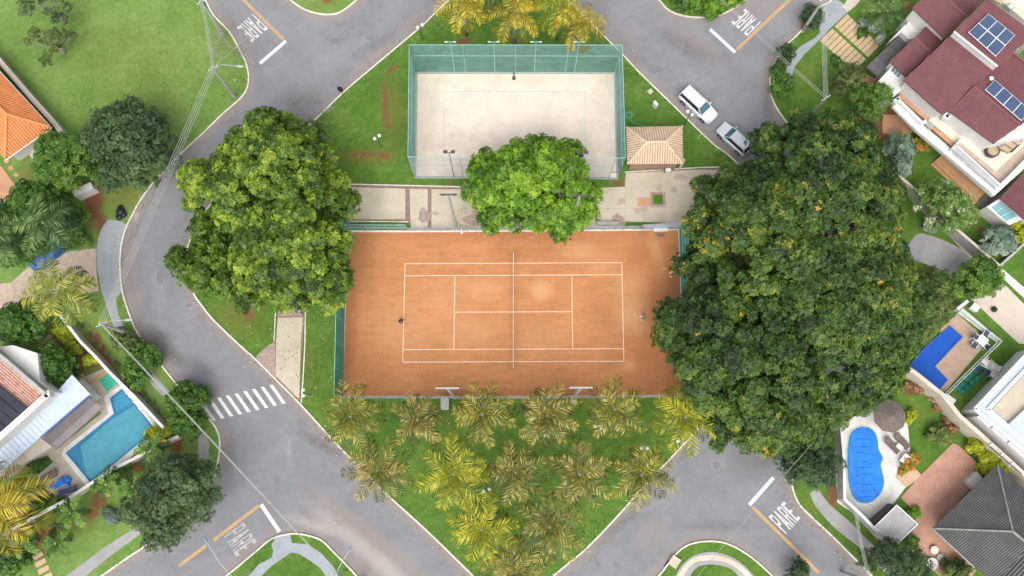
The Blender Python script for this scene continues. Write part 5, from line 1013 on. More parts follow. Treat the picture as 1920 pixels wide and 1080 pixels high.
for i, (px, rz, lb) in enumerate([((1824.5, 634), 50, 'west of'), ((1843, 628), -30, 'north of'), ((1822, 648), 140, 'southwest of'), ((1842, 649), 220, 'southeast of')]): seat_('patio_chair', f'white chair with navy seat, {lb} the white table', 'chair', px, R(rz), WHITE, NAVY, .1, 1.15, 'white patio chairs round the table')
GRC = mat('green_plastic', (.02, .17, .11), (.03, .21, .14), 2, 8, .5); DGC = mat('dark_teal_plastic', (.03, .09, .11), (.04, .12, .13), 2, 8, .5)
z7 = lambda x, y: (1760 + x / 3.6, 600 + y / 3.6)
ordn = ['nearest the cream wall', 'second from the cream wall', 'third from the cream wall', 'fourth from the cream wall', 'fifth from the cream wall', 'farthest from the cream wall']
for r_, row in enumerate([[(120, 465), (148, 440), (178, 405), (205, 378), (236, 347), (265, 318)], [(153, 487), (183, 460), (212, 428), (243, 400), (280, 373), (310, 345)]]):
    for k, q in enumerate(row): seat_('plastic_chair', f'{"green" if k < 4 else "dark teal"} plastic chair, {["row along the glass railing", "row nearer the white house"][r_]}, {ordn[k]}', 'chair', z7(*q), R(-48), GRC if k < 4 else DGC, GRC if k < 4 else DGC, 0, .86, 'rows of plastic chairs on the grass')
for q, lb in (((292, 300), 'north'), ((340, 325), 'middle'), ((352, 372), 'south')): seat_('cream_armchair', f'cream round backed armchair beside the stepping slabs, {lb} one of three', 'chair', z7(*q), R(-120), WALLW, WALLW, 0, 1.5, 'cream armchairs by the plastic chairs')
for q in ((318, 258), (345, 282), (378, 312), (410, 345)): x, y = z7(*q); pave('stepping_slab', [(x - 7, y + 3), (x + 3, y - 6), (x + 8, y - 1), (x - 2, y + 8)], PADS if q[0] < 400 else BRICKSTRIP, .04)
# modern white house
z7p = lambda L: [z7(p[0], p[1]) + tuple(p[2:]) for p in L]
mh = thing('white_modern_house', 'modern white house with flat parapet roofs', 'house', G(1900, 780))
part('wall', z7p([(252, 602), (640, 190), (1000, 500), (1000, 1150), (880, 1138)]), WHITE, mh, 3.3, 0)
part('wing_wall', z7p([(258, 652), (462, 832), (700, 1045), (900, 1225), (900, 1100), (300, 610)]), WHITE, mh, 2.9, 0)
for q in ([(262, 648), (300, 610)], [(350, 730), (380, 715)], [(462, 830), (500, 800)]):
    b = MB(); b.strip(W(z7p(q), 2.96), .1, 2.9, 2.96); b.build('roof_joint', DMETAL, mh)
part('roof_slab', z7p([(240, 600), (640, 172), (1010, 500), (1010, 1190), (900, 1170)]), LBLUE, mh, 3.6, 3.32)
for p, q in (((247, 600), (640, 182)), ((247, 600), (900, 1150)), ((335, 603), (700, 215)), ((335, 603), (500, 742)), ((500, 742), (900, 1090))):
    b = MB(); b.strip(W(z7p([p, q]), 3.9), .32, 3.6, 3.9); b.build('parapet', WHITE, mh)
part('upper_roof_surface', z7p([(365, 600), (640, 300), (760, 420), (492, 705)]), mat('beige_roof', (.50, .44, .34), (.42, .36, .28), .4, 3), mh, 3.7, 3.55)
b = MB(); b.strip(W(z7p([(500, 722), (640, 590)]), 4.2), .9, 3.6, 4.2); b.build('roof_box', LBLUE, mh)
b = MB(); b.tube(W(z7p([(340, 850), (560, 1040)]), 3.3), .06, 5); b.build('gutter', DMETAL, mh)
for q in ((350, 845), (420, 912), (488, 975)):
    b = MB(); p = G(*z7(*q), 3.1); b.box(p, (.5, .2, .16), R(30)); b.build('bracket', WALLW, mh)
# kidney pool and its white deck
pave('white_pool_deck', [(1574, 800), (1600, 782), (1640, 765), (1665, 762), (1702, 795), (1705, 828), (1708, 862), (1678, 893), (1698, 914), (1662, 962), (1636, 986), (1570, 942), (1566, 850)], STONEW, .06)
kp = smooth([(1589, 830), (1595, 810), (1612, 800), (1632, 803), (1644, 818), (1647, 842), (1655, 858), (1651, 872), (1655, 890), (1657, 908), (1649, 928), (1632, 942), (1614, 943), (1600, 934), (1591, 912), (1587, 870)], 3, True)
o = pool('swimming_pool', 'kidney shaped pool under a bright blue cover', kp, POOLL, WATER, rim=.06)
b = MB(); b.strip(W(kp), .18, .05, .12, closed=True); b.build('pool_edge', STONEW, o)
cv = [((p[0] - 1622) * .985 + (1625 if p[0] < 1605 else 1623), (p[1] - 872) * .985 + 872) for p in kp]; b = MB(); P = W(cv, .16); b.prism(P, t=.03)
rg = random.Random(5)
for k in range(9):
    y = 822 + k * 14; b.tube(W([(1603, y + rg.uniform(-3, 3)), (1622, y + rg.uniform(-3, 3)), (1645, y + rg.uniform(-4, 4))], .16), [.02, .05, .02], 4)
b.build('pool_cover', COVER, o)
wallrun('garden_wall', 'grey rendered wall around the white pool deck', [(1578, 800), (1583, 860), (1584, 936), (1618, 968), (1662, 1014), (1680, 1030)], 2.0, WALLG, .22, WALLW)
pc = G(1670, 780, 2.5); o = thing('parasol', 'round dark thatched parasol on the white pool deck', 'parasol', (pc.x, pc.y, 0)); b = MB(); b.lathe((pc.x, pc.y, 0), [(.05, 0), (.04, 2.9)], 8); b.build('pole', WOODK, o)
THT = mat('thatch', (.20, .16, .14), (.12, .095, .085), 5, 14, .95, .8); b = MB(); b.lathe((pc.x, pc.y, 2.2), [(1.72, -.02), (1.74, .04), (1.1, .34), (.5, .62), (.05, .86)], 9); b.build('canopy', THT, o)
def lounger(label, px, rz, fm, wood=WOODK, group=None, z=.06, towel=None):
    p = G(px[0], px[1], z); o = thing('sun_lounger', label, 'sun lounger', p, rz, group)
    def ad(nm, b, m): x = b.build(nm, m); x.parent = o
    b = MB(); b.box((0, -.2, .3), (.65, 1.35, .06)); ad('seat_panel', b, fm); b = MB(); b.box((0, .75, .45), (.65, .7, .06), rx=.5); ad('backrest', b, fm)
    for x in (-.34, .34): b = MB(); b.box((x, 0, .26), (.05, 1.9, .05)); ad('side_rail', b, wood)
    for x in (-.3, .3):
        for y in (-.75, .6): b = MB(); b.box((x, y, .13), (.05, .05, .26)); ad('leg', b, wood)
lounger('dark wooden lounger on the white deck near the orange border', (1690, 828), R(42), WOODK, group='loungers on the white deck'); lounger('dark wooden lounger between parasol and pool', (1672, 836), R(42), WOODK, group='loungers on the white deck')
o = thing('side_table', 'small pale table between two dark loungers', 'table', G(1684, 838)); p = G(1684, 838, .06); b = MB(); b.box(p + Vector((0, 0, .4)), (.7, .5, .06), R(-45)); b.build('tabletop', WALLW, o); b = MB(); b.lathe(p, [(.16, 0), (.05, .05), (.05, .38)], 8); b.build('leg', WHITE, o)
o = thing('storage_box', 'white square storage box on the deck corner', 'box', G(1695, 863)); p = G(1695, 863, .06); b = MB(); b.box(p + Vector((0, 0, .35)), (1.05, .95, .7), R(-40)); b.build('box_body', WHITE, o); b = MB(); b.box(p + Vector((0, 0, .73)), (1.12, 1.02, .06), R(-40)); b.build('box_lid', WHITE, o)
pave('sand_stone_path', t(3, 3, [(940, 335), (1100, 270), (1160, 330), (1030, 420)]), PADS, .03)
# brick terrace
pave('brick_terrace', t(3, 3, [(1385, 85), (1430, 100), (1640, 300), (1520, 420), (1250, 720), (1560, 1040), (1500, 1120), (1330, 1120), (1075, 885), (1115, 830), (1055, 770), (1120, 620), (995, 492), (1150, 320)]), BRICKP, .05)
gh = thing('grey_roof_house', 'house with dark grey hipped tile roof beside the brick terrace', 'house', G(1870, 970))
FF = lambda L: t(3, 3, L)
roof('roof', FF([(1235, 720, 3.2), (1720, 245, 3.2), (1835, 745, 5.8)]), GREYTILE, gh, .23, .06, .1)
roof('roof', FF([(1235, 720, 3.2), (1835, 745, 5.8), (1960, 850, 5.6), (1700, 1130, 3.2), (1550, 1012, 3.2)]), GREYTILE, gh, .23, .06, .1)
roof('roof', FF([(1720, 245, 3.2), (2050, 540, 3.2), (1960, 850, 5.6), (1835, 745, 5.8)]), GREYTILE, gh, .23, .06, .1)
ridge(FF([(1245, 722, 3.25), (1835, 745, 5.85)]), RIDGEG, gh, .1); ridge(FF([(1720, 252, 3.25), (1835, 745, 5.85)]), RIDGEG, gh, .1); ridge(FF([(1835, 745, 5.85), (1960, 850, 5.65)]), RIDGEG, gh, .13)
b = MB(); b.strip(W(FF([(1235, 722), (1550, 1015)]), 3.15), .14, 3.0, 3.15); b.build('gutter', METAL, gh)
part('wall', FF([(1350, 742), (1720, 375), (2000, 600), (1850, 900), (1590, 920)]), WALLC, gh, 3.0, 0)
b = MB(); p = G(1440 + 1555 / 4, 810 + 362 / 4, 1.0); b.box(Vector((p.x, p.y, .5)), (1.5, 1.1, 1.0), R(40)); b.build('meter_box', WALLW, gh)
g2 = thing('grey_roof_annexe', 'lower grey tiled roof with white gutter in the photo corner', 'house', G(1905, 1060))
roof('roof', FF([(1680, 1035, 2.8), (1865, 835, 2.8), (2150, 1060, 4.2), (1960, 1290, 4.2)]), mat('mid_grey_tile', (.14, .14, .145), (.20, .195, .19)), g2, .3, .08, .1, along=W(FF([(1865, 835)]))[0] - W(FF([(1680, 1035)]))[0])
part('wall', FF([(1700, 1040), (1865, 860), (2120, 1060), (1960, 1260)]), WALLC, g2, 2.6, 0)
b = MB(); b.strip(W(FF([(1680, 1037), (1860, 832)]), 2.85), .16, 2.7, 2.85); b.build('gutter', WHITE, g2)
sh = thing('slatted_shed', 'small shed with pale ribbed sheet roof by the garden wall', 'shed', G(1680, 985))
q = FF([(962, 548, 2.4), (1117, 690, 2.4), (962, 850, 2.6), (802, 712, 2.6)]); P = W(q); b = MB(); b.prism(P, t=.05); b.ribs(P, .22, .035, along=P[2] - P[1]); b.build('roof', mat('sheet_roof', (.42, .41, .41), (.33, .315, .31), 1.2, 5), sh)
b = MB(); b.strip(P[:], .09, 2.44, 2.58, closed=True); b.build('roof_trim', WHITE, sh)
part('wall', inset([p[:2] for p in q], .93), WOODK, sh, 2.3, 0)
wallrun('dark_wall', 'dark low wall between the shed and the white pool deck', FF([(785, 690), (950, 548)]), 1.5, WOODK, .3, WOODK)
for i, (x, y, r, lb) in enumerate([(1237, 883, .42, 'stone stool nearest the brick terrace corner'), (1340, 995, .42, 'stone stool nearest the tiled roof'), (1222, 985, .6, 'long stone stool toward the dark tree'), (1278, 935, .34, 'small green topped stone table in the middle')]):
    p = G(1440 + x / 4, 810 + y / 4); o = thing('stone_stool' if i < 3 else 'stone_table', lb, 'stool' if i < 3 else 'table', p, group='stone seats on the brick terrace' if i < 3 else None)
    b = MB(); b.lathe(p, [(r * .6, 0), (r * .5, .2), (r * .55, .34)], 12); b.build('base', STONEG, o); b = MB(); b.lathe(p + Vector((0, 0, .34)), [(r, 0), (r * 1.05, .05), (r, .1)], 12); b.build('seat' if i < 3 else 'tabletop', STONEW if i < 3 else CONC2, o)
# ------------------------------------------------------------ west: pool house
t02 = lambda L: t(0, 2, L); t03 = lambda L: t(0, 3, L)
z8 = lambda L: [(p[0] / 4, 630 + p[1] / 4) + tuple(p[2:]) for p in L]
pave('pool_terrace', [(160, 705), (203, 688), (228, 708), (312, 806), (262, 845), (130, 938), (112, 940), (70, 892), (92, 868), (85, 855), (110, 838), (190, 775)], STONEG, .04)
pave('terrace_edge', t02([(635, 725), (800, 600), (825, 625), (655, 750)]), TERRACE, .045)
pave('garden_bed', t03([(210, 270), (345, 165), (400, 225), (290, 320)]), LAWN, .06)
wp = t02([(835, 830), (915, 765), (1000, 860)]) + t03([(1165, -10), (1112, 28), (685, 375), (505, 158)]) + t02([(865, 945)])
cop = t02([(780, 830), (790, 805), (920, 720), (1010, 830), (1200, 1050)]) + t03([(1150, 50), (705, 415), (650, 410), (460, 170), (480, 120)]) + t02([(815, 940)])
pave('pool_coping', cop, STONEW, .12, .2)
o = pool('swimming_pool', 'large turquoise pool with shallow steps behind the west garden wall', wp, POOLT, WATER, rim=.13)
b = MB(); b.add(W(t03([(600, 105), (860, -110)]) + t02([(1010, 880)]) + t03([(1140, -20), (1100, 20), (690, 355), (650, 330)]), .145), [tuple(range(7))[::-1]]); b.build('basin_floor', POOLL, o)
b = MB(); b.add(W(t02([(845, 835), (915, 780), (985, 860), (870, 935)]), .146), [(3, 2, 1, 0)]); b.build('shallow_step', mat('step_mosaic', (.05, .28, .50), (.10, .40, .60), 6, 14, .4), o)
b = MB(); b.strip(W(wp), .12, .1, .22, closed=True); b.build('pool_edge', mat('pool_edge_tile', (.03, .16, .36), (.04, .2, .42)), o)
pave('green_mat', t02([(735, 690), (822, 630), (892, 710), (806, 777)]), GREENM, .07)
rg = random.Random(8); wst = thing('edging_stones', 'row of white pebbles along the garden side of the pool', 'stones', G(262, 765)); b = MB()
for k in range(46):
    q = bil((238, 735, 0), (238, 735, 0), (307, 815, 0), (307, 815, 0), 0, rg.random()); p = G(q[0] + rg.uniform(-3, 3), q[1] + rg.uniform(-2, 2), .05); b.ball(p + Vector((0, 0, .08)), rg.uniform(.1, .2), 6, .6)
o_ = b.build('pebble_row', STONEW, wst); o_['kind'] = 'stuff'
wallrun('garden_wall', 'long pale garden wall between the turquoise pool and the street', [(112, 590), (118, 598), (150, 640), (178, 668), (205, 698), (250, 742), (306, 802)], 2.0, WALLC, .22, WALLW)
wallrun('garden_wall', 'white topped garden wall running below the pool and loungers', [(5, 1004), (38, 984), (95, 953), (125, 937), (165, 910), (215, 878), (255, 858), (300, 833), (335, 818)], 1.6, WALLC, .26, WALLW)
ph = thing('pool_house', 'white walled house with weathered tile roof beside the turquoise pool', 'house', G(50, 780))
part('wall', z8([(-200, 60), (0, 80), (100, 70), (280, 130), (300, 330), (410, 420), (0, 790), (-200, 960)]), WALLW, ph, 5.0, 0)
roof('roof', z8([(-60, 130, 5.9), (0, 180, 5.9), (315, 440, 5.9), (200, 548, 5.2), (-60, 760, 5.2)]), OLDTILE, ph, .26, .08, along=W(z8([(205, 545)]))[0] - W(z8([(0, 365)]))[0])
b = MB(); b.strip(W(z8([(-80, 80), (0, 150), (332, 435)]), 6.3), .42, 5, 6.3); b.build('parapet', WALLG, ph)
b = MB(); b.strip(W(z8([(332, 438), (370, 428)]), 6.0), .7, 5, 6.0); b.strip(W(z8([(352, 440), (0, 755), (-80, 830)]), 6.0), .62, 5, 6.0); b.build('parapet', WALLW, ph)
mr = MB(); P = W(z8([(540, 290, 3.4), (680, 440, 3.4), (300, 760, 3.2), (-60, 1080, 3.2), (-60, 870, 3.4), (0, 805, 3.4), (420, 425, 3.5)])); mr.prism(P, t=.15); mr.ribs([P[1], P[2], P[3], P[4], P[5], P[6], P[0]][0:0] or W(z8([(420, 425, 3.5), (300, 760, 3.2), (-60, 1080, 3.2), (-60, 870, 3.4)])), .5, .03, along=P[1] - P[0]); mr.build('metal_roof', LBLUE, ph)
part('lower_wall', z8([(530, 300), (665, 440), (300, 745), (0, 1000), (0, 830), (420, 440)]), WALLW, ph, 3.0, 0)
b = MB(); b.tube(W(z8([(675, 442), (305, 762)]), 3.35), .09, 5); b.build('blue_gutter', BLUEM, ph)
part('side_wall', z8([(310, 768), (390, 830), (60, 1030), (-60, 1090), (-60, 1040)]), WALLC, ph, 2.0, 0)
b = MB(); P = W(z8([(665, 458, 2.7), (772, 541, 2.5), (425, 850, 2.5), (315, 768, 2.7)])); b.prism(P, t=.08); b.build('awning', mat('dark_awning', (.135, .115, .115), (.17, .15, .148), .6, 4), ph)
b = MB(); P = W(z8([(725, 498, 2.7), (770, 538, 2.62), (425, 845, 2.62), (382, 812, 2.7)])); b.prism(P, t=.05); b.build('awning', mat('light_awning', (.19, .165, .165), (.23, .2, .2), .6, 4), ph)
for i, L in enumerate([[(0, 365), (195, 540)], ]):
    so_ = thing('solar_heater_array', 'black solar water heating strips on the weathered tile roof', 'solar panels', G(20, 760, 5.6))
    for k in range(5):
        a0 = bil((-70, 310, 0), (-70, 310, 0), (-70, 760, 0), (-70, 760, 0), 0, (k + .06) / 5); a1 = bil((-70, 310, 0), (-70, 310, 0), (-70, 760, 0), (-70, 760, 0), 0, (k + .94) / 5)
        e0 = bil((200, 540, 0), (200, 540, 0), (-60, 770, 0), (-60, 770, 0), 0, (k + .06) / 5); e1 = bil((200, 540, 0), (200, 540, 0), (-60, 770, 0), (-60, 770, 0), 0, (k + .94) / 5)
        part('heater_strip', z8([a0[:2], e0[:2], e1[:2], a1[:2]]), mat('solar_rubber', (.018, .022, .035), (.03, .035, .05), 1, 6, .5) if 'solar_rubber' not in MATS else MATS['solar_rubber'], so_, 6.05, 5.98)
for k in range(3): x, y = 72 + k * 7, 632 + k * 9; pave('stepping_slab', [(x, y + 12), (x + 22, y - 6), (x + 27, y), (x + 5, y + 19)], PADS, .04)
pave('stepping_slab', [(143, 705), (155, 700), (164, 712), (152, 718)], PADS, .04); pave('stepping_slab', [(135, 695), (142, 690), (146, 698), (140, 703)], BRICKSTRIP, .04)
for k in range(4): x, y = 58 + k * 6, 1040 + k * 13; pave('stepping_slab', [(x, y + 3), (x + 20, y - 7), (x + 23, y + 1), (x + 4, y + 12)], PADS, .04)
BLF = mat('blue_cushion', (.015, .13, .55), (.02, .17, .62), 2, 8, .6)
lounger('brown slatted lounger beside the lower garden bed', (93, 894), R(-58), WOODK, group='loungers on the pool terrace'); lounger('lounger with a blue cushion on the pool terrace', (107, 911), R(-58), BLF, WHITE, 'loungers on the pool terrace', .05); lounger('dark lounger nearest the garden wall', (128, 920), R(-75), NAVY, WHITE, 'loungers on the pool terrace', .05)
o = thing('towel', 'crumpled blue towel beside the blue cushioned lounger', 'towel', G(121, 902)); b = MB()
rg = random.Random(2); P = [G(x, y, .5) for x, y in ((109, 899), (117, 894), (125, 893), (132, 898), (131, 903), (127, 904), (130, 911), (124, 910), (119, 906), (114, 907))]; cP = sum(P, Vector()) / 10 + Vector((0, 0, .18)); b.add(P + [cP] + [p - Vector((0, 0, .3)) for p in P], [(i, (i + 1) % 10, 10) for i in range(10)] + [(i, 11 + i, 11 + (i + 1) % 10, (i + 1) % 10) for i in range(10)]); b.build('towel_cloth', BLF, o)
# orange roofed house
oh = thing('orange_roof_house', 'house with bright orange tiled hip roof at the photo edge', 'house', G(20, 230)); t00 = lambda L: t(0, 0, L)
roof('roof', t00([(-420, 90, 3.2), (380, 955, 3.2), (50, 855, 4.9), (-420, 350, 4.9)]), ORANGE, oh, .3, .085); roof('roof', t00([(380, 955, 3.2), (40, 1192, 3.2), (50, 855, 4.9)]), ORANGE, oh, .3, .085); roof('roof', t00([(40, 1192, 3.2), (-500, 640, 3.2), (-420, 350, 4.9), (50, 855, 4.9)]), ORANGE, oh, .3, .085)
for q in ([(50, 855, 4.95), (375, 952, 3.25)], [(50, 855, 4.95), (42, 1188, 3.25)], [(50, 855, 4.95), (-420, 350, 4.95)]): ridge(t00(q), ORANGE, oh, .13)
b = MB(); b.strip(W(t00([(385, 958), (42, 1200)]), 3.1), .12, 3.0, 3.1); b.strip(W(t00([(-420, 80), (385, 958)]), 3.1), .12, 3.0, 3.1); b.build('gutter', WHITE, oh)
part('wall', t00([(-400, 130), (330, 940), (40, 1140), (-480, 640)]), WALLW, oh, 3.0, 0)
wallrun('boundary_wall', 'grey boundary wall between the open field and the orange roofed house', t00([(-60, 385), (0, 460), (240, 740), (400, 915), (480, 1020)]) + [(135, 272)], 2.0, WALLG, .45, CONC)
pave('orange_patio', t(0, 1, [(-300, 0), (0, 155), (165, 375), (60, 450), (-300, 470)]), TERRACE, .05); pave('house_path', t(0, 1, [(190, 30), (330, -20), (420, 60), (300, 130), (240, 110)]), WALLC, .03)
for i, (x, y) in enumerate([(12, 302), (20, 315), (30, 328), (38, 340), (45, 344)]): pave('stepping_slab', ell(x, y, 5, 4, 8, .1, i), TERRACE, .03)
o = pool('swimming_pool', 'blue corner of a pool at the photo edge below the orange patio', [(-60, 375), (12, 379), (17, 387), (10, 402), (-60, 400)], POOLB, WATERB, rim=.08)
wallrun('pale_wall', 'short white wall block beside the garden tree', [(137, 363), (172, 347)], 1.7, WALLW, .7)
tp = thing('blue_tarpaulin', 'long blue tarpaulin over a low frame beside the palm', 'tarpaulin', G(85, 468)); b = MB()
a_, c_ = G(52, 497, 1.3), G(126, 436, 1.3); d = (c_ - a_); nrm = Vector((-d.y, d.x, 0)).normalized(); vs = []; rg = random.Random(4)
for k in range(13):
    for w_, z in ((-.95, 0.1), (-.75, .85), (0, 1.3), (.75, .85), (.95, .1)): vs.append(a_ + d * k / 12 + nrm * (w_ + rg.uniform(-.06, .06)) + Vector((0, 0, z - 1.3 + rg.uniform(-.07, .07))))
b.add(vs, [(k * 5 + j, (k + 1) * 5 + j, (k + 1) * 5 + j + 1, k * 5 + j + 1) for k in range(12) for j in range(4)]); b.build('tarpaulin_sheet', mat('blue_tarp', (.015, .07, .22), (.03, .12, .32), 1.5, 6, .4), tp)
b = MB(); b.tube([a_ + Vector((0, 0, -.06)), c_ + Vector((0, 0, -.06))], .03, 5); b.build('ridge_pole', METAL, tp)
for i, (x, y, r, lb) in enumerate([(228, 398, .48, 'black rubbish bag nearest the kerb'), (226, 407, .42, 'black rubbish bag toward the driveway'), (233, 403, .38, 'black rubbish bag beside the white sack'), (227, 390, .3, 'small black rubbish bag farthest up the verge')]):
    p = G(x, y); o = thing('rubbish_bag', lb, 'rubbish bag', p, group='black rubbish bags on the verge'); b = MB(); b.ball(p + Vector((0, 0, r * .7)), r, 12, .75); x_ = b.build('bag', BLACK, o, smooth=False)
    b = MB(); b.lathe(p + Vector((0, 0, r * 1.2)), [(r * .16, 0), (r * .08, .06), (r * .25, .14)], 7); b.build('knot', BLACK, o)
# ------------------------------------------------------------ kiosk
kh = thing('tiled_kiosk', 'small kiosk with pale terracotta hip roof beside the sand court', 'kiosk', G(1228, 275)); K = lambda L: [(1140 + p[0] / 8.306, 220 + p[1] / 8.306, p[2]) for p in L]
eN, eE, eS, eW = (285, 155, 2.9), (1158, 140, 2.9), (1165, 725, 2.9), (300, 728, 2.9); rA, rB = (600, 385, 4.1), (895, 378, 4.1)
for q in ([eN, eE, rB, rA], [eE, eS, rB], [eS, eW, rA, rB], [eW, eN, rA]): roof('roof', K(q), TERRA, kh, .27, .095, .12)
for a_, c_ in ((eN, rA), (eE, rB), (eS, rB), (eW, rA), (rA, rB)): ridge(K([a_, c_]), TERRA, kh, .13)
part('wall', [(1184, 250), (1272, 249), (1272, 304), (1184, 304)], mat('tan_wall', (.34, .22, .15), (.28, .18, .12)), kh, 2.7, 0)
for x in (1184, 1274): b = MB(); p = G(x, 315); b.box(p + Vector((0, 0, 1.35)), (.28, .28, 2.7)); b.build('pillar', WALLC, kh)
b = MB(); b.box(G(1222, 317) + Vector((0, 0, .45)), (1.4, .4, .08)); b.build('counter', WOODK, kh)
b = MB(); p = G(1181, 314); b.tube([p + Vector((0, 0, 2.7)), p], .07, 6); b.build('downpipe', WHITE, kh)
p = G(1251, 316); seat_('plastic_chair', 'chair with a dark back and white seat in front of the kiosk', 'chair', (1251, 319), 0, BLACK, WHITE, 0, 1.35)
# ------------------------------------------------------------ cars
SILV = mat('silver_paint', (.62, .64, .66), (.58, .60, .62), 2, 6, .28, metal=.25, spec=.6); PEARL = mat('white_car_paint', (.74, .75, .77), (.70, .71, .73), 2, 6, .28, spec=.6)
CGLASS = mat('car_glass', (.035, .10, .14), (.06, .15, .20), 1.5, 4, .08, spec=.9); DGL = mat('dark_car_glass', (.012, .014, .03), (.02, .022, .045), 1.5, 4, .1, spec=.8); RUB = mat('rubber', (.02, .02, .02), (.035, .035, .035), 4, 9); RED = mat('tail_lamp_red', (.35, .02, .03), (.4, .03, .04), 2, 5, .2); HL = mat('head_lamp', (.6, .62, .65), (.5, .52, .55), 3, 8, .1); ALLOY = mat('alloy', (.4, .4, .42), (.3, .3, .32), 4, 9, .3, metal=.6)
def car(label, px, rz, L_, Wd, Hh, paint, suv=True):
    p = G(px[0], px[1], -.12); o = thing('parked_car', label, 'car', p, rz, 'cars parked along the kerb'); h = Wd / 2
    def ad(nm, b, m, par=None, sm=False):
        x = b.build(nm, m, smooth=sm); x.parent = par or o; return x
    belt = Hh * .6; ho = Hh * .56
    xs = [(-.5, .80, .42, belt * .86), (-.485, .90, .32, belt * .98), (-.40, .98, .26, belt * 1.03), (-.2, 1, .24, belt * 1.03), (0, 1, .24, belt * 1.01), (.17, 1, .24, belt * .99), (.24, .99, .25, ho * 1.0), (.36, .96, .26, ho * .96), (.44, .90, .28, ho * .88), (.485, .80, .32, ho * .74), (.5, .62, .38, ho * .62)]
    vs = []; 
    for x, wk, zb, zt in xs:
        y = h * wk; vs += [(x * L_, -y * .94, zb), (x * L_, -y, zb + (zt - zb) * .45), (x * L_, -y * .985, zt - .07), (x * L_, -y * .88, zt), (x * L_, 0, zt + .025), (x * L_, y * .88, zt), (x * L_, y * .985, zt - .07), (x * L_, y, zb + (zt - zb) * .45), (x * L_, y * .94, zb)]
    b = MB(); n = 9; b.add(vs, [(i * n + k, i * n + k + 1, (i + 1) * n + k + 1, (i + 1) * n + k) for i in range(len(xs) - 1) for k in range(n - 1)] + [((i + 1) * n, i * n, i * n + 8, (i + 1) * n + 8) for i in range(len(xs) - 1)] + [tuple(range(8, -1, -1)), tuple(range((len(xs) - 1) * n, len(xs) * n))]); body = ad('body', b, paint, sm=False)
    r0, r1 = (-.455 if suv else -.40), .075; z0_, z1_ = belt * 1.0, Hh - .03; yb, yt = h * .90, h * .70
    q = dict(rb=(-.485 * L_, yb * .93, z0_), fb=(.235 * L_, yb * .95, z0_ - .04), rt=(r0 * L_, yt, z1_), ft=(r1 * L_, yt, z1_))
    P_ = lambda k, s: Vector((q[k][0], q[k][1] * s, q[k][2]))
    b = MB(); b.add([P_('fb', -1), P_('fb', 1), P_('ft', 1), P_('ft', -1)], [(0, 1, 2, 3)]); b.add([P_('fb', -1) * .995, P_('fb', 1) * .995, P_('ft', 1) * .995, P_('ft', -1) * .995], [(3, 2, 1, 0)]); ad('windscreen', b, CGLASS)
    b = MB(); b.add([P_('rb', -1), P_('rb', 1), P_('rt', 1), P_('rt', -1)], [(3, 2, 1, 0)]); ad('rear_window', b, DGL)
    for s in (-1, 1):
        b = MB(); b.add([P_('rb', s), P_('fb', s), P_('ft', s), P_('rt', s)], [(0, 1, 2, 3) if s < 0 else (3, 2, 1, 0)]); ad('side_window', b, DGL)
        for k in (.30, .62):
            a_ = P_('rb', s).lerp(P_('fb', s), k + .02); c_ = P_('rt', s).lerp(P_('ft', s), k + .1); b = MB(); b.tube([a_, c_], .035, 4); ad('window_pillar', b, BLACK)
        for a_, c_ in (('fb', 'ft'), ('rb', 'rt')): b = MB(); b.tube([P_(a_, s), P_(c_, s)], .05, 5); ad('roof_pillar', b, paint)
    b = MB(); nn = 7; rows = []
    for i in range(nn + 1):
        x = (r0 - .012 + (r1 + .02 - r0 + .012) * i / nn) * L_
        for k in range(7): y = (k / 3 - 1); rows.append((x, y * yt * 1.04, z1_ + .055 * (1 - abs(y) ** 3) - .04 * (abs(i / nn - .5) * 2) ** 3))
    b.add(rows, [(i * 7 + k, (i + 1) * 7 + k, (i + 1) * 7 + k + 1, i * 7 + k + 1) for i in range(nn) for k in range(6)]); rf = ad('roof', b, paint, sm=True)
    for s in (-1, 1):
        b = MB(); b.tube([((r0 + .03) * L_, s * yt * .93, z1_ + .06), (r1 * .6 * L_, s * yt * .93, z1_ + .06)], .025, 5); ad('roof_rail', b, METAL, rf)
        b = MB(); b.box((.17 * L_, s * (h + .09), belt + .03), (.14, .2, .14)); ad('wing_mirror', b, paint)
        b = MB(); b.box((.455 * L_, s * h * .66, ho * .83), (.28, .34, .10), rz=-s * .35, ry=.5); ad('headlight', b, HL)
        b = MB(); b.box((-.488 * L_, s * h * .76, belt * .86), (.1, .22, .3)); ad('tail_light', b, RED)
        for k in (-.12, .08): b = MB(); b.box((k * L_, s * h * 1.0, belt * .84), (.2, .05, .05)); ad('door_handle', b, paint)
        for k in (-.31, .31):
            wb = MB(); c_ = Vector((k * L_, s * (h - .10), .34)); wb.tube([c_ - Vector((0, .12, 0)), c_ + Vector((0, .12, 0))], .34, 16); tz = ad('wheel', wb, RUB); rb_ = MB(); rb_.tube([c_ + Vector((0, s * .10, 0)), c_ + Vector((0, s * .135, 0))], .22, 12); ad('rim', rb_, ALLOY, tz)
            ab = MB(); ab.tube([c_ + Vector((math.cos(t_) * .40, s * .1, math.sin(t_) * .40)) for t_ in [math.pi * i / 8 for i in range(9)]], .05, 5); ad('wheel_arch', ab, DMETAL if k < 0 else DMETAL)
    b = MB(); b.box((.492 * L_, 0, .48), (.08, h * 1.2, .16)); ad('grille', b, BLACK)
    b = MB(); b.box((-.502 * L_, 0, .62), (.03, .52, .12)); ad('number_plate', b, WHITE)
    return o
def ang(a, b_): A = G(*a); B_ = G(*b_); return math.atan2(B_.y - A.y, B_.x - A.x)
an = ang((1290, 185), (1330, 222))
car('white estate car parked nose to the silver car beside the twin globe lamp', (1307, 202), an, 4.75, 1.86, 1.72, PEARL)
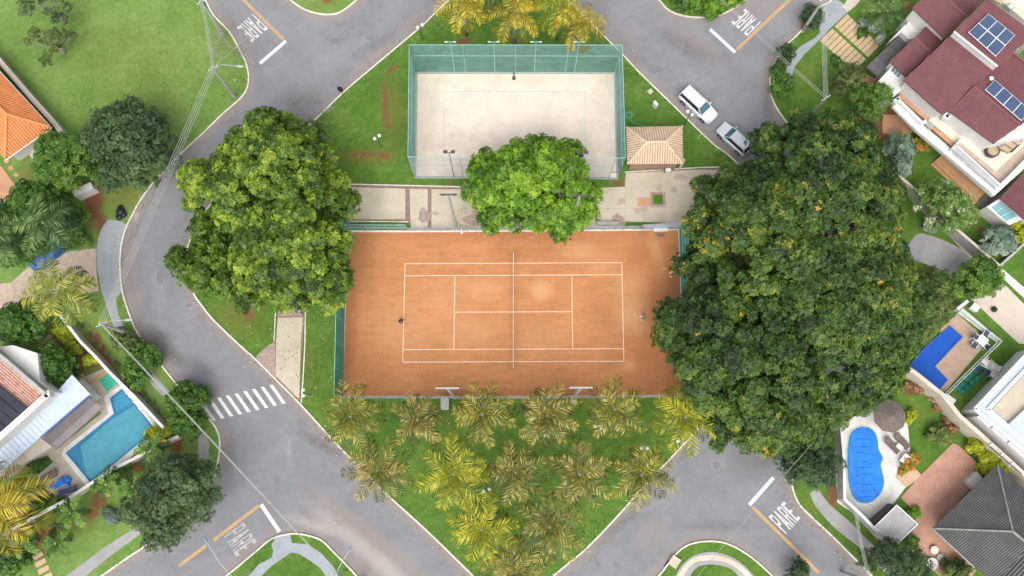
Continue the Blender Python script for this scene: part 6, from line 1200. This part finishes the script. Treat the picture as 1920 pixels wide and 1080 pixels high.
car('silver car half hidden under the huge dark tree', (1374, 264), an + math.pi, 4.3, 1.78, 1.55, SILV, False)
# ------------------------------------------------------------ small things in the park
GLOBE = mat('opal_globe', (.80, .80, .80), (.76, .76, .77), 1, 4, .25, spec=.5)
for i, (px, d, lb) in enumerate([((707, 257), (1, -.7), 'twin globe lamp on the lawn west of the sand court'), ((787.5, 49), (1, -.6), 'twin globe lamp at the kerb north of the sand court'), ((1294, 212), (1, .8), 'twin globe lamp beside the white estate car'), ((568.5, 736), (.05, 1.1), 'twin globe lamp beside the garden path and crosswalk'), ((912, 919), (1, -.3), 'twin globe lamp east of the bright yellow palm'), ((1121, 801), (1, .3), 'twin globe lamp in the palms south of the tall light pole'), ((1208, 840), (1, 0), 'twin globe lamp next to the olive palm by the southeast kerb'), ((1276, 829), (1, .4), 'twin globe lamp under the bright palm and huge tree')]):
    tp_ = G(px[0], px[1], 3.5); base = Vector((tp_.x, tp_.y, 0)); o = thing('globe_lamp', lb, 'street lamp', base, group='twin globe lamps in the park'); b = MB(); b.tube([base, base + Vector((0, 0, 3.3))], [.06, .04], 6); b.build('lamp_post', DMETAL, o)
    v = Vector((d[0], -d[1], 0)).normalized() * .3; b = MB(); b.tube([base + v + Vector((0, 0, 3.3)), base - v + Vector((0, 0, 3.3))], .03, 5); b.build('crossarm', DMETAL, o)
    for s in (-1, 1): b = MB(); b.ball(base + v * s + Vector((0, 0, 3.5)), .2, 12); b.build('globe', GLOBE, o, smooth=True)
p = G(646, 183); tp_ = G(638, 168, 2.4); o = thing('road_sign', 'black backed round road sign on a thin post at the kerb', 'road sign', p); b = MB(); b.tube([p, p + Vector((0, 0, 2.5))], .035, 6); b.build('sign_post', DMETAL, o)
b = MB(); nv = Vector((.55, .25, .8)).normalized(); c_ = p + Vector((-.05, .0, 2.35)); u = nv.cross(Vector((0, 0, 1))).normalized(); v = nv.cross(u); vs = [c_ + (u * math.cos(a) + v * math.sin(a)) * .38 for a in [2 * math.pi * k / 8 for k in range(8)]]; b.add(vs + [q - nv * .03 for q in vs], [tuple(range(8)), tuple(range(15, 7, -1))] + [(k, (k + 1) % 8, 8 + (k + 1) % 8, 8 + k) for k in range(8)]); b.build('sign_plate', BLACK, o)
def boxthing(name, label, cat, px, d, rz, m, m2, z=0):
    p = G(px[0], px[1], z); o = thing(name, label, cat, p); b = MB(); b.box(p + Vector((0, 0, d[2] / 2)), d, rz); b.build('body', m, o); b = MB(); b.box(p + Vector((0, 0, d[2] + .03)), (d[0] * 1.08, d[1] * 1.08, .06), rz); b.build('lid', m2, o); return o
boxthing('concrete_hatch', 'square white concrete hatch in the grass near the white cabinet', 'hatch', (1219, 172.5), (.5, .5, .12), R(40), CONC, CONC)
boxthing('utility_cabinet', 'white utility cabinet on the grass east of the sand court', 'cabinet', (1227, 200), (.55, .32, 1.0), R(-55), WHITE, WALLW)
boxthing('concrete_box', 'tall grey concrete box below the west court light', 'utility box', (835, 757), (.8, 1.3, .9), 0, CONC2, POLEC); boxthing('concrete_box', 'small grey concrete box below the east court light', 'utility box', (1076, 756), (.45, .5, .8), 0, CONC2, POLEC)
boxthing('storm_drain_box', 'pale concrete drain box on the lower island kerb', 'drain box', (1264, 1053), (.9, 1.0, .25), R(-35), CONC, CONC)
b = MB(); b.strip(W([(1254, 1052), (1247, 1062)], -.1), .3, -.115, -.09); b.build('drain_opening', BLACK, kind='structure')
hose = thing('garden_hose', 'green garden hose coiled beside the sand court fence', 'hose', G(1178, 215)); b = MB(); rg = random.Random(3)
pts = [G(1176 + 5 * math.cos(a) + rg.uniform(-1, 1) + a * .4, 216 + 6 * math.sin(a) + rg.uniform(-1, 1), .05 + .01 * a) for a in [k * .5 for k in range(26)]] + W([(1181, 224), (1186, 230), (1196, 234), (1210, 236)], .05); b.tube(pts, .035, 5); b.build('hose_tube', mat('hose_green', (.12, .5, .33), (.1, .42, .28)), hose)
for i, (x, y, h_, lb) in enumerate([(866, 436, .9, 'white post on the court kerb, west one'), (1007.5, 436, .9, 'white post on the court kerb under the leafy tree')]):
    p = G(x, y); o = thing('white_post', lb, 'post', p, group='white posts at the court edge'); b = MB(); b.tube([p, p + Vector((0, 0, h_ * 1.4))], .08, 8); b.build('post_shaft', WHITE, o); b = MB(); b.lathe(p, [(.14, 0), (.14, .06)], 8); b.build('post_foot', WHITE, o)
bn = thing('court_bench', 'white bench at the corner of the clay court', 'bench', G(1238, 433)); p = G(1238, 433); 
for k in range(3): b = MB(); b.box(p + Vector((0, -.12 + k * .14, .45)), (1.6, .1, .04)); b.build('seat_slat', WHITE, bn)
for s in (-.7, .7): b = MB(); b.box(p + Vector((s, 0, .22)), (.06, .4, .44)); b.build('leg', METAL, bn)
b = MB(); b.box(p + Vector((0, .22, .75)), (1.6, .04, .25)); b.build('backrest', WHITE, bn)
o = thing('drag_mat', 'grey clay dragging mat lying beside the white bench', 'mat', G(1240, 441)); b = MB(); b.prism(W([(1230, 438), (1246, 438), (1245, 445), (1232, 443)], .05), z0=.02); b.build('mat_sheet', mat('mat_rubber', (.16, .12, .11), (.2, .15, .13)), o)
for i, (x, y, lb) in enumerate([(709, 671, 'on the clay southwest of the baseline'), (673, 717, 'near the southwest court corner'), (703, 565, 'behind the west baseline'), (767, 733, 'on the clay by the south fence'), (773, 710, 'below the southwest court corner'), (1002, 447, 'under the leafy tree'), (785, 586, 'inside the west baseline')]):
    p = G(x, y, .03); o = thing('tennis_ball', f'yellow green tennis ball {lb}', 'tennis ball', p, group='tennis balls on the clay'); b = MB(); b.ball(p + Vector((0, 0, .05)), .05, 8); x_ = b.build('ball', mat('ball_felt', (.62, .66, .12), (.55, .6, .1)) if 'ball_felt' not in MATS else MATS['ball_felt'], o, smooth=True)
# benches / structures by the fence on the paved side
o = thing('stone_bench', 'pale stone bench on the paving beside the clay court fence', 'bench', G(1140, 421)); p = G(1140, 421); b = MB(); b.box(p + Vector((0, 0, .42)), (2.4, .45, .1)); b.build('seat', CONC2, o)
for s in (-.9, .9): b = MB(); b.box(p + Vector((s, 0, .19)), (.2, .4, .38)); b.build('leg', CONC2, o)
o = thing('low_canopy', 'grey sheet canopy between paving and the clay court corner', 'canopy', G(1245, 420)); b = MB(); P = W([(1205, 421, 2.2), (1285, 416, 2.2), (1285, 424, 2.3), (1208, 428, 2.3)]); b.prism(P, t=.05); b.ribs(P, .25, .03, along=P[3] - P[0]); b.build('canopy_sheet', METAL, o)
for q in P: b = MB(); b.tube([q, Vector((q.x, q.y, 0))], .035, 5); b.build('canopy_post', TEALPIPE, o)
# ------------------------------------------------------------ street poles, lamps and cables
def spole(label, top, h=7.6, arm=None, r=.17, xa=None):
    q = G(top[0], top[1], h); v = Vector((q.x, q.y, 0)); o = thing('power_pole', label, 'power pole', v, group='concrete power poles'); b = MB(); b.tube([v, v + Vector((0, 0, h + .2))], [r * 1.2, r * .75], 8); b.build('pole', POLEC, o)
    d = Vector(xa or (1, .6, 0)).normalized() * .5; b = MB(); b.tube([q - d - Vector((0, 0, .2)), q + d - Vector((0, 0, .2))], .06, 5); b.build('crossarm', POLEC, o)
    for s in (-1, -.4, .4, 1): b = MB(); b.lathe(q + d * s - Vector((0, 0, .16)), [(.05, 0), (.07, .08), (.04, .16)], 7); b.build('insulator', WHITE, o)
    if arm:
        e = G(arm[0], arm[1], h + .9); m1 = q.lerp(e, .45) + Vector((0, 0, .6)); b = MB(); b.tube([q - Vector((0, 0, .5)), m1, e], .045, 6); b.build('lamp_arm', METAL, o)
        dd = (e - m1); dd.z = 0; dd.normalize(); b = MB(); b.tube([e - dd * .1, e + dd * .25, e + dd * .7], [.07, .15, .08], 8); b.build('lamp_head', METAL, o)
    return q
pA = spole('pole with street lamp in the open field near the kerb', (399, 127), 7.8, (444, 124)); pB = spole('pole with street lamp at the top of the red soil strip', (189, 607), 7.8, (235, 600))
pC = spole('pole at the far end of the open field kerb', (377, 2), 7.8); pD = spole('pole on the pavement by the dark round bush', (1546, -4), 7.6); pE = spole('pole behind the huge tree beside the striped driveway', (1549, 183), 7.6, None)
pF = spole('pole beyond the lower edge by the small shed', (1632, 1090), 7.6)
pG = spole('pole beyond the lower edge of the corner island', (655, 1105), 7.6)
WIRE = mat('cable', (.42, .42, .42), (.34, .34, .34), 2, 8, .5); WG = mat('pale_green_cable', (.42, .44, .39), (.35, .37, .33), 2, 8, .5)
def cable(label, a, b_, n=1, off=.16, r=.021, sagz=.35, m=None, group='overhead cables'):
    d = (b_ - a); s = Vector((-d.y, d.x, 0)).normalized()
    for k in range(n):
        o_ = s * (k - (n - 1) / 2) * off; pts = [a.lerp(b_, i / 14) + o_ - Vector((0, 0, sagz * 4 * (i / 14) * (1 - i / 14))) for i in range(15)]
        bb = MB(); bb.tube(pts, r, 4); o = bb.build('overhead_cable', m or WIRE, origin=tuple(pts[0])); tag(o, label, 'cable', group)
cable('one of four parallel cables sweeping from the field pole over the curved road', pA, pB, 4, .22, m=WIRE, group='four cables over the curved road'); cable('one of three close cables along the open field kerb', pC, pA, 3, .14, m=WG, group='three cables in the field')
cable('thick grey cable from the red soil strip pole across the lower road', pB, pG, 2, .09, .03, .5, WG, 'thick cables over the crosswalk end')
cable('one of four cables between the pavement pole and the driveway pole', pD, pE, 4, .14, m=WIRE, group='cables above the striped driveway')
cable('thin cable pair crossing the northern road to the driveway pole', G(1330, -25, 7.5), pE, 2, .22, .018, group='cables crossing the northern road'); cable('thin cable from the field pole crossing the painted lettering', pA, G(620, -80, 7), 1, 0, .018, group=None)
cable('thin cable from the lower island up to the street tree by the kidney pool', G(1300, 1090, 6.5), G(1560, 790, 7), 1, 0, .02, group=None); cable('one of three cables running down past the small shed', G(1605, 960, 7.2), pF, 3, .12, m=WG, group='cables by the small shed')
cable('thin cable pair over the lower kerb islands', G(380, 1084, 6.5), pG, 2, .2, .018, group='cables over the lower kerb')
for i, (b0, tip, lb) in enumerate([((437, 1083), (390, 1020), 'curved street lamp arm reaching over the road at the lower lettering'), ((626, 1085), (652, 1036), 'curved street lamp arm on the lower corner island')]):
    p = G(b0[0], b0[1], 6.5); e = G(tip[0], tip[1], 7.6); base = Vector((p.x, p.y, 0)); o = thing('street_lamp', lb, 'street lamp', base, group='curved street lamps'); b = MB(); b.tube([base, base + Vector((0, 0, 6.5))], [.08, .06], 7); b.build('lamp_post', METAL, o)
    m1 = p.lerp(e, .45) + Vector((0, 0, .55)); b = MB(); b.tube([p, m1, e], .045, 6); b.build('lamp_arm', METAL, o); dd = (e - m1); dd.z = 0; dd.normalize(); b = MB(); b.tube([e, e + dd * .3, e + dd * .75], [.06, .16, .09], 8); b.build('lamp_head', mat('lamp_blue_grey', (.16, .24, .32), (.2, .28, .36)) if 'lamp_blue_grey' not in MATS else MATS['lamp_blue_grey'], o)
# ------------------------------------------------------------ people
SKIN = mat('skin', (.50, .28, .19), (.44, .24, .16), 3, 8, .6)
def clothm(n, c_): return MATS[n] if n in MATS else mat(n, c_, tuple(k * .75 for k in c_), 4, 10, .85)
def skinned(name, V, E, Rr, m, parent, sub=2):
    me = bpy.data.meshes.new(name); me.from_pydata(V, E, []); o = bpy.data.objects.new(name, me); C.objects.link(o); o.parent = parent
    me.materials.append(m); md = o.modifiers.new('skin', 'SKIN'); ly = me.skin_vertices[0] if me.skin_vertices else None
    if ly is None:
        bm = bmesh.new(); bm.from_mesh(me); bm.verts.layers.skin.verify(); bm.to_mesh(me); bm.free(); ly = me.skin_vertices[0]
    for i, r in enumerate(Rr): ly.data[i].radius = (r, r) if not isinstance(r, tuple) else r
    ly.data[0].use_root = True; s = o.modifiers.new('sub', 'SUBSURF'); s.levels = sub; s.render_levels = sub
    for p in me.polygons: p.use_smooth = True
    return o
def person(label, px, rz, shirt, shorts, hat=None, hair=(.03, .02, .015), racket=True, reach=.35, crouch=0.0):
    p = G(px[0], px[1], .01); o = thing('person', label, 'person', p, rz)
    c = crouch; hipz = .92 - c * .25; lean = c * .35; sh_z = hipz + .50 - c * .06; fw = lambda k: lean * k
    V = [(0, 0, hipz), (0, fw(.3), hipz + .2), (0, fw(.9), sh_z), (0, fw(1.1), sh_z + .13), (0, fw(1.2) + .01, sh_z + .24)]; Rr = [(.15, .11), (.13, .10), (.13, .10), (.055, .055), (.085, .095)]; E = [(0, 1), (1, 2), (2, 3), (3, 4)]
    V.append((0, fw(1.25) + .01, sh_z + .34)); Rr.append((.075, .085)); E.append((4, 5))
    hands = []
    for s in (-1, 1):
        n = len(V); kx = .10 + .08 * c; V += [(s * .09, 0, hipz - .06), (s * kx * 1.3, .16 * c + .05 * s, .48 - .04 * c), (s * kx * 1.4, -.05 + .1 * s * (1 - c), .09), (s * kx * 1.4, .14 + .1 * s * (1 - c), .04)]; Rr += [.095, .062, .042, .04]; E += [(0, n), (n, n + 1), (n + 1, n + 2), (n + 2, n + 3)]
        n = len(V); hx = (s * .36, fw(1) + reach * (1 if s > 0 else .7) * .9, sh_z - .22); V += [(s * .19, fw(.9), sh_z), (s * .33, fw(.9) + .06, sh_z - .24), hx, (hx[0], hx[1] + .07, hx[2] + .01)]; Rr += [.058, .042, .028, .032]; E += [(2, n), (n, n + 1), (n + 1, n + 2), (n + 2, n + 3)]; palm_ = n + 3; hp = V[palm_]; hands.append(hp)
        for f in range(4):
            fx = (f - 1.5) * .02; k = len(V); L_ = [.062, .074, .07, .054][f]; V += [(hp[0] + fx, hp[1] + .03, hp[2]), (hp[0] + fx * 1.1, hp[1] + .03 + L_ * .55, hp[2] - .01), (hp[0] + fx * 1.1, hp[1] + .02 + L_ * .7, hp[2] - .04)]; Rr += [.009, .009, .007]; E += [(palm_, k), (k, k + 1), (k + 1, k + 2)]
        k = len(V); V += [(hp[0] - s * .035, hp[1] + .0, hp[2] - .01), (hp[0] - s * .045, hp[1] + .035, hp[2] - .03)]; Rr += [.011, .009]; E += [(palm_, k), (k, k + 1)]
    skinned('body', V, E, Rr, SKIN, o)
    T_ = [(0, 0, hipz - .02), (0, fw(.3), hipz + .2), (0, fw(.9), sh_z + .01), (-.19, fw(.9), sh_z), (.19, fw(.9), sh_z), (-.27, fw(.9) + .03, sh_z - .13), (.27, fw(.9) + .03, sh_z - .13)]
    skinned('shirt', T_, [(0, 1), (1, 2), (2, 3), (2, 4), (3, 5), (4, 6)], [(.165, .125), (.15, .12), (.15, .12), .075, .075, .06, .06], shirt, o)
    S_ = [(0, 0, hipz), (-.10, 0, hipz - .08), (.10, 0, hipz - .08), (-.13 - .05 * c, .1 * c - .02, hipz - .33), (.13 + .05 * c, .1 * c + .02, hipz - .33)]
    skinned('shorts', S_, [(0, 1), (0, 2), (1, 3), (2, 4)], [(.165, .125), .115, .115, .095, .095], shorts, o)
    for s in (-1, 1): b = MB(); x = s * (.10 + .08 * c) * 1.4; b.box((x, .07 + .1 * s * (1 - c), .05), (.10, .29, .10)); x_ = b.build('shoe', WHITE); x_.parent = o
    hz = sh_z + .29; hy = fw(1.22) + .01; b = MB(); b.lathe((0, hy - .01, hz + .0), [(.105, .0), (.112, .06), (.095, .115), (.05, .145), (.005, .152)], 12); x_ = b.build('hair', clothm('hair_dark', hair), smooth=True); x_.parent = o
    b = MB()
    for s in (-1, 1): b.ball((s * .034, hy + .088, hz + .01), .012, 6)
    x_ = b.build('eyes', WHITE); x_.parent = o; b = MB(); b.tube([(0, hy + .09, hz + .01), (0, hy + .12, hz - .03), (0, hy + .095, hz - .035)], [.008, .016, .012], 5); b.box((0, hy + .092, hz - .065), (.045, .012, .012)); x_ = b.build('nose_and_mouth', SKIN); x_.parent = o
    if hat is not None:
        b = MB(); b.lathe((0, hy, hz + .035), [(.117, 0), (.12, .05), (.10, .11), (.04, .14), (.005, .145)], 14); b.box((0, hy + .15, hz + .045), (.17, .14, .012)); x_ = b.build('cap', hat); x_.parent = o
    if racket:
        hp = Vector(hands[1]); M_ = o.matrix_basis; rt = thing('tennis_racket', 'tennis racket held by the ' + racket, 'racket', tuple(p + Matrix.Rotation(rz, 3, 'Z') @ hp), rz); b = MB(); b.tube([(0, -.06, 0), (0, .28, .02)], .016, 6); x_ = b.build('handle', BLACK); x_.parent = rt
        b = MB(); b.tube([(math.cos(a) * .13, .46 + math.sin(a) * .17, .02) for a in [2 * math.pi * k / 16 for k in range(17)]], .014, 5, cap=False); x_ = b.build('racket_head', clothm('racket_yellow', (.6, .5, .2))); x_.parent = rt
        b = MB()
        for k in range(-4, 5): w_ = .13 * math.sqrt(max(0, 1 - (k / 5) ** 2)); b.tube([(-w_, .46 + k * .034, .02), (w_, .46 + k * .034, .02)], .003, 3)
        x_ = b.build('strings', WHITE); x_.parent = rt
person('player in dark clothes crouching at the west baseline', (752, 603), R(-130), clothm('navy_shirt', (.025, .018, .05)), clothm('black_shorts', (.02, .018, .02)), racket='player in dark clothes', crouch=.9)
person('player in a yellow cap and dark shirt near the east fence', (1259, 516), R(80), clothm('black_shirt', (.03, .025, .035)), clothm('white_shorts', (.5, .5, .52)), hat=clothm('yellow_cap', (.70, .50, .04)), racket='player in the yellow cap', crouch=.4)
person('player in a pink red shirt and grey cap behind the east baseline', (1205, 597), R(95), clothm('red_shirt', (.48, .05, .09)), clothm('grey_shorts', (.22, .24, .28)), hat=clothm('grey_cap', (.30, .36, .42)), racket='player in the pink red shirt', crouch=.4)

# ------------------------------------------------------------ fallen leaves and litter (nobody could count them)
rg = np.random.RandomState(77); V = []; rn = []
def scatter(n, pts, spread, z, s0=.05, s1=.13):
    for _ in range(n):
        a = pts[rg.randint(len(pts) - 1)]; i = rg.randint(len(pts) - 1); a, c_ = pts[i], pts[i + 1]; q = np.array(a[:2]) + (np.array(c_[:2]) - np.array(a[:2])) * rg.rand() + rg.normal(size=2) * spread
        s = rg.uniform(s0, s1); th = rg.uniform(0, 6.28); u = np.array([math.cos(th), math.sin(th), rg.uniform(-.2, .2)]) * s; v = np.array([-math.sin(th), math.cos(th), 0]) * s * .45; c0 = np.array([q[0], q[1], z + .03])
        V.extend([c0 - u, c0 + v, c0 + u, c0 - v]); rn.append(rg.rand())
pkw = [tuple(p) for p in BW['park']]
scatter(1500, pkw, .9, .02); scatter(700, [tuple(p) for p in W(smooth(westK, 4))], .8, .02); scatter(600, [tuple(p) for p in W(smooth(eastK, 4))], .8, .02)
scatter(500, [tuple(p) for p in W([(640, 560), (650, 450), (700, 440), (900, 436), (1100, 434), (1270, 440), (1275, 600), (1270, 735)])], .8, .02, .04, .09)
scatter(700, [tuple(p) for p in W([(700, 800), (900, 780), (1150, 800), (1200, 860), (900, 950), (1000, 1000), (800, 860)])], 2.6, .03)
scatter(500, [tuple(p) for p in W([(640, 320), (620, 240), (560, 600), (600, 700), (450, 600)])], 2.0, .03); scatter(260, [tuple(p) for p in W([(870, 400), (900, 440), (1040, 450), (1120, 400)])], .9, .04)
scatter(600, [tuple(p) for p in W([(120, 200), (250, 60), (350, 200), (420, 120), (200, 150)])], 4.5, .03, .04, .1)
LITTER = leaf_mat('fallen_leaf', [(0, (.10, .05, .02)), (.5, (.28, .17, .07)), (.8, (.34, .30, .10)), (1, (.55, .50, .40))], .9, 0)
root_ = bpy.data.objects.new('fallen_leaves', None); o = quadmesh('fallen_leaves', np.array(V), np.array(rn), LITTER, None) if False else None
me = bpy.data.meshes.new('fallen_leaves'); me.from_pydata([tuple(v) for v in V], [], [(4 * i, 4 * i + 1, 4 * i + 2, 4 * i + 3) for i in range(len(rn))]); at = me.attributes.new('rnd', 'FLOAT', 'FACE'); at.data.foreach_set('value', np.array(rn, dtype=np.float32)); me.materials.append(LITTER)
o = bpy.data.objects.new('fallen_leaves', me); C.objects.link(o); tag(o, 'fallen leaves and litter scattered along kerbs and lawns', 'leaves'); o['kind'] = 'stuff'
bpy.data.objects.remove(root_)
# repaired asphalt patches and drain grates
for i, e in enumerate([(470, 560 + 190, 16, 6), (300, 520, 7, 14), (700, 70, 16, 6), (1230, 130, 14, 6), (1180, 900, 9, 5), (520, 905, 7, 16)]):
    b = MB(); b.add(W(ell(*e, n=7, j=.18, seed=i + 60), -.116), [tuple(range(7))[::-1]]); b.build('asphalt_repair', MATS['asphalt_patch'], kind='structure')

o = thing('litter', 'pale blue bottle lying in the field grass beside the lamp pole', 'bottle', G(441, 150)); p = G(441, 150, .06); b = MB(); b.tube([p - Vector((.12, .03, 0)), p + Vector((.08, .03, 0)), p + Vector((.16, .05, 0))], [.055, .055, .02], 8); b.build('bottle_body', mat('pale_blue_plastic', (.35, .6, .65), (.5, .7, .72)), o)
o = thing('transformer', 'small dark transformer box on the far field pole', 'transformer', G(381, 7, 7)); p = G(381, 7, 7); b = MB(); b.lathe(p - Vector((0, 0, .4)), [(.2, 0), (.22, .05), (.22, .6), (.15, .66)], 10); b.build('tank', DMETAL, o)
